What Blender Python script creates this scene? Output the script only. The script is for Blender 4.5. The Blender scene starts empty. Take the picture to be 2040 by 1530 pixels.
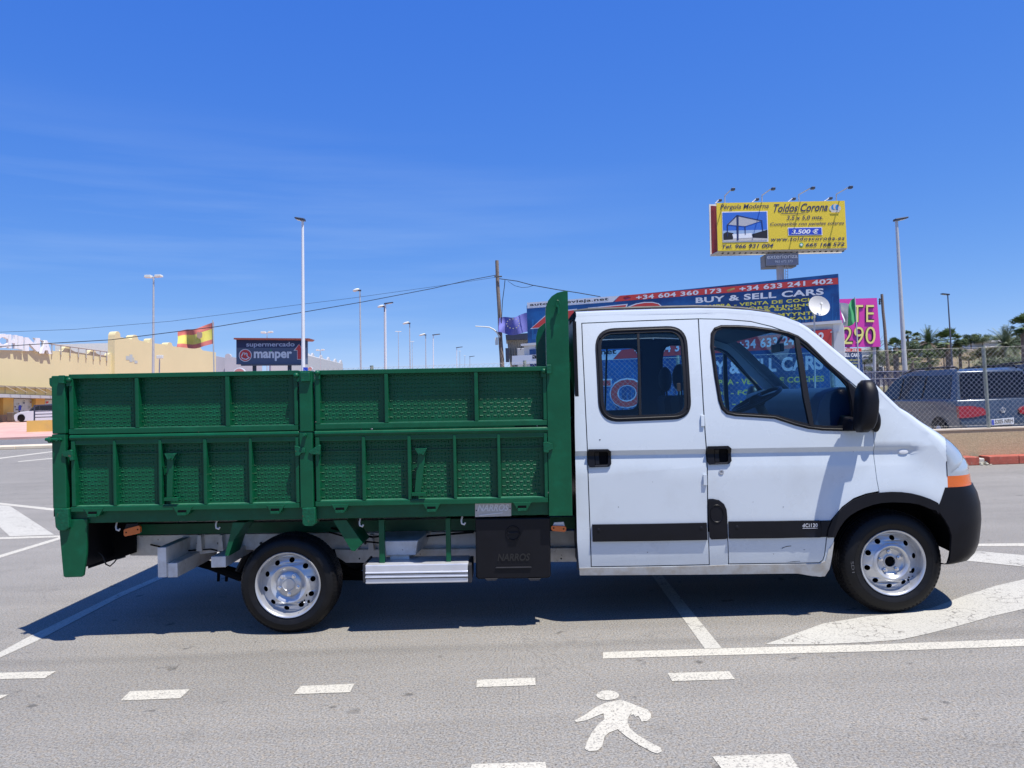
import bpy, bmesh, math, random
from math import sin, cos, pi, radians, sqrt, atan2
from mathutils import Vector, Matrix, Euler, noise
from mathutils.geometry import tessellate_polygon
SC = bpy.context.scene
COL = SC.collection
random.seed(7)
R = random.random
def U(a, b): return a + (b - a) * random.random()

# ------------------------------------------------------------------ camera
FPX = 1532.0
CAM = Vector((0.0, -5.10, 1.54))
RM = Euler((radians(90 + 1.05), 0, 0)).to_matrix() @ Euler((0, 0, radians(-1.89))).to_matrix()
cd = bpy.data.cameras.new('camera'); cam = bpy.data.objects.new('camera', cd); COL.objects.link(cam)
cam.matrix_world = Matrix.Translation(CAM) @ RM.to_4x4()
cd.sensor_width = 36.0; cd.lens = 36.0 * FPX / 2040.0; cd.clip_start = 0.05; cd.clip_end = 3000
SC.camera = cam

# ------------------------------------------------------------------ sky, sun, exposure
SUNV = Vector((0.31, -0.265, 1.0)).normalized()
EL = math.asin(SUNV.z); AZ = atan2(SUNV.x, SUNV.y)
w = bpy.data.worlds.new('World'); SC.world = w; w.use_nodes = True
nt = w.node_tree; nt.nodes.clear()
def wn(t, **k):
    n = nt.nodes.new(t)
    for a, b in k.items(): setattr(n, a, b)
    return n
sky = wn('ShaderNodeTexSky', sky_type='NISHITA', sun_disc=False, sun_elevation=EL, sun_rotation=AZ,
         altitude=0, air_density=0.5, dust_density=0.0, ozone_density=3.5)
sep = wn('ShaderNodeSeparateColor'); cmb = wn('ShaderNodeCombineColor')
nt.links.new(sky.outputs[0], sep.inputs[0])
for ch, (pw, kk) in enumerate(((1.10, 1.05), (0.68, 1.97), (0.207, 6.37))):     # richer blue of the clear southern sky
    a_ = wn('ShaderNodeMath', operation='POWER'); b_ = wn('ShaderNodeMath', operation='MULTIPLY'); a_.inputs[1].default_value = pw; b_.inputs[1].default_value = kk
    nt.links.new(sep.outputs[ch], a_.inputs[0]); nt.links.new(a_.outputs[0], b_.inputs[0]); nt.links.new(b_.outputs[0], cmb.inputs[ch])
tc = wn('ShaderNodeTexCoord')
mp = wn('ShaderNodeMapping'); mp.inputs['Rotation'].default_value = (0.0, radians(-9), 0); mp.inputs['Scale'].default_value = (1.0, 1.0, 13)
nz = wn('ShaderNodeTexNoise'); nz.inputs['Scale'].default_value = 1.5; nz.inputs['Detail'].default_value = 6; nz.inputs['Roughness'].default_value = 0.55
cr = wn('ShaderNodeValToRGB'); cr.color_ramp.elements[0].position = 0.47; cr.color_ramp.elements[1].position = 0.74
cr.color_ramp.elements[1].color = (0.17, 0.17, 0.17, 1)
mx = wn('ShaderNodeMixRGB', blend_type='MIX'); mx.inputs[2].default_value = (7.0, 8.6, 10.5, 1)
bg = wn('ShaderNodeBackground'); bg.inputs['Strength'].default_value = 0.07
out = wn('ShaderNodeOutputWorld')
L = nt.links.new
L(tc.outputs['Generated'], mp.inputs[0]); L(mp.outputs[0], nz.inputs['Vector'])
sx = wn('ShaderNodeSeparateXYZ'); L(tc.outputs['Generated'], sx.inputs[0])
def wmr(src, a, b):
    q = wn('ShaderNodeMapRange'); q.interpolation_type = 'SMOOTHSTEP'; L(src, q.inputs[0]); q.inputs['From Min'].default_value = a; q.inputs['From Max'].default_value = b; return q.outputs[0]
def wmul(a, b):
    q = wn('ShaderNodeMath', operation='MULTIPLY'); L(a, q.inputs[0]); L(b, q.inputs[1]); return q.outputs[0]
low_ = wmul(wmul(wmr(sx.outputs[2], 0.38, 0.20), wmr(sx.outputs[2], 0.0, 0.05)), wmr(sx.outputs[0], 0.35, -0.35))   # thin cirrus, low and to the left
L(nz.outputs[0], cr.inputs[0]); L(wmul(low_, cr.outputs[0]), mx.inputs[0]); L(cmb.outputs[0], mx.inputs[1])
L(mx.outputs[0], bg.inputs[0]); L(bg.outputs[0], out.inputs[0])
sd = bpy.data.lights.new('sun', 'SUN'); sun = bpy.data.objects.new('sun', sd); COL.objects.link(sun)
sd.energy = 4.8; sd.angle = radians(0.55); sd.color = (1.0, 0.955, 0.88)
sun.rotation_euler = SUNV.to_track_quat('Z', 'Y').to_euler()
SC.view_settings.view_transform = 'Standard'; SC.view_settings.look = 'None'
SC.view_settings.exposure = 0.5; SC.view_settings.gamma = 1.0; SC.view_settings.use_curve_mapping = False
SC.cycles.use_denoising = True
SC.cycles.max_bounces = 8; SC.cycles.transparent_max_bounces = 16; SC.cycles.caustics_reflective = False; SC.cycles.caustics_refractive = False

# ------------------------------------------------------------------ projection helpers (photograph pixels 2040 x 1530)
def ray(px, py):
    return RM @ Vector(((px - 1020) / FPX, (765 - py) / FPX, -1.0))
def P(px, py, Y):
    d = ray(px, py); return CAM + d * ((Y - CAM.y) / d.y)
def G(px, py, z=0.0):
    d = ray(px, py); return CAM + d * ((z - CAM.z) / d.z)
def onplane(px, py, o, n):
    d = ray(px, py); return CAM + d * ((o - CAM).dot(n) / d.dot(n))
def proj(p):
    q = RM.transposed() @ (Vector(p) - CAM); return (1020 + FPX * q.x / -q.z, 765 - FPX * q.y / -q.z)

# ------------------------------------------------------------------ materials
MATS = {}
def mat(name, col, rough=0.5, metal=0.0, var=0.0, vs=3.0, bump=0.0, bs=40.0, coat=0.0, spec=0.5, col2=None, c2pos=(0.45, 0.6), c2s=4.0, emit=None, rust=None):
    if name in MATS: return MATS[name]
    m = bpy.data.materials.new(name); m.use_nodes = True; n = m.node_tree; b = n.nodes['Principled BSDF']
    c = tuple(col) + (1,)
    b.inputs['Base Color'].default_value = c; b.inputs['Roughness'].default_value = rough; b.inputs['Metallic'].default_value = metal
    b.inputs['Coat Weight'].default_value = coat; b.inputs['Coat Roughness'].default_value = 0.06
    b.inputs['Specular IOR Level'].default_value = spec
    t = n.nodes.new('ShaderNodeTexCoord'); cur = None
    if col2 is not None:
        q = n.nodes.new('ShaderNodeTexNoise'); q.inputs['Scale'].default_value = c2s; q.inputs['Detail'].default_value = 7; q.inputs['Roughness'].default_value = 0.65
        n.links.new(t.outputs['Object'], q.inputs['Vector'])
        r = n.nodes.new('ShaderNodeValToRGB'); r.color_ramp.elements[0].position = c2pos[0]; r.color_ramp.elements[1].position = c2pos[1]
        r.color_ramp.elements[0].color = c; r.color_ramp.elements[1].color = tuple(col2) + (1,)
        n.links.new(q.outputs[0], r.inputs[0]); cur = r.outputs[0]
    if rust:
        q = n.nodes.new('ShaderNodeTexNoise'); q.inputs['Scale'].default_value = rust[1]; q.inputs['Detail'].default_value = 8; q.inputs['Roughness'].default_value = 0.75
        n.links.new(t.outputs['Object'], q.inputs['Vector'])
        r = n.nodes.new('ShaderNodeMapRange'); r.inputs['From Min'].default_value = rust[0]; r.inputs['From Max'].default_value = rust[0] + 0.025; n.links.new(q.outputs[0], r.inputs[0])
        k = n.nodes.new('ShaderNodeMixRGB'); n.links.new(r.outputs[0], k.inputs[0]); k.inputs[2].default_value = tuple(rust[2]) + (1,)
        if cur: n.links.new(cur, k.inputs[1])
        else: k.inputs[1].default_value = c
        cur = k.outputs[0]
    if var:
        q = n.nodes.new('ShaderNodeTexNoise'); q.inputs['Scale'].default_value = vs; q.inputs['Detail'].default_value = 6; q.inputs['Roughness'].default_value = 0.6
        n.links.new(t.outputs['Object'], q.inputs['Vector'])
        r = n.nodes.new('ShaderNodeMapRange'); r.inputs['From Min'].default_value = 0.25; r.inputs['From Max'].default_value = 0.75
        r.inputs['To Min'].default_value = 1 - var; r.inputs['To Max'].default_value = 1 + var
        n.links.new(q.outputs[0], r.inputs[0])
        v = n.nodes.new('ShaderNodeVectorMath'); v.operation = 'SCALE'
        if cur: n.links.new(cur, v.inputs[0])
        else: v.inputs[0].default_value = col
        n.links.new(r.outputs[0], v.inputs['Scale']); cur = v.outputs[0]
        r2 = n.nodes.new('ShaderNodeMapRange'); r2.inputs['To Min'].default_value = max(0.02, rough - 0.12); r2.inputs['To Max'].default_value = min(1, rough + 0.12)
        n.links.new(q.outputs[0], r2.inputs[0]); n.links.new(r2.outputs[0], b.inputs['Roughness'])
    if cur: n.links.new(cur, b.inputs['Base Color'])
    if bump:
        q = n.nodes.new('ShaderNodeTexNoise'); q.inputs['Scale'].default_value = bs; q.inputs['Detail'].default_value = 4
        n.links.new(t.outputs['Object'], q.inputs['Vector'])
        k = n.nodes.new('ShaderNodeBump'); k.inputs['Strength'].default_value = 1.0; k.inputs['Distance'].default_value = bump
        n.links.new(q.outputs[0], k.inputs['Height']); n.links.new(k.outputs[0], b.inputs['Normal'])
    if emit: b.inputs['Emission Color'].default_value = tuple(emit) + (1,); b.inputs['Emission Strength'].default_value = 1
    MATS[name] = m; return m
def glassmat(name, tint, rough=0.0, refl=1.0, ior=1.5):
    m = bpy.data.materials.new(name); m.use_nodes = True; n = m.node_tree; n.nodes.clear()
    o = n.nodes.new('ShaderNodeOutputMaterial'); tr = n.nodes.new('ShaderNodeBsdfTransparent'); gl = n.nodes.new('ShaderNodeBsdfGlossy')
    fr = n.nodes.new('ShaderNodeFresnel'); mxs = n.nodes.new('ShaderNodeMixShader')
    ge = n.nodes.new('ShaderNodeNewGeometry'); mr_ = n.nodes.new('ShaderNodeMapRange'); mr_.inputs['To Min'].default_value = ior; mr_.inputs['To Max'].default_value = 1/ior   # thin pane: same reflection from both sides
    n.links.new(ge.outputs['Backfacing'], mr_.inputs[0]); n.links.new(mr_.outputs[0], fr.inputs[0])
    tr.inputs[0].default_value = tuple(tint) + (1,); gl.inputs[0].default_value = (refl, refl, refl, 1); gl.inputs['Roughness'].default_value = rough
    n.links.new(fr.outputs[0], mxs.inputs[0]); n.links.new(tr.outputs[0], mxs.inputs[1]); n.links.new(gl.outputs[0], mxs.inputs[2]); n.links.new(mxs.outputs[0], o.inputs[0])
    MATS[name] = m; return m

M = {}
M['green'] = mat('green_paint', (0.0015, 0.076, 0.031), 0.40, var=0.12, vs=5, bump=0.0012, bs=22, spec=0.3, col2=(0.002, 0.10, 0.045), c2pos=(0.5, 0.75), c2s=9, rust=(0.70, 11, (0.055, 0.06, 0.04)))
M['green_chip'] = mat('chipped_green_paint', (0.002, 0.08, 0.036), 0.45, var=0.2, vs=25, bump=0.003, bs=60, spec=0.3, col2=(0.01, 0.13, 0.07), c2pos=(0.55, 0.8), c2s=45, rust=(0.62, 30, (0.10, 0.06, 0.035)))
M['white'] = mat('white_car_paint', (0.55, 0.60, 0.64), 0.27, var=0.02, vs=2, coat=0.7, bump=0.0008, bs=2.2, col2=(0.51, 0.55, 0.58), c2pos=(0.52, 0.75), c2s=3.5)
M['whitedirt'] = mat('dusty_white_paint', (0.57, 0.56, 0.52), 0.45, var=0.04, vs=12, col2=(0.42, 0.35, 0.25), c2pos=(0.42, 0.72), c2s=9)
M['blackp'] = mat('black_plastic', (0.0065, 0.0065, 0.009), 0.42, var=0.2, vs=9, bump=0.0006, bs=300, spec=0.22)
M['greyp'] = mat('faded_plastic', (0.03, 0.03, 0.034), 0.5, var=0.2, vs=14, spec=0.3)
M['rubber'] = mat('window_rubber', (0.010, 0.010, 0.012), 0.45, spec=0.3, bump=0.0004, bs=100)
M['tyre'] = mat('tyre_rubber', (0.006, 0.006, 0.007), 0.5, spec=0.25, var=0.35, vs=18, bump=0.0008, bs=90)
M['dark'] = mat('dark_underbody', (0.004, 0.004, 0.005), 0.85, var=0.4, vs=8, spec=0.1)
M['rim'] = mat('silver_wheel_paint', (0.53, 0.54, 0.56), 0.32, metal=0.6, var=0.05, vs=15)
M['chrome'] = mat('bright_nut', (0.75, 0.75, 0.77), 0.2, metal=0.9)
M['chassis'] = mat('grey_chassis_paint', (0.72, 0.71, 0.70), 0.5, var=0.10, vs=5, col2=(0.50, 0.47, 0.43), c2pos=(0.45, 0.72), c2s=7, rust=(0.64, 16, (0.20, 0.13, 0.08)))
M['alu'] = mat('aluminium', (0.70, 0.71, 0.74), 0.38, metal=0.55, var=0.05, vs=9)
M['amber'] = mat('amber_lens', (0.60, 0.115, 0.006), 0.25, coat=0.5, bump=0.001, bs=120)
M['inner'] = mat('cab_trim', (0.020, 0.034, 0.066), 0.6, var=0.15, vs=5)
M['lining'] = mat('roof_lining', (0.09, 0.12, 0.17), 0.8)
M['seatc'] = mat('seat_cloth', (0.012, 0.020, 0.042), 0.85, var=0.2, vs=30)
M['glass'] = glassmat('window_glass', (0.52, 0.80, 0.97), refl=0.9, ior=1.5)
M['carglass'] = mat('dark_car_glass', (0.004, 0.006, 0.012), 0.06, spec=0.45)
M['plate'] = mat('steel_plate', (0.42, 0.40, 0.38), 0.45, metal=0.4, var=0.12, vs=30)
M['platetext'] = mat('worn_lettering', (0.62, 0.60, 0.58), 0.5)
M['pole'] = mat('galvanised_pole', (0.50, 0.50, 0.50), 0.45, metal=0.3, var=0.08, vs=3)
M['whitepole'] = mat('white_pole', (0.72, 0.72, 0.74), 0.4, var=0.05, vs=2)
M['lamphead'] = mat('dark_lamp_head', (0.03, 0.04, 0.07), 0.4)
M['lampwhite'] = mat('pale_lamp_head', (0.66, 0.66, 0.60), 0.4)
M['lens'] = mat('lamp_lens', (0.75, 0.76, 0.72), 0.2)
M['wood'] = mat('weathered_wood', (0.19, 0.15, 0.125), 0.85, var=0.45, vs=9, bump=0.01, bs=14)
M['wire'] = mat('black_cable', (0.012, 0.014, 0.02), 0.6)
M['cream'] = mat('cream_wall', (0.62, 0.545, 0.315), 0.85, var=0.04, vs=0.3)
M['yellow'] = mat('ochre_wall', (0.66, 0.43, 0.11), 0.85, var=0.08, vs=0.8, col2=(0.56, 0.38, 0.14), c2pos=(0.5, 0.8), c2s=1.5)
M['greyb'] = mat('grey_wall', (0.42, 0.44, 0.47), 0.8, var=0.06, vs=0.3)
M['conc'] = mat('concrete', (0.50, 0.47, 0.42), 0.9, var=0.1, vs=1.2, bump=0.004, bs=20)
M['kerb'] = mat('beige_kerb', (0.62, 0.53, 0.40), 0.9, var=0.1, vs=2)
M['red'] = mat('red_print', (0.62, 0.055, 0.045), 0.45)
M['redbrick'] = mat('red_painted_kerb', (0.36, 0.085, 0.055), 0.8, var=0.25, vs=9, bump=0.004, bs=25, col2=(0.42, 0.22, 0.16), c2pos=(0.55, 0.72), c2s=14)
M['blue'] = mat('blue_print', (0.006, 0.045, 0.17), 0.4, var=0.35, vs=0.6, col2=(0.010, 0.13, 0.38), c2pos=(0.45, 0.65), c2s=0.25)
M['blue2'] = mat('light_blue_print', (0.03, 0.22, 0.55), 0.4)
M['whitep'] = mat('white_print', (0.74, 0.76, 0.79), 0.45)
M['yellowp'] = mat('yellow_print', (0.72, 0.66, 0.08), 0.45)
M['signyellow'] = mat('billboard_yellow', (0.72, 0.54, 0.035), 0.5, var=0.03, vs=0.5)
M['navy'] = mat('navy_print', (0.012, 0.025, 0.10), 0.45)
M['navy2'] = mat('slate_print', (0.075, 0.11, 0.19), 0.45)
M['royal'] = mat('royal_blue_print', (0.02, 0.06, 0.50), 0.45)
M['pink'] = mat('magenta_print', (0.62, 0.045, 0.36), 0.5, var=0.03, vs=0.5)
M['cream2'] = mat('pale_yellow_print', (0.76, 0.68, 0.22), 0.5)
M['black'] = mat('black_print', (0.01, 0.01, 0.015), 0.5)
M['greenp'] = mat('green_print', (0.03, 0.33, 0.12), 0.5)
M['whitewall'] = mat('white_render', (0.72, 0.71, 0.68), 0.8, var=0.05, vs=0.5)
M['mesh'] = mat('fence_wire', (0.36, 0.35, 0.33), 0.5, metal=0.35)
M['post'] = mat('fence_post', (0.24, 0.27, 0.24), 0.6, var=0.3, vs=12, col2=(0.2, 0.24, 0.18), c2pos=(0.5, 0.7), c2s=14)
# ------------------------------------------------------------------ mesh helpers
class MB:
    def __init__(s): s.v = []; s.f = []
    def add(s, vs, fs):
        k = len(s.v); s.v += [tuple(v) for v in vs]; s.f += [tuple(i + k for i in f) for f in fs]; return s
    def box(s, a, b):
        x0, y0, z0 = a; x1, y1, z1 = b
        return s.add([(x0,y0,z0),(x1,y0,z0),(x1,y1,z0),(x0,y1,z0),(x0,y0,z1),(x1,y0,z1),(x1,y1,z1),(x0,y1,z1)],
                     [(0,3,2,1),(4,5,6,7),(0,1,5,4),(1,2,6,5),(2,3,7,6),(3,0,4,7)])
    def hexa(s, f4, b4):   # front quad, back quad, same order
        return s.add(list(f4) + list(b4), [(0,1,2,3),(7,6,5,4),(0,4,5,1),(1,5,6,2),(2,6,7,3),(3,7,4,0)])
    def prism(s, pts, off):   # polygon of 3D points swept by vector off
        n = len(pts); off = Vector(off)
        tri = tessellate_polygon([[Vector(p) for p in pts]])
        vs = [Vector(p) for p in pts] + [Vector(p) + off for p in pts]
        fs = [tuple(t) for t in tri] + [tuple(i + n for i in reversed(t)) for t in tri] + [(i, (i+1) % n, (i+1) % n + n, i + n) for i in range(n)]
        return s.add(vs, fs)
    def flat(s, loops):
        L3 = [[Vector(p) for p in l] for l in loops]; tri = tessellate_polygon(L3)
        return s.add([v for l in L3 for v in l], [tuple(t) for t in tri])
    def tube(s, path, r, n=8, cap=True):
        path = [Vector(p) for p in path]; rs = r if isinstance(r, (list, tuple)) else [r] * len(path)
        k = len(s.v); m = len(path)
        for i, p in enumerate(path):
            t = (path[min(i+1, m-1)] - path[max(i-1, 0)]).normalized()
            a = Vector((0,0,1)) if abs(t.z) < 0.9 else Vector((1,0,0))
            u = t.cross(a).normalized(); v = t.cross(u)
            for j in range(n):
                q = 2*pi*j/n; s.v.append(tuple(p + (u*cos(q) + v*sin(q)) * rs[i]))
        for i in range(m-1):
            for j in range(n):
                s.f.append((k+i*n+j, k+i*n+(j+1) % n, k+(i+1)*n+(j+1) % n, k+(i+1)*n+j))
        if cap:
            s.f.append(tuple(k+j for j in range(n))[::-1]); s.f.append(tuple(k+(m-1)*n+j for j in range(n)))
        return s
    def lathe(s, prof, c, n=48, ax='y', a0=0.0, a1=2*pi):   # prof: (radius, depth along axis)
        c = Vector(c); k = len(s.v); full = abs(a1-a0-2*pi) < 1e-6; nn = n if full else n+1
        for r, d in prof:
            for j in range(nn):
                q = a0 + (a1-a0)*j/n
                if ax == 'y': p = (r*cos(q), d, r*sin(q))
                elif ax == 'z': p = (r*cos(q), r*sin(q), d)
                else: p = (d, r*cos(q), r*sin(q))
                s.v.append(tuple(c + Vector(p)))
        for i in range(len(prof)-1):
            for j in range(n):
                j2 = (j+1) % nn
                s.f.append((k+i*nn+j, k+i*nn+j2, k+(i+1)*nn+j2, k+(i+1)*nn+j))
        return s
    def sphere(s, c, r, n=12, m=8):
        rx, ry, rz = r if isinstance(r, (tuple, list)) else (r, r, r); k = len(s.v); c = Vector(c)
        for i in range(m+1):
            t = pi*i/m
            for j in range(n):
                q = 2*pi*j/n; s.v.append(tuple(c + Vector((rx*sin(t)*cos(q), ry*sin(t)*sin(q), rz*cos(t)))))
        for i in range(m):
            for j in range(n): s.f.append((k+i*n+j, k+i*n+(j+1) % n, k+(i+1)*n+(j+1) % n, k+(i+1)*n+j))
        return s
    def mirror_y(s, yc): s.v = [(x, 2*yc-y, z) for x, y, z in s.v]; s.f = [tuple(reversed(f)) for f in s.f]; return s
    def xf(s, mtx, k=0): s.v = s.v[:k] + [tuple(mtx @ Vector(v)) for v in s.v[k:]]; return s

def reg(o, parent=None):
    COL.objects.link(o)
    if parent is not None:
        o.parent = parent
        if parent.type == 'EMPTY': o.matrix_parent_inverse = Matrix.Translation(parent.location).inverted()
    return o
def build(mb, name, m, parent=None, smooth=None, bevel=0.0, local=False, keep=False):
    me = bpy.data.meshes.new(name)
    if isinstance(mb, MB):
        me.from_pydata(mb.v, [], mb.f)
        bm = bmesh.new(); bm.from_mesh(me)
        if not keep:
            bmesh.ops.remove_doubles(bm, verts=bm.verts, dist=1e-5); bmesh.ops.recalc_face_normals(bm, faces=bm.faces)
        bm.to_mesh(me); bm.free()
    else: mb.to_mesh(me); mb.free()
    me.materials.append(m)
    if smooth:
        for p in me.polygons: p.use_smooth = True
        me.set_sharp_from_angle(angle=radians(smooth))
    o = bpy.data.objects.new(name, me)
    if local:
        COL.objects.link(o); o.parent = parent
    else: reg(o, parent)
    if bevel:
        b = o.modifiers.new('bevel', 'BEVEL'); b.width = bevel; b.segments = 2; b.limit_method = 'ANGLE'; b.angle_limit = radians(40); b.harden_normals = False
    return o
def tag(o, label=None, cat=None, group=None, kind=None):
    if label: o['label'] = label
    if cat: o['category'] = cat
    if group: o['group'] = group
    if kind: o['kind'] = kind
    return o
def thing(name, label, cat, loc, group=None):
    o = bpy.data.objects.new(name, None); o.location = loc; o.empty_display_size = 0.2; COL.objects.link(o)
    return tag(o, label, cat, group)
def copytree(o, parent=None):
    c = o.copy(); COL.objects.link(c)
    if parent is not None: c.parent = parent
    for ch in list(o.children): copytree(ch, c)
    return c

_tcache = {}
def textmesh(s, bold=0.0, shear=0.0, space=1.0):
    key = (s, bold, shear, space)
    if key not in _tcache:
        c = bpy.data.curves.new('t', 'FONT'); c.body = s; c.offset = bold; c.shear = shear; c.space_character = space; c.resolution_u = 4
        o = bpy.data.objects.new('t', c); me = o.to_mesh()
        vs = [tuple(v.co) for v in me.vertices]; fs = [tuple(p.vertices) for p in me.polygons]
        o.to_mesh_clear(); bpy.data.objects.remove(o); bpy.data.curves.remove(c)
        xs = [v[0] for v in vs]; ys = [v[1] for v in vs]
        x0, x1, y0, y1 = min(xs), max(xs), min(ys), max(ys)
        _tcache[key] = ([((x-x0)/(x1-x0), (y-y0)/(y1-y0)) for x, y, z in vs], fs)
    return _tcache[key]
def text_on(s, quad, m, parent, bold=0.0, shear=0.0, space=1.0, name='lettering', lift=0.0, up=None):
    # quad: BL, BR, TR, TL world points; text stretched to fill it; lift along normal towards camera
    uv, fs = textmesh(s, bold, shear, space)
    bl, br, tr, tl = [Vector(q) for q in quad]
    n = (br-bl).cross(tl-bl).normalized()
    if n.dot(CAM-bl) < 0: n = -n
    k = MB()
    k.add([(bl*(1-u)+br*u)*(1-v) + (tl*(1-u)+tr*u)*v + n*lift for u, v in uv], fs)
    return build(k, name, m, parent, keep=True)
class Plane:
    def __init__(s, a, b, c):
        s.o = Vector(a); s.n = (Vector(b)-s.o).cross(Vector(c)-s.o).normalized()
        if s.n.dot(CAM-s.o) < 0: s.n = -s.n
        s.sc = 1; s.ox = 0; s.oy = 0
    def px(s, x, y, lift=0.0): return onplane(s.ox + x/s.sc, s.oy + y/s.sc, s.o + s.n*lift, s.n)
    def zoom(s, ox, oy, sc): s.ox = ox; s.oy = oy; s.sc = sc; return s
    def text(s, t, x0, yb0, x1, yb1, h0, h1, m, parent, lift=0.02, **k):   # baseline left, baseline right, heights in px
        q = [s.px(x0, yb0, lift), s.px(x1, yb1, lift), s.px(x1, yb1-h1, lift), s.px(x0, yb0-h0, lift)]
        return text_on(t, q, m, parent, **k)
    def poly(s, pts, m, parent, name='print', lift=0.012):
        return build(MB().flat([[s.px(x, y, lift) for x, y in pts]]), name, m, parent, keep=True)
# ------------------------------------------------------------------ ground
def asphalt_mat(name, paint=None, wear=0.5, crack=0.0, base=(0.228, 0.220, 0.200)):
    m = bpy.data.materials.new(name); m.use_nodes = True; n = m.node_tree; b = n.nodes['Principled BSDF']; b.inputs['Roughness'].default_value = 0.85
    g = n.nodes.new('ShaderNodeNewGeometry'); pos = g.outputs['Position']
    def noi(s, d, ro=0.6, vec=pos):
        q = n.nodes.new('ShaderNodeTexNoise'); q.inputs['Scale'].default_value = s; q.inputs['Detail'].default_value = d; q.inputs['Roughness'].default_value = ro
        n.links.new(vec, q.inputs['Vector']); return q.outputs[0]
    def mr(x, a, c, lo, hi):
        q = n.nodes.new('ShaderNodeMapRange'); n.links.new(x, q.inputs[0])
        for k, v in zip(('From Min', 'From Max', 'To Min', 'To Max'), (a, c, lo, hi)): q.inputs[k].default_value = v
        return q.outputs[0]
    def mul(x, y, op='MULTIPLY'):
        q = n.nodes.new('ShaderNodeMath'); q.operation = op
        for i, z in enumerate((x, y)):
            if isinstance(z, (int, float)): q.inputs[i].default_value = z
            else: n.links.new(z, q.inputs[i])
        return q.outputs[0]
    grain = mr(noi(92, 3, 0.75), 0.36, 0.64, 0.55, 1.42)
    pits = mr(noi(95, 1), 0.30, 0.40, 0.35, 1.0)
    big = mr(noi(0.9, 5), 0.3, 0.7, 0.94, 1.06)
    huge = mr(noi(0.12, 3), 0.3, 0.7, 0.93, 1.07)
    mpp = n.nodes.new('ShaderNodeMapping'); mpp.inputs['Scale'].default_value = (0.16, 2.6, 1); n.links.new(pos, mpp.inputs[0])
    streak = mr(noi(1.0, 5, 0.6, mpp.outputs[0]), 0.35, 0.62, 0.91, 1.04)
    blot = mr(noi(5.5, 2), 0.68, 0.74, 1.0, 0.5)
    sp = n.nodes.new('ShaderNodeSeparateXYZ'); n.links.new(pos, sp.inputs[0])
    wob = mul(sp.outputs[1], mul(noi(1.2, 4), 0.10), 'ADD')
    band = mul(mr(wob, -0.36, -0.27, 0, 1), mr(wob, -0.15, -0.23, 0, 1))      # polished tyre track along the bays
    band = mr(band, 0, 1, 1.0, 0.86)
    stain = mr(noi(1.7, 5, 0.7), 0.60, 0.70, 1.0, 0.86)
    dm0 = n.nodes.new('ShaderNodeVectorMath'); dm0.operation = 'ADD'; q0 = n.nodes.new('ShaderNodeTexNoise'); q0.inputs['Scale'].default_value = 2.5; q0.inputs['Detail'].default_value = 6
    n.links.new(pos, q0.inputs['Vector']); s0 = n.nodes.new('ShaderNodeVectorMath'); s0.operation = 'SCALE'; s0.inputs['Scale'].default_value = 0.7; n.links.new(q0.outputs[1], s0.inputs[0])
    n.links.new(pos, dm0.inputs[0]); n.links.new(s0.outputs[0], dm0.inputs[1])
    v0 = n.nodes.new('ShaderNodeTexVoronoi'); v0.feature = 'DISTANCE_TO_EDGE'; v0.inputs['Scale'].default_value = 0.55; n.links.new(dm0.outputs[0], v0.inputs['Vector'])
    hair = mul(mr(v0.outputs['Distance'], 0.0015, 0.006, 0.0, 1.0), mr(noi(0.8, 3), 0.50, 0.56, 1.0, 0.0), 'MAXIMUM')
    hair = mr(hair, 0, 1, 0.86, 1.0)
    f = mul(mul(mul(mul(grain, pits), mul(big, huge)), mul(streak, blot)), mul(mul(band, stain), hair))
    tint = n.nodes.new('ShaderNodeMixRGB'); tint.inputs[1].default_value = tuple(base) + (1,); tint.inputs[2].default_value = (base[0]*1.07, base[1]*0.98, base[2]*0.86, 1)
    n.links.new(mr(noi(38, 4), 0.45, 0.65, 0, 1), tint.inputs[0])
    v = n.nodes.new('ShaderNodeVectorMath'); v.operation = 'SCALE'; n.links.new(tint.outputs[0], v.inputs[0]); n.links.new(f, v.inputs['Scale'])
    col = v.outputs[0]
    if paint is not None:
        wr = mr(noi(85, 4, 0.75), wear - 0.035, wear + 0.035, 0.0, 1.0)
        wb = mr(noi(3.0, 6, 0.7), 0.30, 0.40, 0.25, 1.0)
        fac = mul(wr, wb)
        if crack:
            dm = n.nodes.new('ShaderNodeVectorMath'); dm.operation = 'ADD'; q = n.nodes.new('ShaderNodeTexNoise'); q.inputs['Scale'].default_value = 5; q.inputs['Detail'].default_value = 4
            n.links.new(pos, q.inputs['Vector'])
            sc = n.nodes.new('ShaderNodeVectorMath'); sc.operation = 'SCALE'; sc.inputs['Scale'].default_value = 0.22; n.links.new(q.outputs[1], sc.inputs[0])
            n.links.new(pos, dm.inputs[0]); n.links.new(sc.outputs[0], dm.inputs[1])
            vo = n.nodes.new('ShaderNodeTexVoronoi'); vo.feature = 'DISTANCE_TO_EDGE'; vo.inputs['Scale'].default_value = 9.0; n.links.new(dm.outputs[0], vo.inputs['Vector'])
            c1 = mr(vo.outputs['Distance'], 0.012, 0.035, 0.0, 1.0)
            keep = mr(noi(2.2, 3), 0.44, 0.50, 0.0, 1.0)
            c2 = mul(c1, keep, 'MAXIMUM')
            fac = mul(fac, c2)
        mxn = n.nodes.new('ShaderNodeMixRGB'); n.links.new(fac, mxn.inputs[0]); n.links.new(col, mxn.inputs[1])
        pv = n.nodes.new('ShaderNodeVectorMath'); pv.operation = 'SCALE'; pv.inputs[0].default_value = paint
        n.links.new(mul(big, mr(noi(60, 3), 0.3, 0.7, 0.9, 1.06)), pv.inputs['Scale']); n.links.new(pv.outputs[0], mxn.inputs[2]); col = mxn.outputs[0]
    n.links.new(col, b.inputs['Base Color'])
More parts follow.
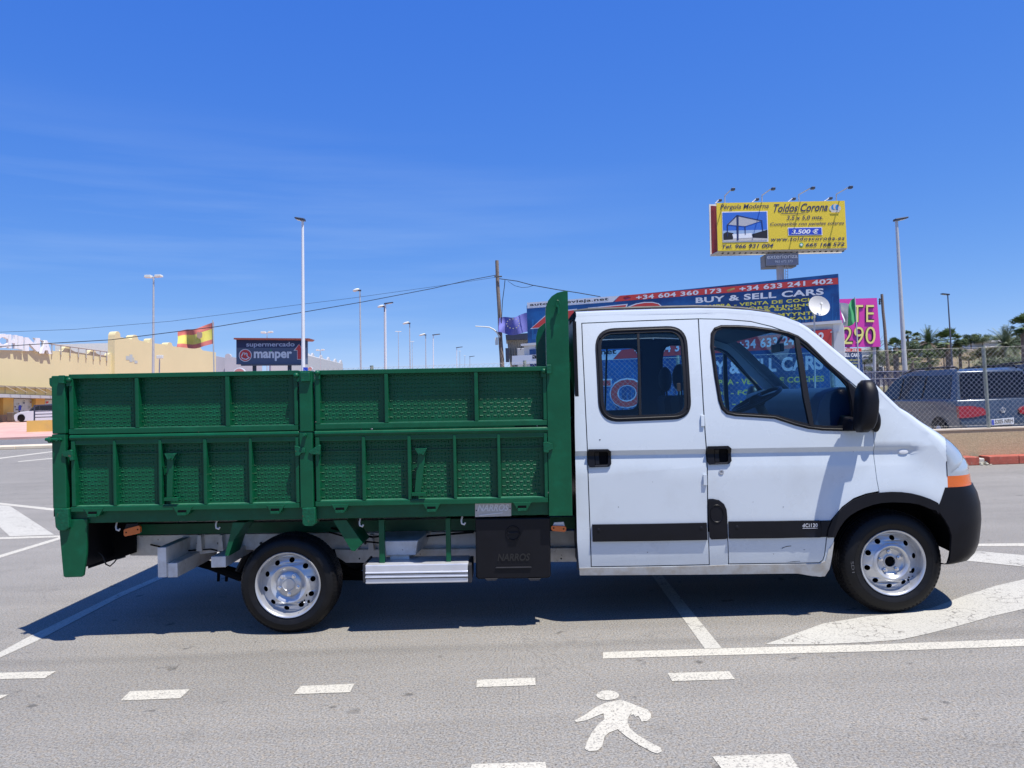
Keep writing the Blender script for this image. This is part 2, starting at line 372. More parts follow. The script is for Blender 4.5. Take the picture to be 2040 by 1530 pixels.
    k = n.nodes.new('ShaderNodeBump'); k.inputs['Distance'].default_value = 0.0022; k.inputs['Strength'].default_value = 0.6
    n.links.new(noi(120, 3, 0.7), k.inputs['Height']); n.links.new(k.outputs[0], b.inputs['Normal'])
    return m
ASPH = asphalt_mat('asphalt')
ROADM = asphalt_mat('road_asphalt', base=(0.16, 0.16, 0.165))
PAINT = asphalt_mat('road_paint', paint=(0.50, 0.475, 0.40), wear=0.43, crack=0.0)
PAINTC = asphalt_mat('cracked_road_paint', paint=(0.45, 0.435, 0.38), wear=0.41, crack=1.0)
PAVE = mat('pink_paving', (0.52, 0.30, 0.26), 0.85, var=0.08, vs=0.8, col2=(0.50, 0.36, 0.30), c2pos=(0.45, 0.7), c2s=0.8)
SOIL = mat('dry_soil', (0.30, 0.24, 0.17), 0.95, var=0.25, vs=0.4)

lot = build(MB().add([(-900,-300,0),(900,-300,0),(900,1500,0),(-900,1500,0)], [(0,1,2,3)]), 'ground', ASPH); tag(lot, kind='structure')
_mk = [0]
def marking(pts, m=None, name='painted_line', zoom=None, sub=None):
    ox, oy, s = zoom if zoom else (0, 0, 1)
    _mk[0] += 1; z = 0.002 + 0.00006 * _mk[0]
    g = [G(ox + x/s, oy + y/s, z) for x, y in pts]
    return build(MB().flat([[(p.x, p.y, z) for p in g]]), name, m or PAINT, lot, keep=True)
def extend(a, b, t): return (a[0] + (b[0]-a[0])*t, a[1] + (b[1]-a[1])*t)
ZL = (0, 820, 3.06)
marking([(-200,640),(0,570),(60,575),(330,750),(60,760),(0,705),(-200,560)], PAINTC, 'painted_chevron', ZL)
marking([(-240,550),(0,555),(318,589),(900,640),(900,651),(318,603),(0,567),(-240,562)], PAINT, zoom=ZL)
marking([(-240,771),(0,766),(355,755),(900,745),(900,756),(355,766),(0,778),(-240,783)], PAINT, zoom=ZL)
marking([(-240,960),(0,874),(355,767),(800,640),(800,653),(355,782),(0,891),(-240,980)], PAINT, zoom=ZL)
marking([(-240,303),(0,281),(305,243),(700,200),(700,204),(305,248),(0,288),(-240,311)], PAINT, zoom=ZL)
marking([(110,303),(310,283),(700,250),(700,253),(310,288),(110,307)], PAINT, zoom=ZL)
marking([(-60,1329),(0,1299),(56,1269),(240,1180),(313,1149),(520,1060),(560,1060),(313,1156.5),(240,1189),(75,1276),(0,1310),(-60,1340)], PAINTC)
marking([(1404,1292),(1300,1148),(1240,1065),(1256,1065),(1321,1148),(1438,1291)], PAINTC)
marking([(1201,1299),(1404,1292.5),(1760,1283),(2040,1272.5),(2200,1267),(2200,1282),(2040,1287),(1760,1297),(1404,1306),(1201,1312)], PAINT)
arrow = [(1524,1283.5),(1565,1269),(1640,1242),(1725,1228),(1790,1222),(1854,1212),(1920,1187),(1983,1167),(2040,1154),(2200,1116),(2200,1175),(2040,1213),(1983,1226),(1901,1249),(1850,1262),(1795,1274),(1725,1279.5),(1630,1283.5)]
marking(arrow, PAINTC, 'painted_arrow')
marking([(1900,1084),(1958,1083),(2040,1082),(2200,1081),(2200,1087),(2040,1088),(1958,1088),(1900,1089)], PAINT)
marking([(1900,1096),(1950,1098),(2040,1106),(2200,1120),(2200,1150),(2040,1129),(1946,1119),(1900,1115)], PAINTC)
for d in ([(-60,1342),(112,1337),(89,1351),(-60,1354)], [(259,1377),(378.5,1373),(359,1391),(240,1395.5)], [(599,1366.5),(706,1362),(697,1379),(585,1383)],
          [(950,1354),(1066,1350),(1067,1365),(949,1369)], [(1330,1341),(1452.5,1337),(1464,1353),(1339,1357)], [(1419,1507),(1572,1501),(1605,1550),(1452,1550)],
          [(940,1522),(1086,1517.5),(1092,1545),(934,1545)], [(-60,1387),(17,1383.5),(-20,1403),(-80,1405)]):
    marking(d, PAINT, 'painted_dash')
ZM = (1100, 1220, 2.17)
head = [(240 + 49*cos(a), 358 - 21*sin(a)) for a in [2*pi*i/28 for i in range(28)]]
body = [(262,384),(298,378),(330,388),(375,407),(412,420),(427,438),(427,456),(410,470),(386,472),(383,463),(372,446),(358,452),(352,440),(342,445),(343,432),(330,452),(325,470),(335,500),(370,530),(420,560),(468,584),(475,600),(455,610),(430,602),(370,570),(320,536),(283,505),(245,520),(226,537),(216,580),(196,597),(160,600),(141,590),(150,560),(170,522),(198,485),(226,462),(222,436),(195,446),(150,466),(103,474),(97,466),(135,447),(190,408),(232,390)]
ps = marking(body, PAINT, 'pedestrian_symbol', ZM); marking(head, PAINT, 'pedestrian_symbol', ZM)

# ---------------------------------------------------- left: kerbs, road, sloping pavement
def strip(y0, y1, z0, z1, m, name, x0=-140, x1=-8):
    return tag(build(MB().box((x0, y0, z0), (x1, y1, z1)), name, m), kind='structure')
rd = tag(build(MB().add([(-140,30.6,0.006),(-6,30.6,0.006),(-6,42.6,0.006),(-140,42.6,0.006)], [(0,1,2,3)]), 'road', ROADM), kind='structure')
kb = tag(build(MB().box((-140,28.3,0),(-140.01,28.31,0.01)), 'median_kerb', M['kerb']), kind='structure')
x = -62.0
while x < -8:
    build(MB().box((x, 28.9, 0), (x+1.96, 30.4, 0.14)), 'kerb_stone', M['kerb'], kb, bevel=0.02); x += 2.0
vs = []; fs = []
prof = [(42.7, 0.0), (42.7, 0.13), (48, 0.22), (62, 0.98), (120, 1.1)]
for xx in (-140, -12):
    for y, z in prof: vs.append((xx, y, z))
for i in range(4): fs.append((i, i+1, i+6, i+5))
tag(build(MB().add(vs, fs), 'sloping_pavement', PAVE), kind='structure')
# ------------------------------------------------------------------ the truck
truck = thing('flatbed_truck', 'white double cab truck with high green drop sided steel bed, parked in the foreground', 'truck', (0, 1.07, 0))
YC = 1.07
def RL(x0, y0, x1, y1):      # rectangle squared up to the bed's own lean; photograph pixels of two opposite corners
    k = 0.018
    f = lambda x, y: (x - k*(y-890), y + k*(x-600))
    g = lambda u, v: (u + k*(v-890), v - k*(u-600))
    (a, b), (c, d) = f(x0, y0), f(x1, y1)
    return [g(a, b), g(c, b), g(c, d), g(a, d)]
def bx(mb, x0, y0, x1, y1, Y0, Y1, ref=None):
    q = [P(x, y, Y0 if ref is None else ref) for x, y in RL(x0, y0, x1, y1)]
    return mb.hexa([(p.x, Y0, p.z) for p in q], [(p.x, Y1, p.z) for p in q])
def py(mb, pts, Y0, Y1, ref=None):
    q = [P(x, y, Y0 if ref is None else ref) for x, y in pts]
    return mb.prism([(p.x, Y0, p.z) for p in q], (0, Y1-Y0, 0))
g = M['green']
M['green_dust_highlight'] = mat('sunlit_dusty_green_paint', (0.03, 0.15, 0.085), 0.7, var=0.4, vs=30)  # paler green: dust plus the sun highlight of the ledges, put into the colour
BEDW = 2.14                                     # bed spans Y 0 .. 2.14
def far(mb): return mb.mirror_y(BEDW/2)

def tread(mb, x0, y0, x1, y1, Y):               # raised bars of the chequer plate, pixel box on plane Y
    q = [P(x, y, Y) for x, y in RL(x0, y0, x1, y1)]
    o = q[0]; ux = (q[1]-q[0]); uz = (q[3]-q[0]); W, H = ux.length, uz.length; ux.normalize(); uz.normalize()
    px_, pz_ = 0.046, 0.0275; r = 0; z = 0.014
    while z < H-0.012:
        xx = 0.012 + (r % 2) * px_/2
        while xx < W-0.014:
            for hv in (0, 1):
                cx = xx + hv*px_/2
                if cx > W-0.014: continue
                c = o + ux*cx + uz*z
                a, b = (ux*0.0125, uz*0.0038) if hv == 0 else (uz*0.0115, ux*0.0038)
                n = Vector((0, -0.0028, 0))
                mb.add([c-a-b, c+a-b, c+a+b, c-a+b, c-a*0.6+n, c+a*0.6+n], [(0,1,5,4),(2,3,4,5),(1,2,5),(3,0,4)])
            xx += px_
        z += pz_; r += 1

def dropside(outer, ribs, top_round, bars):
    x0, y0, x1, y1 = outer
    o = build(py(MB(), RL(x0, y0, x1, y1), 0.052, 0.060), 'drop_side', g, truck)
    # frame: top, bottom, ends
    t = 9 if not top_round else 13
    fr = MB()
    if top_round:
        a = P(x0, y0+6, 0.016); b = P(x1, y0+6-0.018*(x1-x0), 0.016); fr.tube([a, b], 0.022, 12)
        bx(fr, x0, y0+7, x1, y0+t, 0.006, 0.05, 0)
    else: bx(fr, x0, y0, x1, y0+t-0.018*(x1-x0), 0.0, 0.05, 0)
    build(fr, 'top_rail', g, o, bevel=0.003)
    build(bx(MB(), x0, y1-10+0.018*(x1-x0), x1, y1, 0.0, 0.05, 0), 'bottom_rail', g, o, bevel=0.003)
    build(bx(MB(), x0+10, y1-11.6+0.018*(x1-x0), x1-9, y1-10.2+0.018*10, 0.008, 0.05, 0), 'dusty_ledge_highlight', M['green_dust_highlight'], o)  # thin pale strip: painted sun highlight and dust along the bottom rail
    for a, b in ((x0, x0+10), (x1-9, x1)):
        k = (a-x0)*0.018
        build(bx(MB(), a, y0+t+0.5-k, b, y1-10.5+0.018*(x1-b), 0.0, 0.05, 0), 'end_rail', g, o, bevel=0.003)
    xs = [x0+10] + [v for r in ribs for v in r] + [x1-9]
    for a, b in ribs:
        k = (a-x0)*0.018
        build(bx(MB(), a, y0+t+0.5-k, b, y1-10.5+0.018*(x1-b), 0.001, 0.05, 0), 'rib', g, o, bevel=0.003)
    for i in range(0, len(xs), 2):
        k = 0.018*(xs[i]-x0); pl = MB(); bx(pl, xs[i]+.5, y0+t+.8-k, xs[i+1]-.5, y1-10.8+0.018*(x1-xs[i+1]), 0.0498, 0.0515)
        tread(pl, xs[i]+1, y0+t+1-k, xs[i+1]-1, y1-11+0.018*(x1-xs[i+1]), 0.0495); tag(build(pl, 'tread_plate', g, o, keep=True), kind='stuff')
    if bars:
        yy = y0+bars; build(py(MB(), [(x0+10, yy-1), (x1-9, yy-1-0.018*(x1-x0-19)), (x1-9, yy+1.5-0.018*(x1-x0-19)), (x0+10, yy+1.5)], 0.036, 0.05), 'weld_seam', g, o)
    return o
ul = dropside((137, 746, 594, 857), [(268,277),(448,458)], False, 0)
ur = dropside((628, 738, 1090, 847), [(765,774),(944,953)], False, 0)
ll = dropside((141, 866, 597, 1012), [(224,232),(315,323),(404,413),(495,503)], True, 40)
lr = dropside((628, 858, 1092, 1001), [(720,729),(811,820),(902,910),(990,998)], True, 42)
# far side boards, tailgate, floor: the same steel, simpler
fm = far(MB().add(*[[], []]) if False else MB())
def farboard(outer, name='drop_side'):
    x0, y0, x1, y1 = outer
    m = MB(); bx(m, x0, y0, x1, y1, 0.03, 0.06, 0); m.mirror_y(BEDW/2); o = build(m, name, g, truck)
    for a in (x0, (x0*2+x1)/3, (x0+2*x1)/3, x1-9):
        n = MB(); bx(n, a, y0+8-0.018*(a-x0), a+9, y1-9+0.018*(x1-a-9), 0.0, 0.03, 0)
        n.mirror_y(BEDW/2); build(n, 'rib', g, o)
for b in ((137,746,594,857),(628,738,1090,847),(141,866,597,1012),(628,858,1092,1001)): farboard(b)
# posts
def post(x0, y0, x1, y1, split, name='corner_post'):
    a = MB(); bx(a, x0, y0, x1, split, -0.012, 0.07, 0); o = build(a, name, g, truck, bevel=0.006)
    b = MB(); bx(b, x0+0.5, split+1.2, x1+1.5, y1, -0.010, 0.07, 0); build(b, 'lower_section', g, o, bevel=0.006)
    c = MB(); bx(c, x0, y0, x1, y1, -0.012, 0.07, 0); c.mirror_y(BEDW/2); build(c, name, g, truck)
    return o
pr = post(104, 749, 133, 1013, 864); pm = post(596, 739, 624, 1012, 860, 'centre_post')
f1 = MB(); py(f1, [(107,1013),(136,1013),(137,1052),(130,1057),(115,1057),(110,1050)], -0.016, 0.10); build(f1, 'corner_foot', M['green_chip'], pr, bevel=0.006)
f2 = MB(); py(f2, [(601,1012),(628,1011),(628,1044),(624,1048),(606,1048),(602,1044)], -0.016, 0.10); build(f2, 'post_foot', M['green_chip'], pm, bevel=0.006)
# tailgate across the rear, headboard across the front, floor
q0, q1 = P(104, 752, 0), P(109, 1012, 0)
tg = build(MB().hexa([(q0.x, 0.08, q0.z), (q0.x+0.03, 0.08, q0.z), (q1.x+0.03, 0.08, q1.z), (q1.x, 0.08, q1.z)], [(q0.x, BEDW-0.08, q0.z), (q0.x+0.03, BEDW-0.08, q0.z), (q1.x+0.03, BEDW-0.08, q1.z), (q1.x, BEDW-0.08, q1.z)]), 'tailgate', g, truck)
fl0, fl1 = P(112, 1013, 0.1), P(1090, 996, 0.1)
build(MB().hexa([(fl0.x, .07, fl0.z), (fl1.x, .07, fl1.z), (fl1.x, .07, fl1.z-.05), (fl0.x, .07, fl0.z-.05)], [(fl0.x, BEDW-.07, fl0.z), (fl1.x, BEDW-.07, fl1.z), (fl1.x, BEDW-.07, fl1.z-.05), (fl0.x, BEDW-.07, fl0.z-.05)]), 'bed_floor', M['dark'], truck)
for i in range(9):      # cross members beneath the floor
    px_ = 180 + i*110; a = P(px_, 1018-0.018*(px_-140), 0.12)
    build(MB().box((a.x-0.03, 0.12, a.z-0.085), (a.x+0.03, BEDW-0.12, a.z-0.02)), 'cross_member', M['dark'] if i % 2 else g, truck)
hb = MB(); py(hb, [(1131,579),(1122,580),(1110,583),(1099,590),(1092,599),(1088,610),(1087,625),(1090,800),(1094,1028),(1140.5,1027.5),(1136,800)], -0.004, 0.055)
hbo = build(hb, 'headboard', g, truck, bevel=0.004)
hb2 = MB(); a = P(1089, 650, 0.05); b = P(1131, 650, 0.05); lo = P(1092, 1000, 0.05)
hb2.box((a.x-0.004, 0.056, lo.z), (a.x+0.03, BEDW-0.06, P(1089, 650, 0.06).z)); build(hb2, 'headboard_wall', mat('green_matt_paint', (0.0015, 0.066, 0.027), 0.9, spec=0.05), hbo)
hb4 = MB(); hb4.box((a.x-0.002, 0.056, P(1089, 650, 0.06).z+.001), (a.x+0.028, 0.16, P(1089, 612, 0.06).z)); build(hb4, 'headboard_step', g, hbo)
hb3 = MB(); py(hb3, [(1131,579),(1110,583),(1092,599),(1087,625),(1094,1028),(1140.5,1027.5)], 0.0, 0.055); hb3.mirror_y(BEDW/2); build(hb3, 'headboard_wing', g, hbo)
# hook on the headboard
hk = MB(); c = P(1111, 610, -0.03)
hk.tube([c + Vector((0, 0.03, 0)), c + Vector((0, -0.012, 0.0))], 0.010, 8)
hk.tube([c + Vector((0.012*cos(t), -0.006, 0.018+0.02*sin(t))) for t in [2*pi*i/12 for i in range(13)]], 0.004, 6)
hk.tube([c + Vector((0.004, -0.01, -0.005)), c + Vector((0.002, -0.012, -0.05))], 0.006, 6); build(hk, 'hook', g, hbo, smooth=40)
# side rail under the boards
sr = MB(); bx(sr, 136, 1014, 1094, 1027, 0.035, 0.075, 0); side = build(sr, 'side_rail', g, truck, bevel=0.003)
sr = MB(); bx(sr, 136, 1014, 1094, 1027, 0.035, 0.075, 0); sr.mirror_y(BEDW/2); build(sr, 'side_rail', g, truck)
# hinges of the drop sides
for x0, x1, y in ((166,206,1013),(344,384,1010),(531,567,1007),(660,696,1005),(842,878,1003),(1022,1059,1001)):
    h = MB(); py(h, [(x0,y),(x1,y-0.7),(x1-9,y+15),(x0+9,y+15.5)], -0.004, 0.03); ho = build(h, 'board_hinge', g, truck, bevel=0.002)
    m = (x0+x1)/2; h = MB(); bx(h, m-9, y+6, m+8, y+10.5, -0.0075, -0.005, 0); build(h, 'hinge_slot', M['dark'], ho)
    h = MB(); bx(h, m-9, y+11, m+8, y+15.5, -0.016, -0.005, 0); build(h, 'hinge_pin', M['green_chip'], ho)
# side latches (triangular tabs), top latches, bolts
def latch(pts, o=None, d=-0.022):
    h = MB(); py(h, pts, d, 0.0); return build(h, 'latch', M['green_chip'], o or truck, bevel=0.003)
latch([(122,901),(140,896),(143,898),(146,917),(139,918),(137,911),(124,909)])
latch([(586,888),(607,893),(608,902),(600,903),(596,908),(588,908)])
latch([(615,899),(635,886),(638,887),(638,906),(620,905),(615,902)])
latch([(1082,882),(1089,880),(1101,884),(1102,895),(1095,897),(1092,902),(1083,901)])
for (x0, y0, x1, y1) in ((122,748,133,764),(601,742,620,760),(1088,727,1098,745)):
    h = MB(); bx(h, x0, y0, x1, y1, -0.034, -0.012, 0); build(h, 'top_latch', M['green_chip'], truck, bevel=0.004)
for x, y in ((137,757),(590,748),(632,743),(1083,739)):
    h = MB(); c = P(x, y, -0.01); h.sphere(c, (0.02, 0.018, 0.018), 10, 6); h.box((c.x-0.017, -0.01, c.z-0.04), (c.x+0.017, 0.0, c.z)); build(h, 'latch_knob', g, truck, smooth=40)
for x, y in ((118,876),(607,867),(103,877)):
    h = MB(); c = P(x, y, -0.02); h.tube([c + Vector((0, .03, 0)), c + Vector((0, -.012, 0))], 0.014, 6); h.tube([c + Vector((0, -.01, 0)), c + Vector((0, -.03, 0))], 0.008, 8); build(h, 'latch_bolt', M['green_chip'], truck)
h = MB(); c = P(106, 876, -0.02); h.tube([c + Vector((-.05, 0, 0.004)), c + Vector((.01, 0, 0)), c + Vector((.045, -.004, 0))], 0.011, 8); h.tube([c + Vector((-.035, .012, 0)), c + Vector((-.02, .012, 0))], 0.022, 10); build(h, 'tailgate_latch', M['green_chip'], truck, smooth=40)
h = MB(); py(h, [(98,753),(104,752),(104,772),(100,770),(98,765)], -0.008, 0.03); build(h, 'tailgate_latch', M['green_chip'], truck, bevel=0.003)
# folding step arms on the lower boards
for pts, top in (([(333,908),(346,908),(343,992),(332,992)], [(327,904),(351,903),(344,916),(333,916)]), ([(833,898),(848,900),(838,984),(826,982)], [(826,894),(851,893),(844,906),(833,906)])):
    h = MB(); py(h, pts, 0.004, 0.02); o = build(h, 'prop_arm', g, truck, bevel=0.003)
    h = MB(); py(h, top, -0.012, 0.004); build(h, 'prop_bracket', M['green_chip'], o, bevel=0.002)
    c = P(sum(p[0] for p in top)/4, top[0][1]+8, -0.014); h = MB(); h.tube([c, c + Vector((0, -0.01, 0))], 0.009, 6); build(h, 'prop_bolt', M['green_chip'], o)
    b0 = pts[3]; h = MB(); py(h, [(b0[0]-6, b0[1]), (b0[0]+22, b0[1]-0.5), (b0[0]+22, b0[1]+6), (b0[0]-6, b0[1]+6)], -0.012, 0.02); build(h, 'prop_foot', g, o, bevel=0.002)
# rear legs / light boards
rl = [(116,1036),(174,1034),(173,1046),(172,1105),(166,1147),(162,1149.5),(130,1150.5),(126,1148)]
h = MB(); py(h, rl, 0.012, 0.035); leg = build(h, 'rear_bracket', g, truck, bevel=0.004)
h = MB(); py(h, rl, 0.012, 0.035); h.mirror_y(BEDW/2); build(h, 'rear_bracket', g, truck)
h = MB(); py(h, [(150,1015),(262,1020),(262,1070),(262,1104),(168,1136)], 0.55, 0.58, 0.5); build(h, 'rear_mudguard', M['dark'], truck)
a = P(168, 1060, 0.3); h = MB(); h.box((a.x+0.01, 0.06, a.z-0.22), (a.x+0.07, BEDW-0.05, a.z+0.16)); build(h, 'rear_light_board', M['blackp'], truck)
c = P(215, 1120, 0.3); h = MB(); h.tube([P(196,1100,.3), P(205,1108,.3), P(211,1124,.3), P(219,1128,.3), P(228,1120,.3), P(232,1114,.3), P(250,1109,.3)], 0.005, 6); build(h, 'hanging_cable', M['wire'], truck)
# amber side markers
for x0, y0, x1, y1, s in ((246,1050,279,1066,-3),(1098,1047,1128,1059,1)):
    h = MB(); py(h, [(x0,y0+3-s),(x0+3,y0-s+1),(x1-3,y0+s),(x1,y0+3+s),(x1,y1-3+s),(x1-3,y1+s),(x0+3,y1-s),(x0,y1-3-s)], 0.05, 0.075); o = build(h, 'side_marker_light', M['amber'], truck, bevel=0.003)
    h = MB(); py(h, [(x0+6,y0-6),(x1-5,y0-7),(x1-2,y0+4),(x0+2,y0+4)], 0.066, 0.08); build(h, 'marker_bracket', M['blackp'] if x0 < 500 else M['chassis'], o)
    for e in (x0+5, x1-5):
        h = MB(); c = P(e, (y0+y1)/2 + (s if e > x0+10 else -s), 0.048); h.tube([c, c + Vector((0, .004, 0))], 0.005, 8); build(h, 'screw', M['dark'], o)
# maker's plate on the side rail
pl = Plane(P(947,1001,0.030), P(1018,1001,0.030), P(947,1030,0.030))
h = MB(); h.prism([pl.px(946.5,1003), pl.px(1018.5,1001), pl.px(1018.5,1028), pl.px(946.5,1030)], (0, 0.005, 0)); o = build(h, 'maker_plate', M['plate'], truck)
pl.text('NARROS', 951, 1019, 1014, 1018, 14, 14, M['platetext'], o, bold=0.03, shear=0.3, lift=0.003)
pl.poly([(953,1026),(1002,1020.5),(1001,1022.5),(956,1028)], M['platetext'], o, lift=0.003)
for x, y in ((949,1017),(1016,1013)):
    h = MB(); c = pl.px(x, y, 0.003); h.tube([c, c + Vector((0, -.003, 0))], 0.004, 8); build(h, 'rivet', M['dark'], o)

# ---------------- chassis
h = MB(); py(h, [(259,1067),(460,1064),(1160,1057),(1160,1089),(460,1096),(380,1107),(259,1107)], 0.62, 0.70, 0.62); rail = build(h, 'chassis_rail', M['chassis'], truck, bevel=0.006)
h = MB(); py(h, [(259,1067),(460,1064),(1160,1057),(1160,1089),(460,1096),(380,1107),(259,1107)], 0.62, 0.70, 0.62); h.mirror_y(BEDW/2); build(h, 'chassis_rail', M['chassis'], truck)
h = MB(); py(h, [(668,1094),(1160,1090.5),(1160,1118),(948,1120),(690,1120),(672,1108)], 0.58, 0.66, 0.6); o = build(h, 'lower_rail', M['chassis'], truck, bevel=0.004)
for x in (716, 772, 850, 906, 1118):
    h = MB(); c = P(x, 1113, 0.578); h.tube([c, c + Vector((0, .004, 0))], 0.006, 8); build(h, 'rail_hole', M['dark'], o)
h = MB(); py(h, [(265,1044),(1150,1028),(1150,1052),(265,1064)], 0.52, 0.60, 0.55); build(h, 'sub_frame', g, truck)
def beam(x0, y0, x1, y1, Y0, Y1, name, dz=0.0, m=None, par=None):
    a = P(x0, y0, Y0); b = P(x1, y1, Y0)
    k = MB().hexa([(a.x, Y0, a.z), (b.x, Y0, a.z), (b.x, Y0, b.z), (a.x, Y0, b.z)], [(a.x, Y1, a.z+dz), (b.x, Y1, a.z+dz), (b.x, Y1, b.z+dz), (a.x, Y1, b.z+dz)])
    return build(k, name, m or M['chassis'], par or truck, bevel=0.004)
o = beam(313, 1091, 332, 1150, 0.22, 0.95, 'outrigger')
b1 = P(332.6, 1100, 0.30)
h = MB(); c = Vector((P(332,1100,.22).x+0.003, 0.52, b1.z-0.0)); h.lathe([(0.0, 0.0), (0.026, 0.0)], c, 20, 'x'); build(h, 'lightening_hole', M['lens'], o)
beam(333, 1122, 354, 1150, 0.235, 0.95, 'outrigger')
beam(420, 1109, 450, 1130, 0.22, 0.95, 'outrigger')
h = MB(); h.tube([P(420,1128,.5), P(478,1150,.5), P(560,1150,.6)], 0.03, 8); build(h, 'leaf_spring', M['dark'], truck); h = MB(); h.tube([P(395,1120,.9), P(560,1165,1.0)], 0.035, 8); build(h, 'leaf_spring', M['dark'], truck)
h = MB(); h.tube([P(650,1115,.7), P(700,1140,.7), P(740,1150,.8)], 0.03, 8); build(h, 'leaf_spring', M['dark'], truck); h = MB(); h.tube([P(660,1150,.7), P(760,1152,.8)], 0.02, 8); build(h, 'leaf_spring', M['dark'], truck)
h = MB(); py(h, [(464,1041),(489,1041),(466,1075),(455,1108),(448,1106)], 0.06, 0.09); py(h, [(464,1041),(489,1041),(466,1075),(455,1108)], 0.09, 0.30, 0.08); build(h, 'mudguard_bracket', g, truck)
h = MB(); py(h, [(664,1037),(690,1036),(722,1082),(707,1098),(700,1097)], 0.06, 0.09); py(h, [(690,1036),(722,1084),(708,1096)], 0.09, 0.34, 0.08); build(h, 'mudguard_bracket', g, truck)
for x0, y0, x1, y1 in ((753.5,1036,766,1124),(887,1033,898,1122)):
    h = MB(); bx(h, x0, y0, x1, y1, 0.09, 0.13, 0.08); build(h, 'step_hanger', g, truck, bevel=0.003)
# tank filler box
h = MB(); h.hexa([P(766,1078,.2), P(832,1077,.2), P(828,1106,.2), P(770,1107,.2)], [P(766,1056,.62), P(860,1055,.62), P(850,1085,.62), P(768,1085,.62)]); build(h, 'battery_box', M['chassis'], truck, bevel=0.006)
h = MB(); bx(h, 776, 1107, 815, 1127, 0.22, 0.5, 0.2); build(h, 'battery_bracket', M['chassis'], truck, bevel=0.004)
# aluminium side step
h = MB(); bx(h, 727, 1126, 933, 1160, 0.03, 0.30, 0.03); st = build(h, 'side_step', M['alu'], truck, bevel=0.006)
for y in (1140.5, 1149):
    h = MB(); h.tube([P(728, y+1.5, .028), P(932, y-1.8, .028)], 0.006, 8); build(h, 'step_ridge', M['alu'], st, smooth=40)
    h = MB(); a = P(728, y+4.5, .0285); b = P(932, y+1.2, .0285); h.tube([a, b], 0.0022, 6); build(h, 'step_groove', M['dark'], st)
for x0, x1 in ((722.5,727.5),(932.5,940)):
    h = MB(); bx(h, x0, 1124.5, x1, 1160.5, 0.025, 0.31, 0.03); build(h, 'step_end_cap', M['greyp'], st, bevel=0.004)
# toolbox
h = MB(); py(h, [(947,1033),(1096,1031),(1097.5,1148),(1093,1152),(953,1154),(948,1150)], 0.05, 0.50); tb = build(h, 'toolbox', M['blackp'], truck, bevel=0.012)
c = P(1022, 1062, 0.05)
h = MB(); h.lathe([(0.050,-0.001),(0.048,-0.006),(0.044,-0.006),(0.041,0.0),(0.0,0.0015)], c + Vector((0,-.001,0)), 32); build(h, 'toolbox_latch', M['blackp'], tb, smooth=40)
h = MB(); h.box((c.x-0.038, c.y-0.008, c.z-0.006), (c.x+0.038, c.y-0.001, c.z+0.008)); build(h, 'latch_handle', M['blackp'], tb, bevel=0.003)
pl = Plane(P(950,1040,0.048), P(1090,1040,0.048), P(950,1100,0.048))
pl.text('NARROS', 991, 1118, 1056, 1117, 15, 15, mat('black_relief', (0.009,0.009,0.010), 0.35), tb, bold=0.03, shear=0.2, lift=0.003)
h = MB(); h.prism([pl.px(988,1129.5), pl.px(1058,1128.5), pl.px(1059,1131), pl.px(987,1132)], (0, -0.008, 0)); build(h, 'toolbox_handle', M['greyp'], tb, bevel=0.002)
for x in (978, 1064):
    h = MB(); py(h, [(x-12,1153),(x+14,1152),(x+11,1156.5),(x-8,1157)], 0.045, 0.07); build(h, 'toolbox_hinge', M['greyp'], tb, bevel=0.002)
for x, y in ((233,1050),(432,1047),(718,1042),(921,1038)):      # tie hooks below the side rail
    h = MB(); h.tube([P(x,y-9,.09), P(x-2,y-1,.08), P(x-1,y+5,.075), P(x+4,y+7,.075), P(x+6,y+3,.075)], 0.006, 6); build(h, 'tie_hook', M['chassis'], truck, smooth=50)
h = MB(); h.tube([P(660,1052,.5), P(700,1062,.48), P(742,1070,.5), P(790,1064,.5), P(850,1068,.5), P(944,1060,.5)], 0.008, 6); build(h, 'brake_hose', M['blackp'], truck, smooth=50); h = MB(); h.tube([P(655,1060,.52), P(720,1078,.5), P(760,1082,.5)], 0.006, 6); build(h, 'brake_hose', M['blackp'], truck, smooth=50)
h = MB(); h.tube([P(300,1085,.60), P(360,1098,.58), P(420,1094,.58), P(480,1108,.55)], 0.006, 6); build(h, 'brake_hose', M['blackp'], truck, smooth=50)
for x in (395, 436, 480, 520, 700, 728, 760):
    h = MB(); c = P(x, 1082, 0.615); h.tube([c, c + Vector((0, -.010, 0))], 0.010, 6); build(h, 'rail_bolt', M['greyp'], truck)
for x0, x1 in ((398,404),(440,446),(470,475),(706,712),(738,744)):
    h = MB(); py(h, [(x0,1064),(x1,1064),(x1+3,1096),(x0-3,1096)], 0.56, 0.62, 0.6); build(h, 'rail_gusset', M['chassis'], truck, bevel=.003)
for x in (436, 452):
    h = MB(); h.tube([P(x,1130,.62), P(x-1,1158,.62)], 0.011, 6); build(h, 'spring_clamp', M['dark'], truck)
h = MB(); h.tube([P(500,1090,.8), P(470,1150,.85)], 0.03, 8); build(h, 'shock_absorber', M['blackp'], truck)
# exhaust, propshaft, axle, fuel tank: dark shapes in the shade
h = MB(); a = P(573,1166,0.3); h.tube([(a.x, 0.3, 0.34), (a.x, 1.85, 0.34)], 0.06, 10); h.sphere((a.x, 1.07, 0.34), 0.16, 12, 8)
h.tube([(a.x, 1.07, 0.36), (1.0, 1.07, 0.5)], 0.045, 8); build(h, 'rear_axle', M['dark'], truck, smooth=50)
a = P(985, 1060, 0.75); h = MB(); h.box((a.x-0.35, 0.72, 0.42), (a.x+0.6, 1.5, 0.72)); build(h, 'fuel_tank', M['dark'], truck, bevel=0.03)

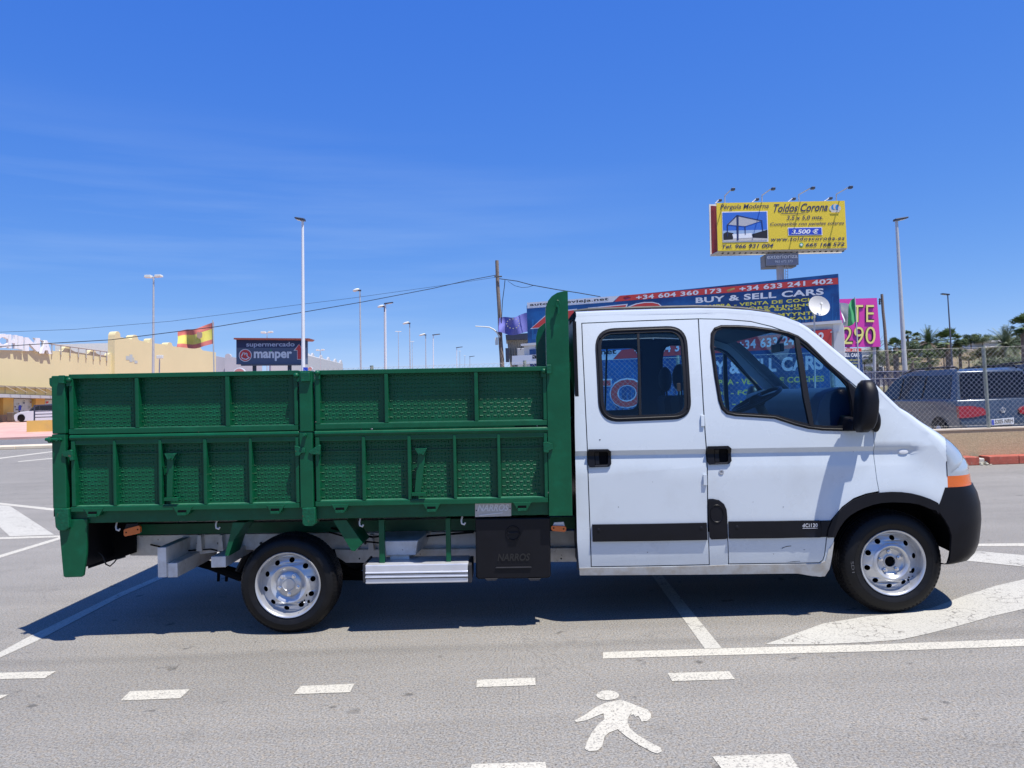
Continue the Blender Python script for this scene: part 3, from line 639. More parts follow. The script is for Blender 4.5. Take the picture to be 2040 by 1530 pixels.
# ---------------- wheels
def wheel(px_, py_, Y, hubstyle, rot=0.0):
    c = P(px_, py_, Y); c = Vector((c.x, Y, c.z)); RR = c.z          # resting on the ground
    wh = bpy.data.objects.new('wheel', None); wh.location = (0, 0, 0); wh.empty_display_size = 0.1; COL.objects.link(wh); wh.parent = truck; wh.matrix_parent_inverse = Matrix.Translation(truck.location).inverted()
    t = MB(); prof = [(0.214,0.012),(0.228,0.003),(0.262,-0.006),(0.262,-0.0072),(0.265,-0.0072),(0.265,-0.006),(0.290,-0.004),(RR-0.022,0.012),(RR-0.007,0.030),(RR-0.001,0.048)]
    for gz in (0.075, 0.112, 0.149): prof += [(RR, gz-0.006), (RR-0.008, gz-0.004), (RR-0.008, gz+0.004), (RR, gz+0.006)]
    prof += [(RR-0.001,0.178),(RR-0.02,0.205),(0.28,0.222),(0.214,0.205)]
    t.lathe(prof, c, 96); ty = build(t, 'tyre', M['tyre'], wh, smooth=50)
    k = MB()                                                         # shoulder lugs
    for i in range(70):
        a = 2*pi*i/70; ca, sa = cos(a), sin(a); ta = Vector((-sa, 0, ca)); ra = Vector((ca, 0, sa))
        p0 = c + ra*(RR-0.026) + Vector((0,.014,0)); p1 = c + ra*(RR-0.0035) + Vector((0,.040,0)); tt = ta*0.0085; o_ = (ra*0.004 + Vector((0,-.005,0)))
        k.add([p0-tt, p0+tt, p1+tt, p1-tt, p0-tt*.8+o_, p0+tt*.8+o_, p1+tt*.8+ra*0.001+Vector((0,-.004,0)), p1-tt*.8+ra*0.001+Vector((0,-.004,0))], [(4,5,6,7),(0,1,5,4),(1,2,6,5),(3,0,4,7)])
    NT = 76
    for i in range(NT):
        for b_, (z0_, z1_) in enumerate(((.050,.068),(.082,.105),(.119,.142),(.156,.176))):
            a = 2*pi*(i + .35*b_)/NT; da = 2*pi/NT*.36; q8 = []
            for rr_ in (RR-.001, RR+.0022):
                for zz_ in (z0_, z1_):
                    for aa_ in (a-da, a+da): q8.append(c + Vector((rr_*cos(aa_), zz_, rr_*sin(aa_))) - Vector((0,0,.001)))
            k.add(q8, [(4,5,7,6),(0,1,5,4),(2,6,7,3),(0,4,6,2),(1,3,7,5)])
    tag(build(k, 'tread_blocks', M['tyre'], wh, keep=True), kind='stuff')
    r = MB()
    r.lathe([(0.219,0.012),(0.222,0.004),(0.219,-0.001),(0.213,0.000),(0.207,0.010),(0.202,0.020),(0.199,0.036),(0.196,0.050),(0.190,0.058)], c, 96)
    rim = build(r, 'rim', M['rim'], wh, smooth=50)
    NH = 10; ro, ri = 0.190, 0.128; yo, yi = 0.058, 0.026
    outer = [Vector((ro*cos(2*pi*i/80), ro*sin(2*pi*i/80), 0)) for i in range(80)]
    inner = [Vector((ri*cos(2*pi*i/60), ri*sin(2*pi*i/60), 0)) for i in range(60)][::-1]
    loops = [outer, inner]
    for j in range(NH):
        a = rot + 2*pi*(j+0.25)/NH; rc = 0.163; h_ = []
        for i in range(14):
            b = -2*pi*i/14; u, v = 0.0185*cos(b), 0.0165*sin(b)
            h_.append(Vector(((rc+v)*cos(a) - u*sin(a), (rc+v)*sin(a) + u*cos(a), 0)))
        loops.append(h_)
    flat = [v for l in loops for v in l]; tri = tessellate_polygon(loops)
    dd = lambda rr: yi + (yo-yi)*((rr-ri)/(ro-ri))**1.3 if rr > ri else yi
    d = MB().add([(c.x+v.x, c.y + dd(max(v.length, ri)), c.z+v.y) for v in flat], [tuple(x) for x in tri])
    dk = build(d, 'wheel_disc', M['rim'], wh); dk.data.shade_flat()
    for p in dk.data.polygons: p.use_smooth = True
    hm = MB()
    if hubstyle == 'front': hp = [(0.128,0.026),(0.122,0.018),(0.112,0.014),(0.104,0.018),(0.094,0.034),(0.086,0.050),(0.078,0.054),(0.060,0.055),(0.047,0.055),(0.042,0.052),(0.041,0.046),(0.036,0.046),(0.036,0.075),(0.0,0.078)]
    else: hp = [(0.128,0.026),(0.122,0.022),(0.112,0.024),(0.100,0.036),(0.088,0.040),(0.080,0.030),(0.070,0.024),(0.045,0.022),(0.044,0.016),(0.041,0.015),(0.038,0.020),(0.0,0.018)]
    hm.lathe(hp, c, 64); build(hm, 'hub', M['rim'], wh, smooth=45)
    if hubstyle == 'front':
        q = MB(); q.lathe([(0.0355,0.062),(0.022,0.060),(0.014,0.052),(0.009,0.050),(0.0,0.052)], c, 24); build(q, 'axle_end', M['dark'], wh, smooth=40)
    yn = 0.052 if hubstyle == 'front' else 0.024
    for j in range(5):
        a = rot + pi/2 + (0 if hubstyle == 'front' else pi) + 2*pi*j/5; p = c + Vector((0.066*cos(a), yn, 0.066*sin(a))); q = MB()
        q.tube([p, p + Vector((0,-.006,0))], 0.014, 12); q.tube([p + Vector((0,-.006,0)), p + Vector((0,-.022,0))], [0.0105, 0.0095], 6); build(q, 'wheel_nut', M['chrome'], wh)
    q = MB(); q.lathe([(0.0,0.10),(0.20,0.10),(0.20,0.14)], c, 32); build(q, 'brake_drum', M['dark'], wh)
    # chips in the wheel paint
    for j in range(7):
        q = MB()
        a = rot - 0.55 - 0.12*j + U(-.05,.05); rr = U(.135,.185) if j < 5 else .207; p = c + Vector((rr*cos(a), dd(rr)-0.0012 if rr < .19 else .018, rr*sin(a)))
        s = U(.004,.011); pts = [p + Vector((s*U(.6,1.3)*cos(t), 0, s*U(.5,1.4)*sin(t))) for t in [2*pi*i/8 for i in range(8)]]
        q.add(pts, [tuple(range(8))]); build(q, 'paint_chip', M['dark'], wh, keep=True)
    pl = Plane(c + Vector((0,-.0075,0)), c + Vector((1,-.0075,0)), c + Vector((0,-.0075,1)))
    return wh, c
wf, cf = wheel(1780, 1121.5, 0.105, 'front', 0.06)
wr_, crr = wheel(573, 1166, 0.10, 'rear', 0.02)
for src, c in ((wf, cf), (wr_, crr)):
    w2 = bpy.data.objects.new('wheel', None); COL.objects.link(w2); w2.parent = truck; w2.matrix_parent_inverse = Matrix.Translation(truck.location).inverted()
    for ch in src.children:
        if ch.name.split('.')[0] not in ('tyre', 'rim', 'wheel_disc', 'hub'): continue
        me = ch.data.copy()
        for v in me.vertices: v.co.y = 2*YC - v.co.y
        me.flip_normals(); o = bpy.data.objects.new(ch.name.split('.')[0], me); COL.objects.link(o); o.parent = w2
tl = Plane(cf + Vector((0,-.0085,0)), cf + Vector((1,-.0085,0)), cf + Vector((0,-.0085,1)))
text_on('SD1', [cf + Vector((-.292,-.009,.02)), cf + Vector((-.285,-.009,-.055)), cf + Vector((-.266,-.009,-.053)), cf + Vector((-.272,-.009,.022))], mat('tyre_letter', (0.09,0.09,0.095), 0.5), wf)
# ------------------------------------------------------------------ cab
YB = 0.065
def P3(px, py, Y): return P(px, py, Y)
_a, _b = P(1200, 898, YB), P(1800, 888, YB)
SL = (_b.z-_a.z)/(_b.x-_a.x); Z0 = _a.z - SL*_a.x
XE0, XE1 = P(1817, 890, YB).x, P(1827, 890, YB).x
WCX, WCZ = cf.x, cf.z
def sideY(x, z):
    v = z - (Z0 + SL*x); y = YB
    if v > 0: y += (0.045 + 0.10*min(1, max(0, (x-2.45)/0.25)))*v + 0.12*(v/0.95)**2.0
    f = 1.0 if x < XE0 else max(0.0, 1-(x-XE0)/(XE1-XE0))
    if v <= 0 and v > -0.034: y += 0.019*f*(-v/0.034)
    elif v <= -0.034: y += 0.019*f*max(0.25, 1-((-0.034-v)/0.13))
    if z < 0.62: y += 0.03*((0.62-z)/0.27)**2
    r = math.hypot(x-WCX, z-WCZ)
    if r < 0.72 and z > WCZ-0.1: y -= 0.022*(0.5+0.5*cos(pi*min(1, max(0, (r-0.47)/0.25))))
    return y
def SP(px, py):
    Y = YB
    for _ in range(4):
        p = P(px, py, Y); Y = sideY(p.x, p.z)
    return (p.x, p.z)
def XZ(q): return (q[1], q[2]) if q[0] == 'w' else SP(q[0], q[1])
def shrink(pts, d):       # offset polygon inward by d
    n = len(pts); a = sum(pts[i][0]*pts[(i+1) % n][1] - pts[(i+1) % n][0]*pts[i][1] for i in range(n)); s = 1 if a > 0 else -1; r = []
    for i in range(n):
        p, q, t = pts[i-1], pts[i], pts[(i+1) % n]
        e1 = Vector((q[0]-p[0], q[1]-p[1])).normalized(); e2 = Vector((t[0]-q[0], t[1]-q[1])).normalized()
        n1 = Vector((-e1.y, e1.x))*s; n2 = Vector((-e2.y, e2.x))*s; m = (n1+n2)
        m = m.normalized() / max(0.5, sqrt((1+n1.dot(n2))/2)) if m.length > 1e-6 else n1
        r.append((q[0]+m.x*d, q[1]+m.y*d))
    return r
def rq(c, r, n=7):        # rounded quad, corners in order, radii
    out_ = []; k = len(c); r = r if isinstance(r, (list, tuple)) else [r]*k
    for i in range(k):
        a, b, d = Vector(c[i-1]), Vector(c[i]), Vector(c[(i+1) % k]); u = (a-b).normalized(); v = (d-b).normalized()
        p0 = b+u*r[i]; p2 = b+v*r[i]
        for j in range(n):
            t = j/(n-1); q = p0*(1-t)**2*0.55 + b*2*t*(1-t)*0.55 + p2*t*t*0.55 + (p0*(1-t) + p2*t)*0.45 if False else p0*(1-t)**2 + b*2*t*(1-t) + p2*t*t
            out_.append((q.x, q.y))
    return out_
def smoothpoly(pts, n=4):  # closed Catmull-Rom
    r = []; k = len(pts)
    for i in range(k):
        p0, p1, p2, p3 = [Vector(pts[(i+j) % k]) for j in (-1, 0, 1, 2)]
        for j in range(n):
            t = j/n; q = 0.5*((2*p1) + (p2-p0)*t + (2*p0-5*p1+4*p2-p3)*t*t + (3*p1-p0-3*p2+p3)*t**3); r.append((q.x, q.y))
    return r
def panel_bm(outer, holes=(), yoff=0.0, cell=0.07, thick=0.018, fn=None):
    fn = fn or sideY
    loops = [[Vector((x, 0, z)) for x, z in (XZ(q) for q in l)] for l in [outer] + list(holes)]
    tri = tessellate_polygon([[Vector((v.x, v.z, 0)) for v in l] for l in loops])
    bm = bmesh.new(); vs = [bm.verts.new(v) for l in loops for v in l]
    for t in tri:
        try: bm.faces.new([vs[i] for i in t])
        except ValueError: pass
    bmesh.ops.remove_doubles(bm, verts=bm.verts, dist=1e-5)
    x0 = min(v.co.x for v in bm.verts); x1 = max(v.co.x for v in bm.verts); vv = [v.co.z - (Z0+SL*v.co.x) for v in bm.verts]; v0, v1 = min(vv), max(vv)
    nrm = Vector((-SL, 0, 1)).normalized()
    lv = [0.0, -0.012, -0.024, -0.034, -0.06, -0.095, -0.13]
    k = v0 + cell
    while k < v1:
        if min(abs(k-q) for q in lv) > 0.02: lv.append(k)
        k += cell
    for k in lv:
        if v0 < k < v1: bmesh.ops.bisect_plane(bm, geom=bm.verts[:]+bm.edges[:]+bm.faces[:], dist=1e-6, plane_co=(0, 0, Z0+k), plane_no=nrm)
    k = x0 + cell
    while k < x1:
        bmesh.ops.bisect_plane(bm, geom=bm.verts[:]+bm.edges[:]+bm.faces[:], dist=1e-6, plane_co=(k, 0, 0), plane_no=(1, 0, 0)); k += cell
    for v in bm.verts: v.co.y = fn(v.co.x, v.co.z) + yoff
    bm.normal_update()
    for f in bm.faces:
        if f.normal.y > 0: f.normal_flip()
    if thick:
        e = [e for e in bm.edges if e.is_boundary]; r = bmesh.ops.extrude_edge_only(bm, edges=e)
        for v in r['geom']:
            if isinstance(v, bmesh.types.BMVert): v.co.y += thick
    return bm
def fin(bm, name, m, parent, smooth=30, mirror=False, bevel=0):
    if mirror:
        for v in bm.verts: v.co.y = 2*YC - v.co.y
        bmesh.ops.reverse_faces(bm, faces=bm.faces)
    return build(bm, name, m, parent, smooth=smooth, bevel=bevel)
def tube_on(pts, r, yoff=0.0, n=8, closed=True):
    w3 = []
    for q in pts:
        x, z = XZ(q); w3.append(Vector((x, sideY(x, z)+yoff, z)))
    if closed: w3.append(w3[0])
    return MB().tube(w3, r, n, cap=not closed)

# profile of the cab seen from the side: pixel, inward drop towards the sides, rounding exponent
PF = [(1146,619,.055),(1200,616.5,.055),(1300,613.5,.055),(1390,611.5,.055),(1440,612,.055),(1490,615.5,.055),(1530,621,.055),(1560,629,.055),(1587,640,.055),(1604,651,.055),(1625,669,.055),
      (1650,692,.055),(1680,719,.055),(1713,749,.055),(1745,782,.055),(1772,808,.06),(1788,816,.08),(1819,833,.11),(1854,852,.17),(1887,872,.24),(1908,888,.29),(1926,908,.33),(1934,922,.35),(1937,940,.36),(1940,959,.37),
      (1946,960,.37),(1955,978,.37),(1960,999,.37),(1961,1030,.37),(1958,1075,.37),(1952,1094,.37),(1942,1106,.37),(1925,1110,.37)]
IW0, IW1, IBUMP = 8, 15, 25
pts = [Vector((P(a, b, 0.28).x, P(a, b, 0.28).z)) for a, b, h in PF]; hs = [h for *_, h in PF]
nrm = []
for i in range(len(pts)):
    t = pts[min(i+1, len(pts)-1)] - pts[max(i-1, 0)]; t.normalize(); nrm.append(Vector((-t.y, t.x)))
for i in range(len(nrm)): # smooth normals on the nose
    pass
nr2 = []
for i in range(len(nrm)):
    a = Vector((0, 0))
    for j in (-2, -1, 0, 1, 2):
        if 0 <= i+j < len(nrm): a += nrm[i+j]*(3-abs(j))
    nr2.append(a.normalized())
nrm = nr2
for i in range(24, len(nrm)): nrm[i] = Vector((1.0, -0.02)).normalized()
for i, w_ in ((21,.45),(22,.65),(23,.85)): nrm[i] = (nrm[i]*(1-w_) + Vector((1, 0))*w_).normalized()
pts = [p + n*h*(0.16 if h < .1 else ({15:.06,16:.06,17:.08,18:.12,19:.17,20:.20}.get(i_, .22) if i_ < 25 else 0.15)) for i_, (p, n, h) in enumerate(zip(pts, nrm, hs))]
for i in range(IBUMP, len(pts)): pts[i] += Vector((0.006, 0))
# resample
PP = []
for i in range(len(pts)-1):
    k = 3 if i >= 15 else 2
    for j in range(k):
        t = j/k; PP.append((pts[i].lerp(pts[i+1], t), nrm[i].lerp(nrm[i+1], t).normalized(), hs[i]*(1-t)+hs[i+1]*t, i+t))
PP.append((pts[-1], nrm[-1], hs[-1], float(len(pts)-1)))
EC = [(p - n*h, i) for p, n, h, i in PP]                # side boundary curve
def ecurve(i0, i1): return [('w', e.x, e.y) for e, i in EC if i0-1e-6 <= i <= i1+1e-6]
def shell_bm(i0, i1, smax=1.0, ns=26, lift=0.0):
    rows = []; ss = [sin(pi/2*(-1+2*j/ns))*smax for j in range(ns+1)] if smax == 1.0 else [smax*(-1+2*j/ns) for j in range(ns+1)]
    bm = bmesh.new()
    for (p, n, h, i), (e, _) in zip(PP, EC):
        if not (i0-1e-6 <= i <= i1+1e-6): continue
        ex = 4.0 if h < .1 else max(2.4, 4.0 - (h-.06)*6)
        wd = YC - sideY(e.x, e.y); row = []
        for s in ss:
            d = h*(1-(max(0.0, 1-abs(s)**ex))**(1/ex)) + (0.05 if i > 8 else 0.03)*0.0*s*s
            q = p - n*d + n*lift; row.append(bm.verts.new((q.x, YC - wd*s, q.y)))
        rows.append(row)
    for a, b in zip(rows, rows[1:]):
        for j in range(ns): bm.faces.new((a[j], a[j+1], b[j+1], b[j]))
    bmesh.ops.recalc_face_normals(bm, faces=bm.faces)
    return bm
W_ = M['white']
# --- roof + pillars shell, windscreen
roof = fin(shell_bm(0, IW0), 'roof', W_, truck, 40)
ws = shell_bm(IW0, IW1, ns=40)
ws.faces.index_update()
fr = [f for f in ws.faces if abs(f.calc_center_median().y - YC) < 0.80*(YC-0.1)]
gl = ws.copy(); gl.faces.ensure_lookup_table()
idx = {f.index for f in fr}
bmesh.ops.delete(gl, geom=[f for f in gl.faces if f.index not in idx], context='FACES')
bmesh.ops.delete(ws, geom=fr, context='FACES')
for s_ in (0, 1):
    k = ws.copy(); bmesh.ops.delete(k, geom=[f for f in k.faces if (f.calc_center_median().y > YC) == (s_ == 0)], context='FACES'); fin(k, 'windscreen_pillar', W_, truck, 50)
ws.free(); fin(gl, 'windscreen', M['glass'], truck, 60)
# dark roof gutter strip seen along the top edge
st = MB(); pth = []
for (p, n, h, i) in PP:
    if i <= 8.5: q = p - n*h*0.10 + n*0.006; pth.append((q.x, 0.40, q.y + (0.008 if 0.2 < i else 0)))
st.tube(pth, 0.011, 6); build(st, 'roof_gutter', M['greyp'], roof, smooth=40)
st = MB().xf(Matrix.Identity(4)); st.tube([(a, 2*YC-b, c) for a, b, c in pth], 0.011, 6); build(st, 'roof_gutter', M['greyp'], roof, smooth=40)

DTOP = [(1391.5,635),(1440,636),(1496,640.5),(1537,650.5),(1575,665),(1609,687),(1653,726.5),(1710,775),(1738,814)]
FD = [(1391.5,635),(1393.5,674),(1401,800),(1405,862),(1409,925),(1410,1000),(1411,1036),(1447.5,1037),(1450,1080),(1451.5,1123.5),(1590,1122),(1632,1121),(1639,1116),(1642.5,1106),(1646,1075),(1648,1064),(1656,1036),(1678,1010),(1701,993),(1725,984),(1751.5,979),(1747,956),(1743,925),(1740,856)] + DTOP[:0:-1]
RD = [(1159,644),(1161,700),(1164,760),(1167,825),(1170,890),(1172,956),(1175,1040),(1178,1129),(1290,1127.5),(1413,1125),(1412.5,1098),(1410.5,1054),(1409.5,1000),(1408.5,925),(1404.5,862),(1400.5,800),(1393,674),(1391,635.3),(1280,639)]
CS = [(1155,1146),(1153,1120),(1150,1080),(1148,1000),(1145,850),(1143.5,700),(1143,650)] + ecurve(0, IW1) + [(1745,812),(1738.5,815)] + \
     [(1739,812),(1711,773.5),(1654,725.5),(1610,685.5),(1576,663.5),(1537.5,649.5),(1496.5,639.5),(1440,635),(1391.5,634)] + [(1280,638),(1158,643)] + \
     [(1160,700),(1163,760),(1166,825),(1169,890),(1171,956),(1174,1040),(1177,1130),(1290,1128.5),(1414,1126),(1413.5,1098),(1411.5,1060),(1447,1060),(1449.5,1080),(1450.5,1124.5),(1590,1123),(1633,1122),(1640,1117),(1643.5,1107),(1648,1070),(1662,1069.5),(1657,1100),(1652,1134),(1643,1147.5),(1634,1149),(1619,1147),(1590,1142),(1400,1144)]
RW_o = rq([(1184.5,655.5),(1367,648.5),(1378,834),(1194,841.5)], [40,40,36,42], 9); RW_i = rq([(1196.5,666),(1355.5,660),(1365,824),(1204.5,829)], [26,28,26,28], 9)
FWo = [(1415,690),(1416,664),(1423,653),(1436,648),(1470,648),(1500,650),(1537,655),(1570,661),(1590,669),(1609,683),(1653,726),(1690,760),(1703,775),(1712,790),(1713,820),(1712,845),(1706,857),(1680,858.5),(1640,857.5),(1610,854),(1584,847.5),(1543,834),(1500,831),(1465,829),(1447,825),(1437,815),(1431,798),(1423,750)]
FWi = [(1422,690),(1423,669),(1428,659),(1440,654.5),(1470,654.5),(1500,656.5),(1537,661.5),(1566,667),(1584,674),(1603,689),(1645,728),(1676,756),(1688,770),(1693,790),(1696,815),(1697,838),(1692,846),(1670,848.5),(1640,848),(1614,845),(1588,838.5),(1548,826.5),(1500,823),(1466,821.5),(1452,818),(1443,810),(1438,796),(1430,750)]
for mir in (False, True):
    cs = fin(panel_bm(CS, yoff=0.0005), 'cab_side', W_, truck, 15, mirror=mir)
    rdo = fin(panel_bm(shrink(RD, 0.9), [RW_o]), 'rear_door', W_, truck, 15, mirror=mir)
    fdo = fin(panel_bm(shrink(FD, 0.9), [FWo]), 'front_door', W_, truck, 15, mirror=mir)
    fin(panel_bm(shrink(RW_o, -0.4), [RW_i], yoff=-0.004, thick=0.03), 'window_seal', M['rubber'], rdo, mirror=mir)
    fin(panel_bm(shrink(FWo, -0.4), [FWi], yoff=-0.004, thick=0.03), 'window_seal', M['rubber'], fdo, mirror=mir)
    fin(panel_bm(RW_i, yoff=0.008, thick=0), 'window_glass', M['glass'], rdo, 60, mirror=mir)
    fin(panel_bm(FWi, yoff=0.008, thick=0), 'window_glass', M['glass'], fdo, 60, mirror=mir)
    b = tube_on(shrink(RW_o, 5.0), 0.0065, -0.006)
    if mir: b.mirror_y(YC)
    build(b, 'seal_bead', M['rubber'], rdo, smooth=60)
    b = tube_on(shrink(FWo, 3.0), 0.006, -0.005)
    if mir: b.mirror_y(YC)
    build(b, 'seal_bead', M['rubber'], fdo, smooth=60)
    fin(panel_bm([(1582,668),(1591,671),(1600,720),(1611,790),(1621,850),(1612,847),(1600,790),(1590,720)], yoff=-0.008, thick=0.03), 'quarter_light_bar', M['rubber'], fdo, mirror=mir)
    fin(panel_bm([(1269,660),(1273.5,660),(1278,829),(1273,829)], yoff=-0.001, thick=0.02), 'window_divider', M['rubber'], rdo, mirror=mir)
    # inner lining of the body side, seen through the far windows; also what shows in the door gaps
    LN = [(1150,1138),(1146,660),(1160,648),(1390,640),(1500,645),(1575,669),(1612,694),(1655,732),(1700,772),(1728,800),(1735,900),(1738,990),(1690,1010),(1665,1040),(1655,1069),(1648,1100),(1640,1138)]
    fin(panel_bm(LN, [shrink(RW_o, 2), shrink(FWo, 2)], yoff=0.032, thick=0.03), 'door_lining', M['inner'], truck, mirror=mir)
    if mir: continue
    # near side furniture
    s = fin(panel_bm([(1155,1146),(1154,1132),(1177,1131),(1290,1129.5),(1414,1127),(1450,1125.5),(1590,1124),(1633,1123),(1645,1117),(1650,1095),(1661,1080),(1657,1110),(1652,1134),(1643,1148),(1619,1147.5),(1590,1142.5),(1400,1144.5)], yoff=-0.003, thick=0.02), 'sill', M['whitedirt'], truck)
    # handles
    for (poly, rec, grip, par) in (([(1172,895),(1211,894.5),(1217,900),(1217.5,924),(1213,929.5),(1174,931),(1171.5,925),(1171,900)], [(1184,900),(1209,899.5),(1211.5,903),(1211,923),(1208,926),(1185,927)], [(1185,901),(1193,901),(1194,925.5),(1186,926)], rdo),
                                   ([(1409,889),(1450,888),(1456,893),(1456.5,918),(1451,924),(1412,925.5),(1409,920),(1408,895)], [(1422,894),(1447,893.5),(1450,897),(1450,917),(1447,921),(1423,922)], [(1423,895),(1432,895),(1433,920.5),(1424,921)], fdo)):
        h = fin(panel_bm(poly, [rec], yoff=-0.014, thick=0.016), 'door_handle', M['blackp'], par, bevel=0.003)
        fin(panel_bm(rec, yoff=-0.001, thick=0), 'handle_recess', M['dark'], h); fin(panel_bm(grip, yoff=-0.011, thick=0.006), 'handle_grip', M['blackp'], h, bevel=0.002)
        x0 = rec[5][0]; fin(panel_bm([(rec[0][0]+2, rec[4][1]+.5),(rec[2][0]-1, rec[4][1]-.5),(rec[2][0]-2, rec[4][1]+2.2),(rec[0][0]+1, rec[4][1]+3)], yoff=-0.0145, thick=0.004), 'handle_edge', M['greyp'], h)
    c = SP(1437, 940); k = MB(); k.lathe([(0.018,0.0),(0.017,-0.004),(0.012,-0.005),(0.011,-0.002),(0.0,-0.002)], (c[0], sideY(*c), c[1]), 24); lk = build(k, 'door_lock', M['rim'], fdo, smooth=40)
    k = MB().box((c[0]-.006, sideY(*c)-.0035, c[1]-.002), (c[0]+.006, sideY(*c)-.0015, c[1]+.002)); build(k, 'key_slot', M['dark'], lk)
    for x, y0, y1 in ((1399,827,849),(1404,945,966)):
        k = fin(panel_bm([(x-3.5,y0),(x+3.5,y0),(x+4,y1),(x-3,y1)], yoff=-0.014, thick=0.016), 'door_hinge', W_, fdo, bevel=0.003)
    def molding(pts, par, mats=M['blackp'], off=-0.016): return fin(panel_bm(pts, yoff=off, thick=0.02), 'side_molding', mats, par, bevel=0.005)
    m1 = molding([(1179.5,1044.5),(1300,1043),(1407,1041),(1408.5,1075),(1300,1077),(1180.5,1078.5)], rdo)
    m2 = molding([(1451,1038.5),(1550,1037.5),(1632,1036.5),(1634,1055),(1633,1070),(1550,1071.5),(1452,1072.5)], fdo)
    m3 = molding([(1633.5,1037),(1656,1036.5),(1649,1052),(1645.5,1069.5),(1634,1070)], fdo, off=-0.010)
    for x, y, p in ((1192,1056,m1),(1396,1052,m1),(1467,1050,m2)):
        c = SP(x, y); k = MB(); k.lathe([(0.013,-0.0165),(0.010,-0.0185),(0.0,-0.018)], (c[0], sideY(*c), c[1]), 16); build(k, 'molding_plug', M['blackp'], p, smooth=40)
    # engine badge
    c0, c1 = SP(1596, 1052), SP(1631, 1042)
    bp = Plane((c0[0], sideY(*c0)-.0165, c0[1]), (c1[0], sideY(*c1)-.0165, c0[1]), (c0[0], sideY(*c0)-.0165, c1[1]))
    bp.text('dCi120', 1599, 1050.5, 1629, 1050, 7.5, 7.5, mat('badge_grey', (0.55,0.55,0.58), 0.3), m2, bold=0.02, lift=0.002, space=1.15)
    bp.poly([(1599,1052.2),(1629,1051.7),(1629,1052.6),(1599,1053.1)], mat('badge_grey', (0,0,0)), m2, lift=0.002)
    # fuel filler piece in the pillar
    fp = fin(panel_bm([(1410.5,1000),(1411,994),(1420,993.5),(1432,996),(1442,1004),(1447,1015),(1448.5,1030),(1449,1071),(1446,1073.5),(1417,1074.5),(1413.5,1070),(1411,1040)], yoff=-0.008, thick=0.012), 'pillar_trim', M['blackp'], truck, bevel=0.003)
    c = SP(1427.5, 1023); k = MB(); n0 = len(k.v); k.lathe([(0.047,0.001),(0.044,-0.004),(0.041,-0.002),(0.034,0.012),(0.0,0.016)], (0, 0, 0), 28); k.xf(Matrix.Translation((c[0], sideY(*c)-.009, c[1])) @ Matrix.Diagonal((1, 1, 1.32, 1))); cup = build(k, 'filler_cup', M['blackp'], fp, smooth=50)
    k = MB(); k.lathe([(0.018,0.0),(0.016,-0.006),(0.0,-0.007)], (c[0], sideY(*c), c[1]), 20); build(k, 'filler_lock', M['greyp'], cup, smooth=40)

# --- nose: side fill + shell, then cut into fender, headlight, indicator, bumper, bonnet
NS = [(1740.5,856),(1739,815),(1745,812)] + ecurve(IW1, len(PF)-1) + [(1889,1125.5),(1893,1100),(1895,1066),(1890,1050),(1882,1036),(1872,1022),(1863,1012),(1852,1004),(1826,993),(1795,987),(1773,986.5),(1752.5,988),(1752,979),(1747.5,956),(1743.5,925)]
def cutnose():
    bm = panel_bm(NS, thick=0, cell=0.06)
    sh = shell_bm(IW1, len(PF)-1, ns=44)
    me = bpy.data.meshes.new('x'); sh.to_mesh(me); sh.free(); bm.from_mesh(me)
    b2 = panel_bm(NS, thick=0, cell=0.06)
    for v in b2.verts: v.co.y = 2*YC - v.co.y
    me2 = bpy.data.meshes.new('x'); b2.to_mesh(me2); b2.free(); bm.from_mesh(me2)
    bpy.data.meshes.remove(me); bpy.data.meshes.remove(me2)
    bmesh.ops.remove_doubles(bm, verts=bm.verts, dist=0.0012)
    return bm
nose = cutnose()
XH = P(1888, 920, 0.12).x; ZA = P(1900, 945, 0.15).z; ZB = P(1900, 967, 0.15).z; YH = 0.62; ZG = P(1887, 905, 0.2).z
b0, b1 = P(1883, 967, YB), P(1864, 1013, YB); bd = (b1-b0)
bn = Vector((bd.z, 0, -bd.x)).normalized()
def cut(co, no): bmesh.ops.bisect_plane(nose, geom=nose.verts[:]+nose.edges[:]+nose.faces[:], dist=1e-6, plane_co=co, plane_no=no)
XH = P(1886, 920, 0.07).x; TH = 0.565; cut((XH,.07,0), (1,-TH,0)); cut((XH,2*YC-.07,0), (1,TH,0)); cut((0,0,ZA), (0,0,1)); cut((0,0,ZB), (0,0,1)); cut(b0, bn)
cut((0,YH,0), (0,1,0)); cut((0,2*YC-YH,0), (0,1,0))
cut((XH+0.02,0,P(1888,874,0.2).z), Vector((0.35,0,1)))
def cls(f):
    c = f.calc_center_median(); e = min(c.y, 2*YC-c.y)
    side_b = (c - b0).dot(bn if bn.x > 0 else -bn)
    if c.z < ZB: return 'bumper' if side_b > 0 else 'fender'
    if c.x - TH*(e-.07) > XH and e < YH: return 'indicator' if c.z < ZA else 'headlight'
    if c.x > XH and e >= YH and c.z < ZG - 0.02: return 'grille'
    return 'bonnet'
nose.normal_update()
groups = {}
nose.faces.index_update()
for f in nose.faces: groups.setdefault(cls(f), []).append(f.index)
nose.faces.ensure_lookup_table()
HL = mat('headlight_lens', (0.40, 0.45, 0.50), 0.12, metal=0.25, coat=1.0, var=0.05, vs=9)
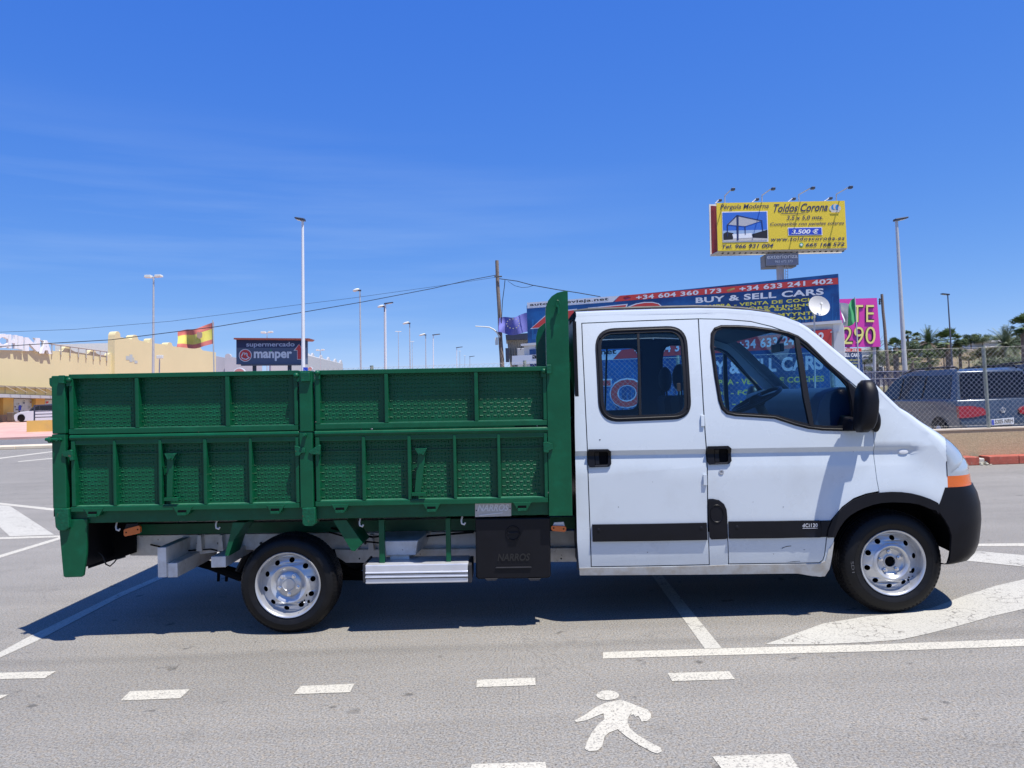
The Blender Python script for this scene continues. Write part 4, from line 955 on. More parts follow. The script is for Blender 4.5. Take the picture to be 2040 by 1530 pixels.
for nm, m in (('bonnet', W_), ('fender', W_), ('bumper', M['blackp']), ('grille', M['blackp']), ('headlight', HL), ('indicator', M['amber'])):
    for side in ((0, 1) if nm in ('headlight', 'indicator', 'fender') else (2,)):
        k = nose.copy(); k.faces.ensure_lookup_table(); S = set(groups.get(nm, []))
        kill = [f for f in k.faces if f.index not in S or (side == 0 and f.calc_center_median().y > YC) or (side == 1 and f.calc_center_median().y <= YC)]
        bmesh.ops.delete(k, geom=kill, context='FACES')
        if not k.faces: k.free(); continue
        bmesh.ops.recalc_face_normals(k, faces=k.faces)
        k.normal_update()
        fc = max(k.faces, key=lambda f: f.calc_area())
        if sum((f.calc_center_median() - Vector((2.2, YC, 0.9))).dot(f.normal) for f in k.faces) < 0: bmesh.ops.reverse_faces(k, faces=k.faces)
        k.normal_update()
        if nm == 'bumper':
            for v, n_ in [(v, v.normal.copy()) for v in k.verts]: v.co += n_*0.006
        if nm in ('headlight', 'indicator'):
            e = [e for e in k.edges if e.is_boundary]; bv = {v for ed in e for v in ed.verts}
            r = bmesh.ops.extrude_edge_only(k, edges=e)
            for v in r['geom']:
                if isinstance(v, bmesh.types.BMVert): v.co += Vector((-0.01, 0.004 if v.co.y < YC else -0.004, -0.001))
        else:
            e = [e for e in k.edges if e.is_boundary]; r = bmesh.ops.extrude_edge_only(k, edges=e)
            for v in r['geom']:
                if isinstance(v, bmesh.types.BMVert): v.co += Vector((-0.003, 0.016 if v.co.y < YC else -0.016, 0))
        hv = sorted([v.co.copy() for v in k.verts if abs(v.co.x - TH*(v.co.y-.07) - XH) < 2e-4], key=lambda v: v.z) if side == 0 and nm == 'headlight' else []
        o = build(k, nm, m, truck, smooth=38)
        if len(hv) > 3: build(MB().tube([v + Vector((-.001, -.001, 0)) for v in hv], .0028, 6), 'lens_seal', M['greyp'], o)
nose.free()
c = P(1908, 1012, .22); d_ = Vector((c.x, c.y-.0, c.z)) - CAM; d_.normalize()
k = MB(); k.tube([Vector(c)-d_*.06, Vector(c)+d_*.12], .009, 12); build(k, 'bumper_plug', M['dark'], truck)
# wheel arch molding
AO = [(1647,1070),(1649,1054),(1656,1037),(1666,1023),(1678,1011),(1690,1001.5),(1701,995),(1725,985.5),(1753,981),(1775,979.5),(1795,980),(1815,982.5),(1831,986.5),(1850,993),(1866,1001),(1868,1004)]
AI = [(1868,1024),(1862,1016),(1852,1013.5),(1840,1008),(1826,1004),(1811,1001.5),(1795,1000.5),(1775,1000),(1753,1001.5),(1737,1005),(1720,1011),(1705,1018),(1692,1026),(1681,1036),(1672,1049),(1666,1060),(1662,1070)]
am = fin(panel_bm(AO + AI, yoff=-0.016, thick=0.06), 'wheel_arch_trim', M['blackp'], truck, bevel=0.006)
fin(panel_bm(AO + AI, yoff=-0.016, thick=0.06), 'wheel_arch_trim', M['blackp'], truck, mirror=True)
# wheel housing, underbody
for s_ in (0, 1):
    k = MB(); k.lathe([(0.44,0.04),(0.44,0.42),(0.0,0.42)], (WCX+0.01, 0, WCZ+0.02), 40, 'y', radians(4), radians(176)); k.v = [(x, y+0.04, z) for x, y, z in k.v]
    if s_: k.mirror_y(YC)
    build(k, 'wheel_housing', M['dark'], truck, smooth=50)
xa, xb = P(1153, 1140, .1).x, P(1655, 1140, .1).x
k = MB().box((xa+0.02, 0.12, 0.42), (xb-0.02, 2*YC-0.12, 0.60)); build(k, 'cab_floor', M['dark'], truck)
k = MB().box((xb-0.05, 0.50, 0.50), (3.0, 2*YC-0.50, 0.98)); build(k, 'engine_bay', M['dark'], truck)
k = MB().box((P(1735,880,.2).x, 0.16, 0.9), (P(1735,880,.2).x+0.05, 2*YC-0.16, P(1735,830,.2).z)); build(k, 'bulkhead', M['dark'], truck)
# cab rear wall with a window opening closed by glass
rx = P(1146, 800, .1).x; zt = P(1146, 640, .1).z; zb = P(1150, 1140, .1).z
k = MB()
for a, b, c, d in ((.10, 2*YC-.10, zb, 1.38), (.10, .38, 1.38, zt), (2*YC-.38, 2*YC-.10, 1.38, zt), (.38, 2*YC-.38, 1.80, zt+.035)):
    k.box((rx, a, c), (rx+.025, b, d))
build(k, 'cab_rear_wall', M['blackp'], truck)
build(MB().box((rx+.01, .38, 1.38), (rx+.014, 2*YC-.38, 1.80)), 'rear_window', M['glass'], truck)
# roof lining inside, sun visor, mirror, seats, wheel, dashboard
k = MB(); row = [(P(x, y, .3).x, P(x, y, .3).z) for x, y in ((1150,634),(1300,629),(1400,627),(1480,631),(1535,640),(1575,653))]
for (xa_, za_), (xb_, zb_) in zip(row, row[1:]): k.add([(xa_, .22, za_), (xb_, .22, zb_), (xb_, 2*YC-.22, zb_), (xa_, 2*YC-.22, za_)], [(0,1,2,3)])
build(k, 'headliner', M['lining'], truck, keep=True)
def seat(x, y, rows):
    k = MB(); k.box((x-.06, y-.23, .75), (x+.42, y+.23, .98)); s = build(k, 'seat', M['seatc'], truck, bevel=.05)
    k = MB(); k.hexa([(x-.10, y-.23, .92), (x+.06, y-.23, .92), (x-.02, y-.20, 1.52), (x-.14, y-.20, 1.52)], [(x-.10, y+.23, .92), (x+.06, y+.23, .92), (x-.02, y+.20, 1.52), (x-.14, y+.20, 1.52)]); build(k, 'seat_back', M['seatc'], s, bevel=.045)
    k = MB(); k.sphere((x-.09, y, 1.66), (.055, .13, .11), 14, 10); k.tube([(x-.09, y-.05, 1.5), (x-.09, y-.05, 1.62)], .008, 6); k.tube([(x-.09, y+.05, 1.5), (x-.09, y+.05, 1.62)], .008, 6); build(k, 'headrest', M['seatc'], s, smooth=60)
    return s
sx1 = P(1420, 800, .5).x; sx0 = P(1215, 800, .5).x
for y in (.48, 1.07, 1.66): seat(sx1-.02, y, 1)
for y in (.45, .98, 1.55): seat(sx0-.10, y, 2)
dz = P(1600, 772, 1.0)
k = MB(); k.prism([(P(a, b, 1.0).x, .20, P(a, b, 1.0).z) for a, b in ((1530,905),(1540,860),(1552,800),(1562,784),(1590,774),(1615,775),(1636,782),(1644,805),(1644,905))], (0, 2*YC-.40, 0)); build(k, 'dashboard', M['inner'], truck, smooth=40, bevel=.012)
k = MB(); cc = P(1507, 797, 0.50); ax = Vector((-.45, 0, .9)).normalized(); u = Vector((0, 1, 0)); v = ax.cross(u); R0 = .185
k.tube([cc + (u*cos(t)+v*sin(t))*R0 for t in [2*pi*i/40 for i in range(41)]], .014, 8, cap=False)
for t in (pi/2+.0, -pi/6, pi+pi/6): k.tube([cc, cc + (u*cos(t)+v*sin(t))*R0], .014, 6)
k.sphere(cc - ax*0.01, (.06, .06, .05)); k.tube([cc, cc - ax*.35], .035, 8); build(k, 'steering_wheel', M['blackp'], truck, smooth=50)
k = MB(); c = P(1548, 694, 1.0); k.box((c.x-.012, c.y-.11, c.z-.03), (c.x+.02, c.y+.11, c.z+.035)); k.tube([(c.x, c.y, c.z+.03), (c.x+.06, c.y, c.z+.12)], .012, 6); build(k, 'rear_view_mirror', M['blackp'], truck, bevel=.008)
k = MB(); c = P(1254, 771, .2); k.box((P(1343,765,.2).x, P(1343,765,.2).y-.09, P(1343,780,.2).z), (P(1350,765,.2).x, P(1343,765,.2).y-.07, P(1343,764,.2).z)); build(k, 'window_catch', M['greyp'], truck, bevel=.002)
# turn repeater on the wing
c = SP(1799, 900); y = sideY(*c)
k = MB(); n = 20; k.add([(c[0]+.036*cos(t), y+.002, c[1]+.019*sin(t)) for t in [2*pi*i/n for i in range(n)]] + [(c[0]+.030*cos(t), y-.010, c[1]+.014*sin(t)) for t in [2*pi*i/n for i in range(n)]] + [(c[0], y-.0125, c[1])], [(i, (i+1) % n, n+(i+1) % n, n+i) for i in range(n)] + [(n+i, n+(i+1) % n, 2*n) for i in range(n)])
build(k, 'side_repeater', mat('clear_lens', (.70,.71,.72), .15, coat=1), truck, smooth=35)
# door mirror
k = MB(); rows = []
MIR = [(1727,757,9,.03),(1726,764,13,.06),(1726,780,16,.09),(1726,800,17,.10),(1725,820,17,.10),(1723,840,16,.095),(1721,852,14,.08),(1718,861,9,.04)]
vs = []; n = 16
for (x, y, wd, dp) in MIR:
    c = P(x, y, -.10)
    for j in range(n):
        t = 2*pi*j/n; q = 0.6; ct, st_ = cos(t), sin(t); ct = math.copysign(abs(ct)**q, ct); st_ = math.copysign(abs(st_)**q, st_)
        vs.append((c.x + ct*wd/300.0, -.10 + st_*dp, c.z + 0.0))
fs = [(i*n+j, i*n+(j+1) % n, (i+1)*n+(j+1) % n, (i+1)*n+j) for i in range(len(MIR)-1) for j in range(n)] + [tuple(range(n)), tuple((len(MIR)-1)*n+j for j in range(n))]
mo = build(k.add(vs, fs), 'door_mirror', M['blackp'], truck, smooth=50)
k = MB(); c0_ = P(1748, 838, .02)
k.v = []; k.sphere((c0_.x, .05, c0_.z), (.033, .045, .078), 16, 12); build(k, 'mirror_foot', M['blackp'], mo, smooth=60)
k = MB(); c1_ = P(1709, 845, -.02); k.hexa([(c1_.x-.05, -.03, c1_.z-.045), (c1_.x+.09, -.03, c1_.z-.045), (c1_.x+.09, -.03, c1_.z+.02), (c1_.x-.03, -.03, c1_.z+.02)], [(c1_.x-.09, .14, c1_.z-.05), (c1_.x+.09, .14, c1_.z-.05), (c1_.x+.09, .14, c1_.z+.06), (c1_.x-.05, .14, c1_.z+.06)]); build(k, 'mirror_arm', M['blackp'], mo, bevel=.01)
fin(panel_bm([(1686,757),(1711,779),(1737,812),(1741,830),(1740,857),(1712,858.5),(1694,857),(1699,835),(1696,800),(1690,772)], yoff=-0.010, thick=0.02), 'mirror_base', M['blackp'], fdo, bevel=0.004)
k = MB(); k.mirror_y(0); vs2 = [(x, 2*YC-y, z) for x, y, z in vs]; build(MB().add(vs2, [tuple(reversed(f)) for f in fs]), 'door_mirror', M['blackp'], truck, smooth=50)
for q in ([(1558,1091),(1567,1088),(1576,1087),(1576,1088),(1567,1089.3),(1558,1092)], [(1568,1120),(1580,1118.2),(1594,1117.6),(1594,1118.3),(1580,1119.2)], [(1540,1103),(1541.5,1103),(1541.5,1105)], [(1553,1094),(1560,1092),(1560,1092.6)]):
    fin(panel_bm(q, yoff=-.0016, thick=0), 'scratch', M['greyp'], fdo)
for x, y, r_ in ((1195,876,.006),(1232,1010,.004),(1300,960,.003),(1345,700,.003),(1500,1000,.003),(1700,900,.003),(1560,1010,.004),(1290,1100,.005),(1602,1095,.004)):
    c = SP(x, y); k = MB(); k.add([(c[0]+r_*U(.5,1.2)*cos(t), sideY(*c)-.0016, c[1]+r_*U(.4,.9)*sin(t)) for t in [2*pi*i/7 for i in range(7)]], [tuple(range(7))]); build(k, 'stone_chip', M['greyp'], rdo if x < 1400 else fdo, keep=True)
# ================================================================== surroundings
def px3(x, y, Y): p = P(x, y, Y); return Vector((p.x, Y, p.z))
def vtube(name, x0, y0, x1, y1, Y, r, m, parent, r2=None, n=10):     # post from bottom pixel to top pixel
    a, b = px3(x0, y0, Y), px3(x1, y1, Y)
    if a.z > 0.0: a = a + (a-b)*(a.z/(b.z-a.z))
    return build(MB().tube([a, b], [r, r2 or r*0.65], n), name, m, parent, smooth=40), a, b

# ---------------- showroom with the long advertising boards
A0, A1 = px3(1050, 603, 36.0), px3(1670, 553, 28.2)
UD = (A1-A0); UD.z = 0; LEN = UD.length; UD.normalize(); ND = Vector((UD.y, -UD.x, 0));
if ND.y > 0: ND = -ND
base = Vector((A0.x, A0.y, 0)); shop = thing('showroom_building', 'low white showroom behind the cab with blue and red car sales boards', 'building', tuple(base))
def at(u, z, d=0.0): return base + UD*u + ND*d + Vector((0, 0, z))
zb0 = px3(1053, 679, 36.0).z; zb1 = onplane(1673, 645, base, ND).z; zt0 = A0.z; zt1 = A1.z
zb = (zb0+zb1)/2; zt = (zt0+zt1)/2
def slab(u0, u1, z0, z1, d0, d1, name, m, parent=shop, **k):
    ub = u1 - (4.2 if d1 < -3 else 0)
    return build(MB().hexa([at(u0,z0,d0), at(u1,z0,d0), at(u1,z1,d0), at(u0,z1,d0)], [at(u0,z0,d1), at(ub,z0,d1), at(ub,z1,d1), at(u0,z1,d1)]), name, m, parent, **k)
slab(-0.3, LEN+.02, 0, zb-.12, -0.05, -6, 'wall', M['whitewall'])
slab(-0.4, LEN+.10, zb-.12, zb, 0.12, -6.2, 'roof_slab', M['whitewall'])
for u in (0.0, LEN*.33, LEN*.66, LEN-.28): slab(u, u+.42, 0, zb-.12, 0.03, -.049, 'pilaster', M['whitewall'])
rs = slab(0, LEN, zb+.02, zt, 0.06, -0.10, 'roof_sign', M['blue'])
for u in (1.0, 4.5, 8, 11.5): build(MB().tube([at(u, zb, -1.4), at(u, zt-.2, -.12)], .04, 6), 'sign_brace', M['pole'], rs)
SPn = Plane(at(0,0,0.062), at(1,0,0.062), at(0,1,0.062))
def z4(x, y): return (1000+x/5.1, 540+y/5.1)
def z5(x, y): return (1340+x/4.3725, 350+y/4.3725)
def zc_(x, y): return (1120+x/3.1875, 580+y/3.1875)
def zd(x, y): return (1380+x/5.368, 620+y/5.368)
def TX(pl, s, a, b, h0, h1, m, par, **k): pl.text(s, a[0], a[1], b[0], b[1], h0, h1, m, par, **k)
def PO(pl, pts, m, par, **k): return pl.poly(pts, m, par, **k)
PO(SPn, [(1050,603),(1234.5,589.0),(1221,601.5),(1050.5,614.5)], M['whitep'], rs)
PO(SPn, [(1235,589),(1669,553.3),(1670,566),(1224,601)], M['red'], rs)
random.seed(3)
def skyline(pl, x0, x1, yf, n, hmax, par, m, w=(1,5)):     # printed city lights
    mb = MB()
    for i in range(n):
        x = U(x0, x1); ww = U(*w); y = yf(x); h = U(2, hmax)
        for j in range(int(h/2.2)):
            mb.flat([[pl.px(x, y-2.2*j, .008+.0001*i), pl.px(x+ww*U(.5,1), y-2.2*j, .008+.0001*i), pl.px(x+ww, y-2.2*j-1, .008+.0001*i), pl.px(x, y-2.2*j-1, .008+.0001*i)]])
    build(mb, 'skyline_print', m, par, keep=True)['kind'] = 'stuff'
skyline(SPn, 1055, 1380, lambda x: 676-(x-1050)*.05, 90, 52, rs, M['blue2'])
skyline(SPn, 1555, 1668, lambda x: 643-(x-1670)*.05, 25, 60, rs, M['blue2'], (1, 3))
TX(SPn, 'autotorrevieja.net', z4(283,364), z4(1082,306), 6.5, 7.5, M['black'], rs, bold=.025, space=1.05)
TX(SPn, '+34 604 360 173', (1267,597.5), (1437,583), 9, 9, M['whitep'], rs, bold=.03, space=1.1)
TX(SPn, '+34 633 241 402', (1473,580.5), (1659,564.5), 9.5, 10, M['whitep'], rs, bold=.03, space=1.1)
PO(SPn, [(1447,578),(1463,573),(1464,576),(1450,582)], mat('handset_print', (.55,.38,.12), .5), rs)
PO(SPn, [(1240,593),(1250,589),(1258,592),(1252,596),(1245,597)], mat('bird_print', (.35,.05,.2), .5), rs)
TX(SPn, 'AUTO', (1056,656), (1320,636), 32, 38, M['whitep'], rs, bold=.07, shear=.15, lift=.016)
TX(SPn, 'AUTO', (1059,654), (1318,634), 28, 34, M['red'], rs, bold=.035, shear=.15, lift=.022)
TX(SPn, 'BUY & SELL CARS', (1386,604), (1641,587), 11, 13, M['whitep'], rs, bold=.03, space=1.06)
TX(SPn, 'COMPRA - VENTA DE COCHES', (1387,615.5), (1641,598.5), 6.5, 7, M['yellowp'], rs, bold=.03, space=1.08)
TX(SPn, 'KÖP - FÖRSÄLJNING', (1420,623.5), (1620,610.5), 8, 8, M['yellowp'], rs, bold=.03, space=1.08)
TX(SPn, 'KJØP & SALG', (1465,625), (1596,618), 6, 6.5, M['yellowp'], rs, bold=.03, space=1.08)
TX(SPn, 'OSTO - MYYNTI', (1478,634.5), (1622,626.5), 6, 6.5, M['yellowp'], rs, bold=.03, space=1.08)
TX(SPn, 'AN - VERKAUF', (1490,643), (1625,635.5), 6, 6.5, M['yellowp'], rs, bold=.03, space=1.08)
# facade banner
fz0, fz1 = 0.55, onplane(1656, 655, at(0,0,.05), ND).z
bn_ = slab(0.10, LEN-.5, fz0, fz1, 0.10, 0.04, 'facade_banner', M['blue'])
FP_ = Plane(at(0,0,0.102), at(1,0,0.102), at(0,1,0.102))
PO(FP_, [(1020,709),(1238,697),(1221,716),(1020,727)], M['whitep'], bn_)
PO(FP_, [(1239,697),(1657,655.5),(1657,689),(1425,703.5),(1222,715.5)], M['red'], bn_)
skyline(FP_, 1060, 1420, lambda x: 838-(x-1050)*.03, 120, 95, bn_, M['blue2'], (2, 8))
skyline(FP_, 1560, 1650, lambda x: 830, 25, 90, bn_, M['blue2'], (2, 5))
TX(FP_, 'autotorrevieja.net', (1060,718), (1228,708), 13, 13, M['black'], bn_, bold=.025)
TX(FP_, '+34 604 360 173', (1264,707), (1418,695), 17, 18, M['whitep'], bn_, bold=.03, space=1.1)
TX(FP_, '+34 633 241 402', (1470,697), (1642,681), 18, 20, M['whitep'], bn_, bold=.03, space=1.1)
TX(FP_, 'AUTO', (1058,820), (1285,812), 62, 60, M['whitep'], bn_, bold=.06, lift=.016)
TX(FP_, 'AUTO', (1061,818), (1282,810), 57, 55, M['red'], bn_, bold=.03, lift=.022)
TX(FP_, 'BUY & SELL CARS', (1388,748), (1640,736), 27, 29, M['whitep'], bn_, bold=.035, space=1.04)
TX(FP_, 'COMPRA - VENTA DE COCHES', (1392,769), (1642,760), 11, 12, M['yellowp'], bn_, bold=.03, space=1.06)
TX(FP_, 'KÖP - FÖRSÄLJNING', (1412,791), (1600,785), 13, 13, M['yellowp'], bn_, bold=.03, space=1.06)
TX(FP_, 'OSTO - MYYNTI', (1390,811), (1560,806), 10, 10, M['yellowp'], bn_, bold=.03, space=1.06)
for u in (LEN-.1, LEN-.35):
    build(MB().tube([at(u, fz1-.15, 0.05), at(u, fz1-.15, .18)], .035, 8), 'wall_lamp', M['pole'], shop)

# dish on its pole
dY = 24.0
dp, a, b = vtube('mast', 1624, 800, 1622, 612, dY, .035, M['pole'], None, .03)
dish = thing('satellite_dish', 'round white satellite dish on a thin mast in front of the blue roof sign', 'satellite dish', (a.x, dY, 0)); dp.parent = dish; dp.matrix_parent_inverse = Matrix.Translation(dish.location).inverted()
c = px3(1630, 611, dY-.25); ax = Vector((.05, -1, .30)).normalized(); q = ax.to_track_quat('Z', 'Y').to_matrix().to_4x4()
k = MB(); Rr = 21*29.1/FPX; k.lathe([(Rr*s, .10*s*s) for s in (0, .2, .4, .6, .8, 1)] + [(Rr*1.01, .095)], (0,0,0), 40, 'z'); k.xf(Matrix.Translation(c) @ q); build(k, 'reflector', mat('dish_white', (.62,.61,.58), .5), dish, smooth=50)
k = MB(); k.tube([c + q.to_3x3() @ Vector((0, -Rr*.9, .09)), c + q.to_3x3() @ Vector((0, -.05, .26))], .015, 6); k.tube([c + q.to_3x3() @ Vector((0,0,.24)), c + q.to_3x3() @ Vector((0,0,.33))], .045, 10); build(k, 'feed_arm', M['lampwhite'], dish)

# magenta board and the small board under it
pk = thing('advertising_board', 'tall magenta board with pale yellow numbers right of the blue signs', 'billboard', tuple(Vector((px3(1715,700,40).x, 40, 0))))
k = MB(); k.hexa([px3(1600,598,40), px3(1747,593.5,40), px3(1754.5,690.5,40), px3(1600,693,40)], [px3(1600,598,40)+Vector((0,.25,0)), px3(1747,593.5,40)+Vector((0,.25,0)), px3(1754.5,690.5,40)+Vector((0,.25,0)), px3(1600,693,40)+Vector((0,.25,0))]); pb = build(k, 'panel', M['pink'], pk)
PK = Plane(Vector((0,39.98,0)), Vector((1,39.98,0)), Vector((0,39.98,1)))
def z6(x, y): return (1640+x/5.1, 540+y/5.1)
for off, mm, bo in ((.02, M['black'], .022), (.05, M['cream2'], -.004)):
    PK.text('TE', *z6(290,518), *z6(517,518), 34, 34, mm, pb, bold=bo, lift=off, space=1.1)
    PK.text('290', *z6(196,744), *z6(532,740), 34.5, 34.5, mm, pb, bold=bo, lift=off)
for x in (1690, 1742): vtube('support_post', x, 745, x, 692, 40.2, .09, M['pole'], pk, .09)
sb = thing('small_advertising_board', 'small red and blue car sales board standing below the magenta board', 'sign', tuple(Vector((px3(1700,720,38).x, 38, 0))))
k = MB(); qd = [px3(1660,694,38), px3(1716,694,38), px3(1721,762,38), px3(1660,762,38)]; k.hexa(qd, [v+Vector((0,.15,0)) for v in qd]); sp_ = build(k, 'panel', M['blue'], sb)
SB = Plane(Vector((0,37.98,0)), Vector((1,37.98,0)), Vector((0,37.98,1)))
SB.poly([(1660,694),(1716,694),(1716.5,700.5),(1660,700.5)], M['red'], sp_)
SB.text('+34 631 241', 1668, 699.5, 1708, 699.5, 5, 5, M['whitep'], sp_, bold=.02); SB.text('SELL CARS', 1680, 711, 1712, 711, 7.5, 7.5, M['whitep'], sp_, bold=.04)
for i, s in enumerate(('VENTA DE COCHES', 'FÖRSÄLJNING', 'SALG', 'MYYNTI')): SB.text(s, 1681, 719+i*6, 1713-i*3, 719+i*6, 3.2, 3.2, M['yellowp'], sp_, bold=.02)

# ---------------- flags
def flag(pole_px, ytop, ybot, Y, corners, name, label, bands, group=None, r=.03):
    fl = thing(name, label, 'flag', (px3(pole_px[0], 700, Y).x, Y, 0))
    po, a, b = vtube('flagpole', pole_px[1], ybot, pole_px[0], ytop, Y, r, M['pole'], fl, r*.7)
    NX, NY = 26, 14; tl, tr, br, bl = [px3(*c_, Y) for c_ in corners]      # tl/bl at the hoist
    vs = []
    for j in range(NY+1):
        for i in range(NX+1):
            u, v = i/NX, j/NY; p = (tl*(1-u)+tr*u)*(1-v) + (bl*(1-u)+br*u)*v
            w_ = .14*u**.6; p = p + Vector((0, w_*1.6*sin(9*u+2.2*v)+.09*sin(17*u-5*v)*u, .10*sin(8*u+1)*u*(1-v) - .12*sin(pi*u)*(v) + .07*sin(6.5*u+2)*u))
            vs.append(p)
    me = bpy.data.meshes.new('cloth'); me.from_pydata([tuple(v) for v in vs], [], [(j*(NX+1)+i, j*(NX+1)+i+1, (j+1)*(NX+1)+i+1, (j+1)*(NX+1)+i) for j in range(NY) for i in range(NX)])
    mats = []
    for m_, _ in bands: me.materials.append(m_)
    for p in me.polygons:
        p.use_smooth = True; j, i = divmod(p.index, NX); t = (j+.5)/NY if bands[0][1][0] == 'h' else (i+.5)/NX
        for q_, (_, (d, a0, a1)) in enumerate(bands):
            if a0 <= t < a1: p.material_index = q_
    cl = bpy.data.objects.new('cloth', me); reg(cl, fl); return fl, cl, lambda u, v: (tl*(1-u)+tr*u)*(1-v) + (bl*(1-u)+br*u)*v
FR, FY, FBl, FW, FG = mat('flag_red', (.60,.17,.14), .8), mat('flag_yellow', (.68,.60,.13), .8), mat('flag_blue', (.13,.14,.42), .8), mat('flag_white', (.60,.60,.60), .8), mat('flag_green', (.05,.30,.12), .8)
f1_, c1_, fu = flag((424,427), 638, 760, 42, [(426,642),(354,664),(356,694),(426,684)], 'national_flag', 'red and yellow striped flag with a crest, blowing above the truck bed', [(FR, ('h',0,.27)), (FY, ('h',.27,.76)), (FR, ('h',.76,1.01))], r=.05)
k = MB(); cc_ = fu(.36, .5) + Vector((0, -.22, 0)); k.flat([[cc_ + Vector((sx*.16*1.1, 0, sz*.2*1.1)) for sx, sz in ((-1,.6),(-.5,1),(0,.8),(.5,1),(1,.6),(.9,-.5),(0,-1),(-.9,-.5))]]); build(k, 'crest', mat('crest_print', (.45,.30,.22), .8), f1_, keep=True)
f2_, c2_, fu = flag((1054,1054), 618, 760, 36.6, [(1053,622),(994,638),(993,664),(1053,660)], 'starred_flag', 'violet blue flag with yellow stars blowing in front of the wooden pole', [(FBl, ('h',0,1.01))])
SY = mat('star_yellow', (.48,.46,.30), .8); q0_ = fu(.52, .48)
for i in range(12):
    t = 2*pi*i/12; o_ = q0_ + Vector((.34*cos(t), -.24, .26*sin(t))); k = MB(); k.add([o_ + Vector((r_*sin(a_), 0, r_*cos(a_))) for a_, r_ in [(pi*j/5, .042 if j % 2 == 0 else .018) for j in range(10)]], [tuple(range(10))]); build(k, 'star', SY, c2_, keep=True)
f3_, c3_, _ = flag((1703,1713), 592, 765, 26, [(1703,594),(1675,611),(1676,645),(1705,640)], 'tricolour_flag', 'drooping green and white flag on a thin pole beside the magenta board', [(FG, ('v',0,.55)), (FW, ('v',.55,1.01))], r=.03)

# ---------------- big billboard on a single column
BY = 45.0
bb = thing('billboard', 'yellow awning advertisement on a tall single column above the cab roof', 'billboard', (px3(1556,560,BY+.8).x, BY+.8, 0))
cn = [px3(1427.4,404.4,BY), px3(1682.8,399.9,BY-.6), px3(1687.6,494,BY-.6), px3(1430.3,499.8,BY)]
nn = (cn[1]-cn[0]).cross(cn[3]-cn[0]).normalized(); nn = nn if nn.y > 0 else -nn
k = MB(); k.hexa(cn, [c_ + nn*.12 for c_ in cn]); fp_ = build(k, 'front_panel', M['signyellow'], bb)
cb = [px3(1413,407,BY+1.2), px3(1672,404,BY+2.4), px3(1677,504,BY+2.4), px3(1415.5,510,BY+1.2)]
k = MB(); k.hexa(cb, [c_ + Vector((0,.14,0)) for c_ in cb]); build(k, 'rear_panel', M['whitewall'], bb)
for i in range(5):
    x = 1417+i*2.6; k = MB(); k.tube([px3(x, 410+i*.2, BY+1.0-i*.15), px3(x+2, 506-i*.8, BY+1.0-i*.15)], .05, 6); build(k, 'side_louvre', mat('louvre_red', (.30,.04,.04), .6), bb)
k = MB(); k.hexa([px3(1431,500,BY+.1), px3(1687,495,BY-.5), px3(1676,500,BY+2.3), px3(1416,507,BY+1.2)], [v + Vector((0,0,-.06)) for v in (px3(1431,500,BY+.1), px3(1687,495,BY-.5), px3(1676,500,BY+2.3), px3(1416,507,BY+1.2))]); build(k, 'catwalk', mat('catwalk_steel', (.5,.5,.46), .6), bb)
for i in range(22):
    t = i/21; a = px3(1440+t*240, 503.5-t*4.5, BY+.4); k = MB().box((a.x-.06, a.y-.1, a.z-.08), (a.x+.02, a.y+.1, a.z-.02)); build(k, 'catwalk_bracket', M['greyp'], bb)
BP = Plane(cn[0], cn[1], cn[3])
def T5(s, x0, y0, x1, y1, h, m=M['navy'], **k_): a = z5(x0, y0); b = z5(x1, y1); BP.text(s, a[0], a[1], b[0], b[1], h, h, m, fp_, lift=.02, **k_)
T5('Pérgola Moderna', 415, 305, 838, 295, 12.2, bold=.004, shear=.2)
T5('Toldos Corona', 882, 318, 1352, 306, 16, bold=.012, shear=.35)
BP.poly([z5(940,326), z5(1100,330), z5(1185,318), z5(1180,322), z5(1090,336), z5(945,331)], M['navy'], fp_, lift=.02)
T5('3,5 x 5,0 mts.', 993, 391, 1310, 385, 9.5, bold=.01, shear=.2)
T5('Compatible con paneles solares', 850, 444, 1494, 432, 8, bold=.008, shear=.2)
BP.poly([z5(1003,452), z5(1302,447), z5(1305,517), z5(1007,522)], M['whitep'], fp_, lift=.02)
BP.poly([z5(1009,458), z5(1296,453), z5(1299,511), z5(1013,516)], M['royal'], fp_, lift=.03)
a = z5(1036,508); b = z5(1272,504); BP.text('3.500 €', a[0], a[1], b[0], b[1], 9.3, 9.3, M['whitep'], fp_, lift=.04, bold=.03, shear=.2)
T5('www.toldoscorona.es', 856, 569, 1498, 558, 7.2, bold=.012, shear=.15, space=1.15)
T5('Tel. 966 931 004', 428, 635, 878, 625, 7.8, bold=.02, shear=.2)
T5('665 166 572', 1160, 618, 1497, 612, 7.2, bold=.02, shear=.2)
a = z5(1122, 601); k = MB(); k.flat([[BP.px(a[0]+4.2*cos(t), a[1]+4.2*sin(t), .02) for t in [2*pi*i/20 for i in range(20)]]]); build(k, 'print', M['greenp'], fp_, keep=True)
k = MB(); k.flat([[BP.px(a[0]+2.4*cos(t), a[1]+2.4*sin(t), .03) for t in [2*pi*i/14 for i in range(14)]]]); build(k, 'print', M['whitep'], fp_, keep=True)
# crown emblem
cw = mat('pale_print', (.55,.52,.45), .5)
for i, (x, y, r) in enumerate(((1380,285,5),(1400,275,5.5),(1418,270,6),(1436,275,5.5),(1452,283,4.5))):
    a = z5(x, y); k = MB(); k.flat([[BP.px(a[0]+r*.75*cos(t), a[1]+r*sin(t), .02+.004*i) for t in [2*pi*j/14 for j in range(14)]]]); build(k, 'emblem_lobe', cw if i % 2 == 0 else M['blue2'], fp_, keep=True)
BP.poly([z5(1376,300), z5(1458,298), z5(1452,318), z5(1384,320)], cw, fp_, lift=.05)
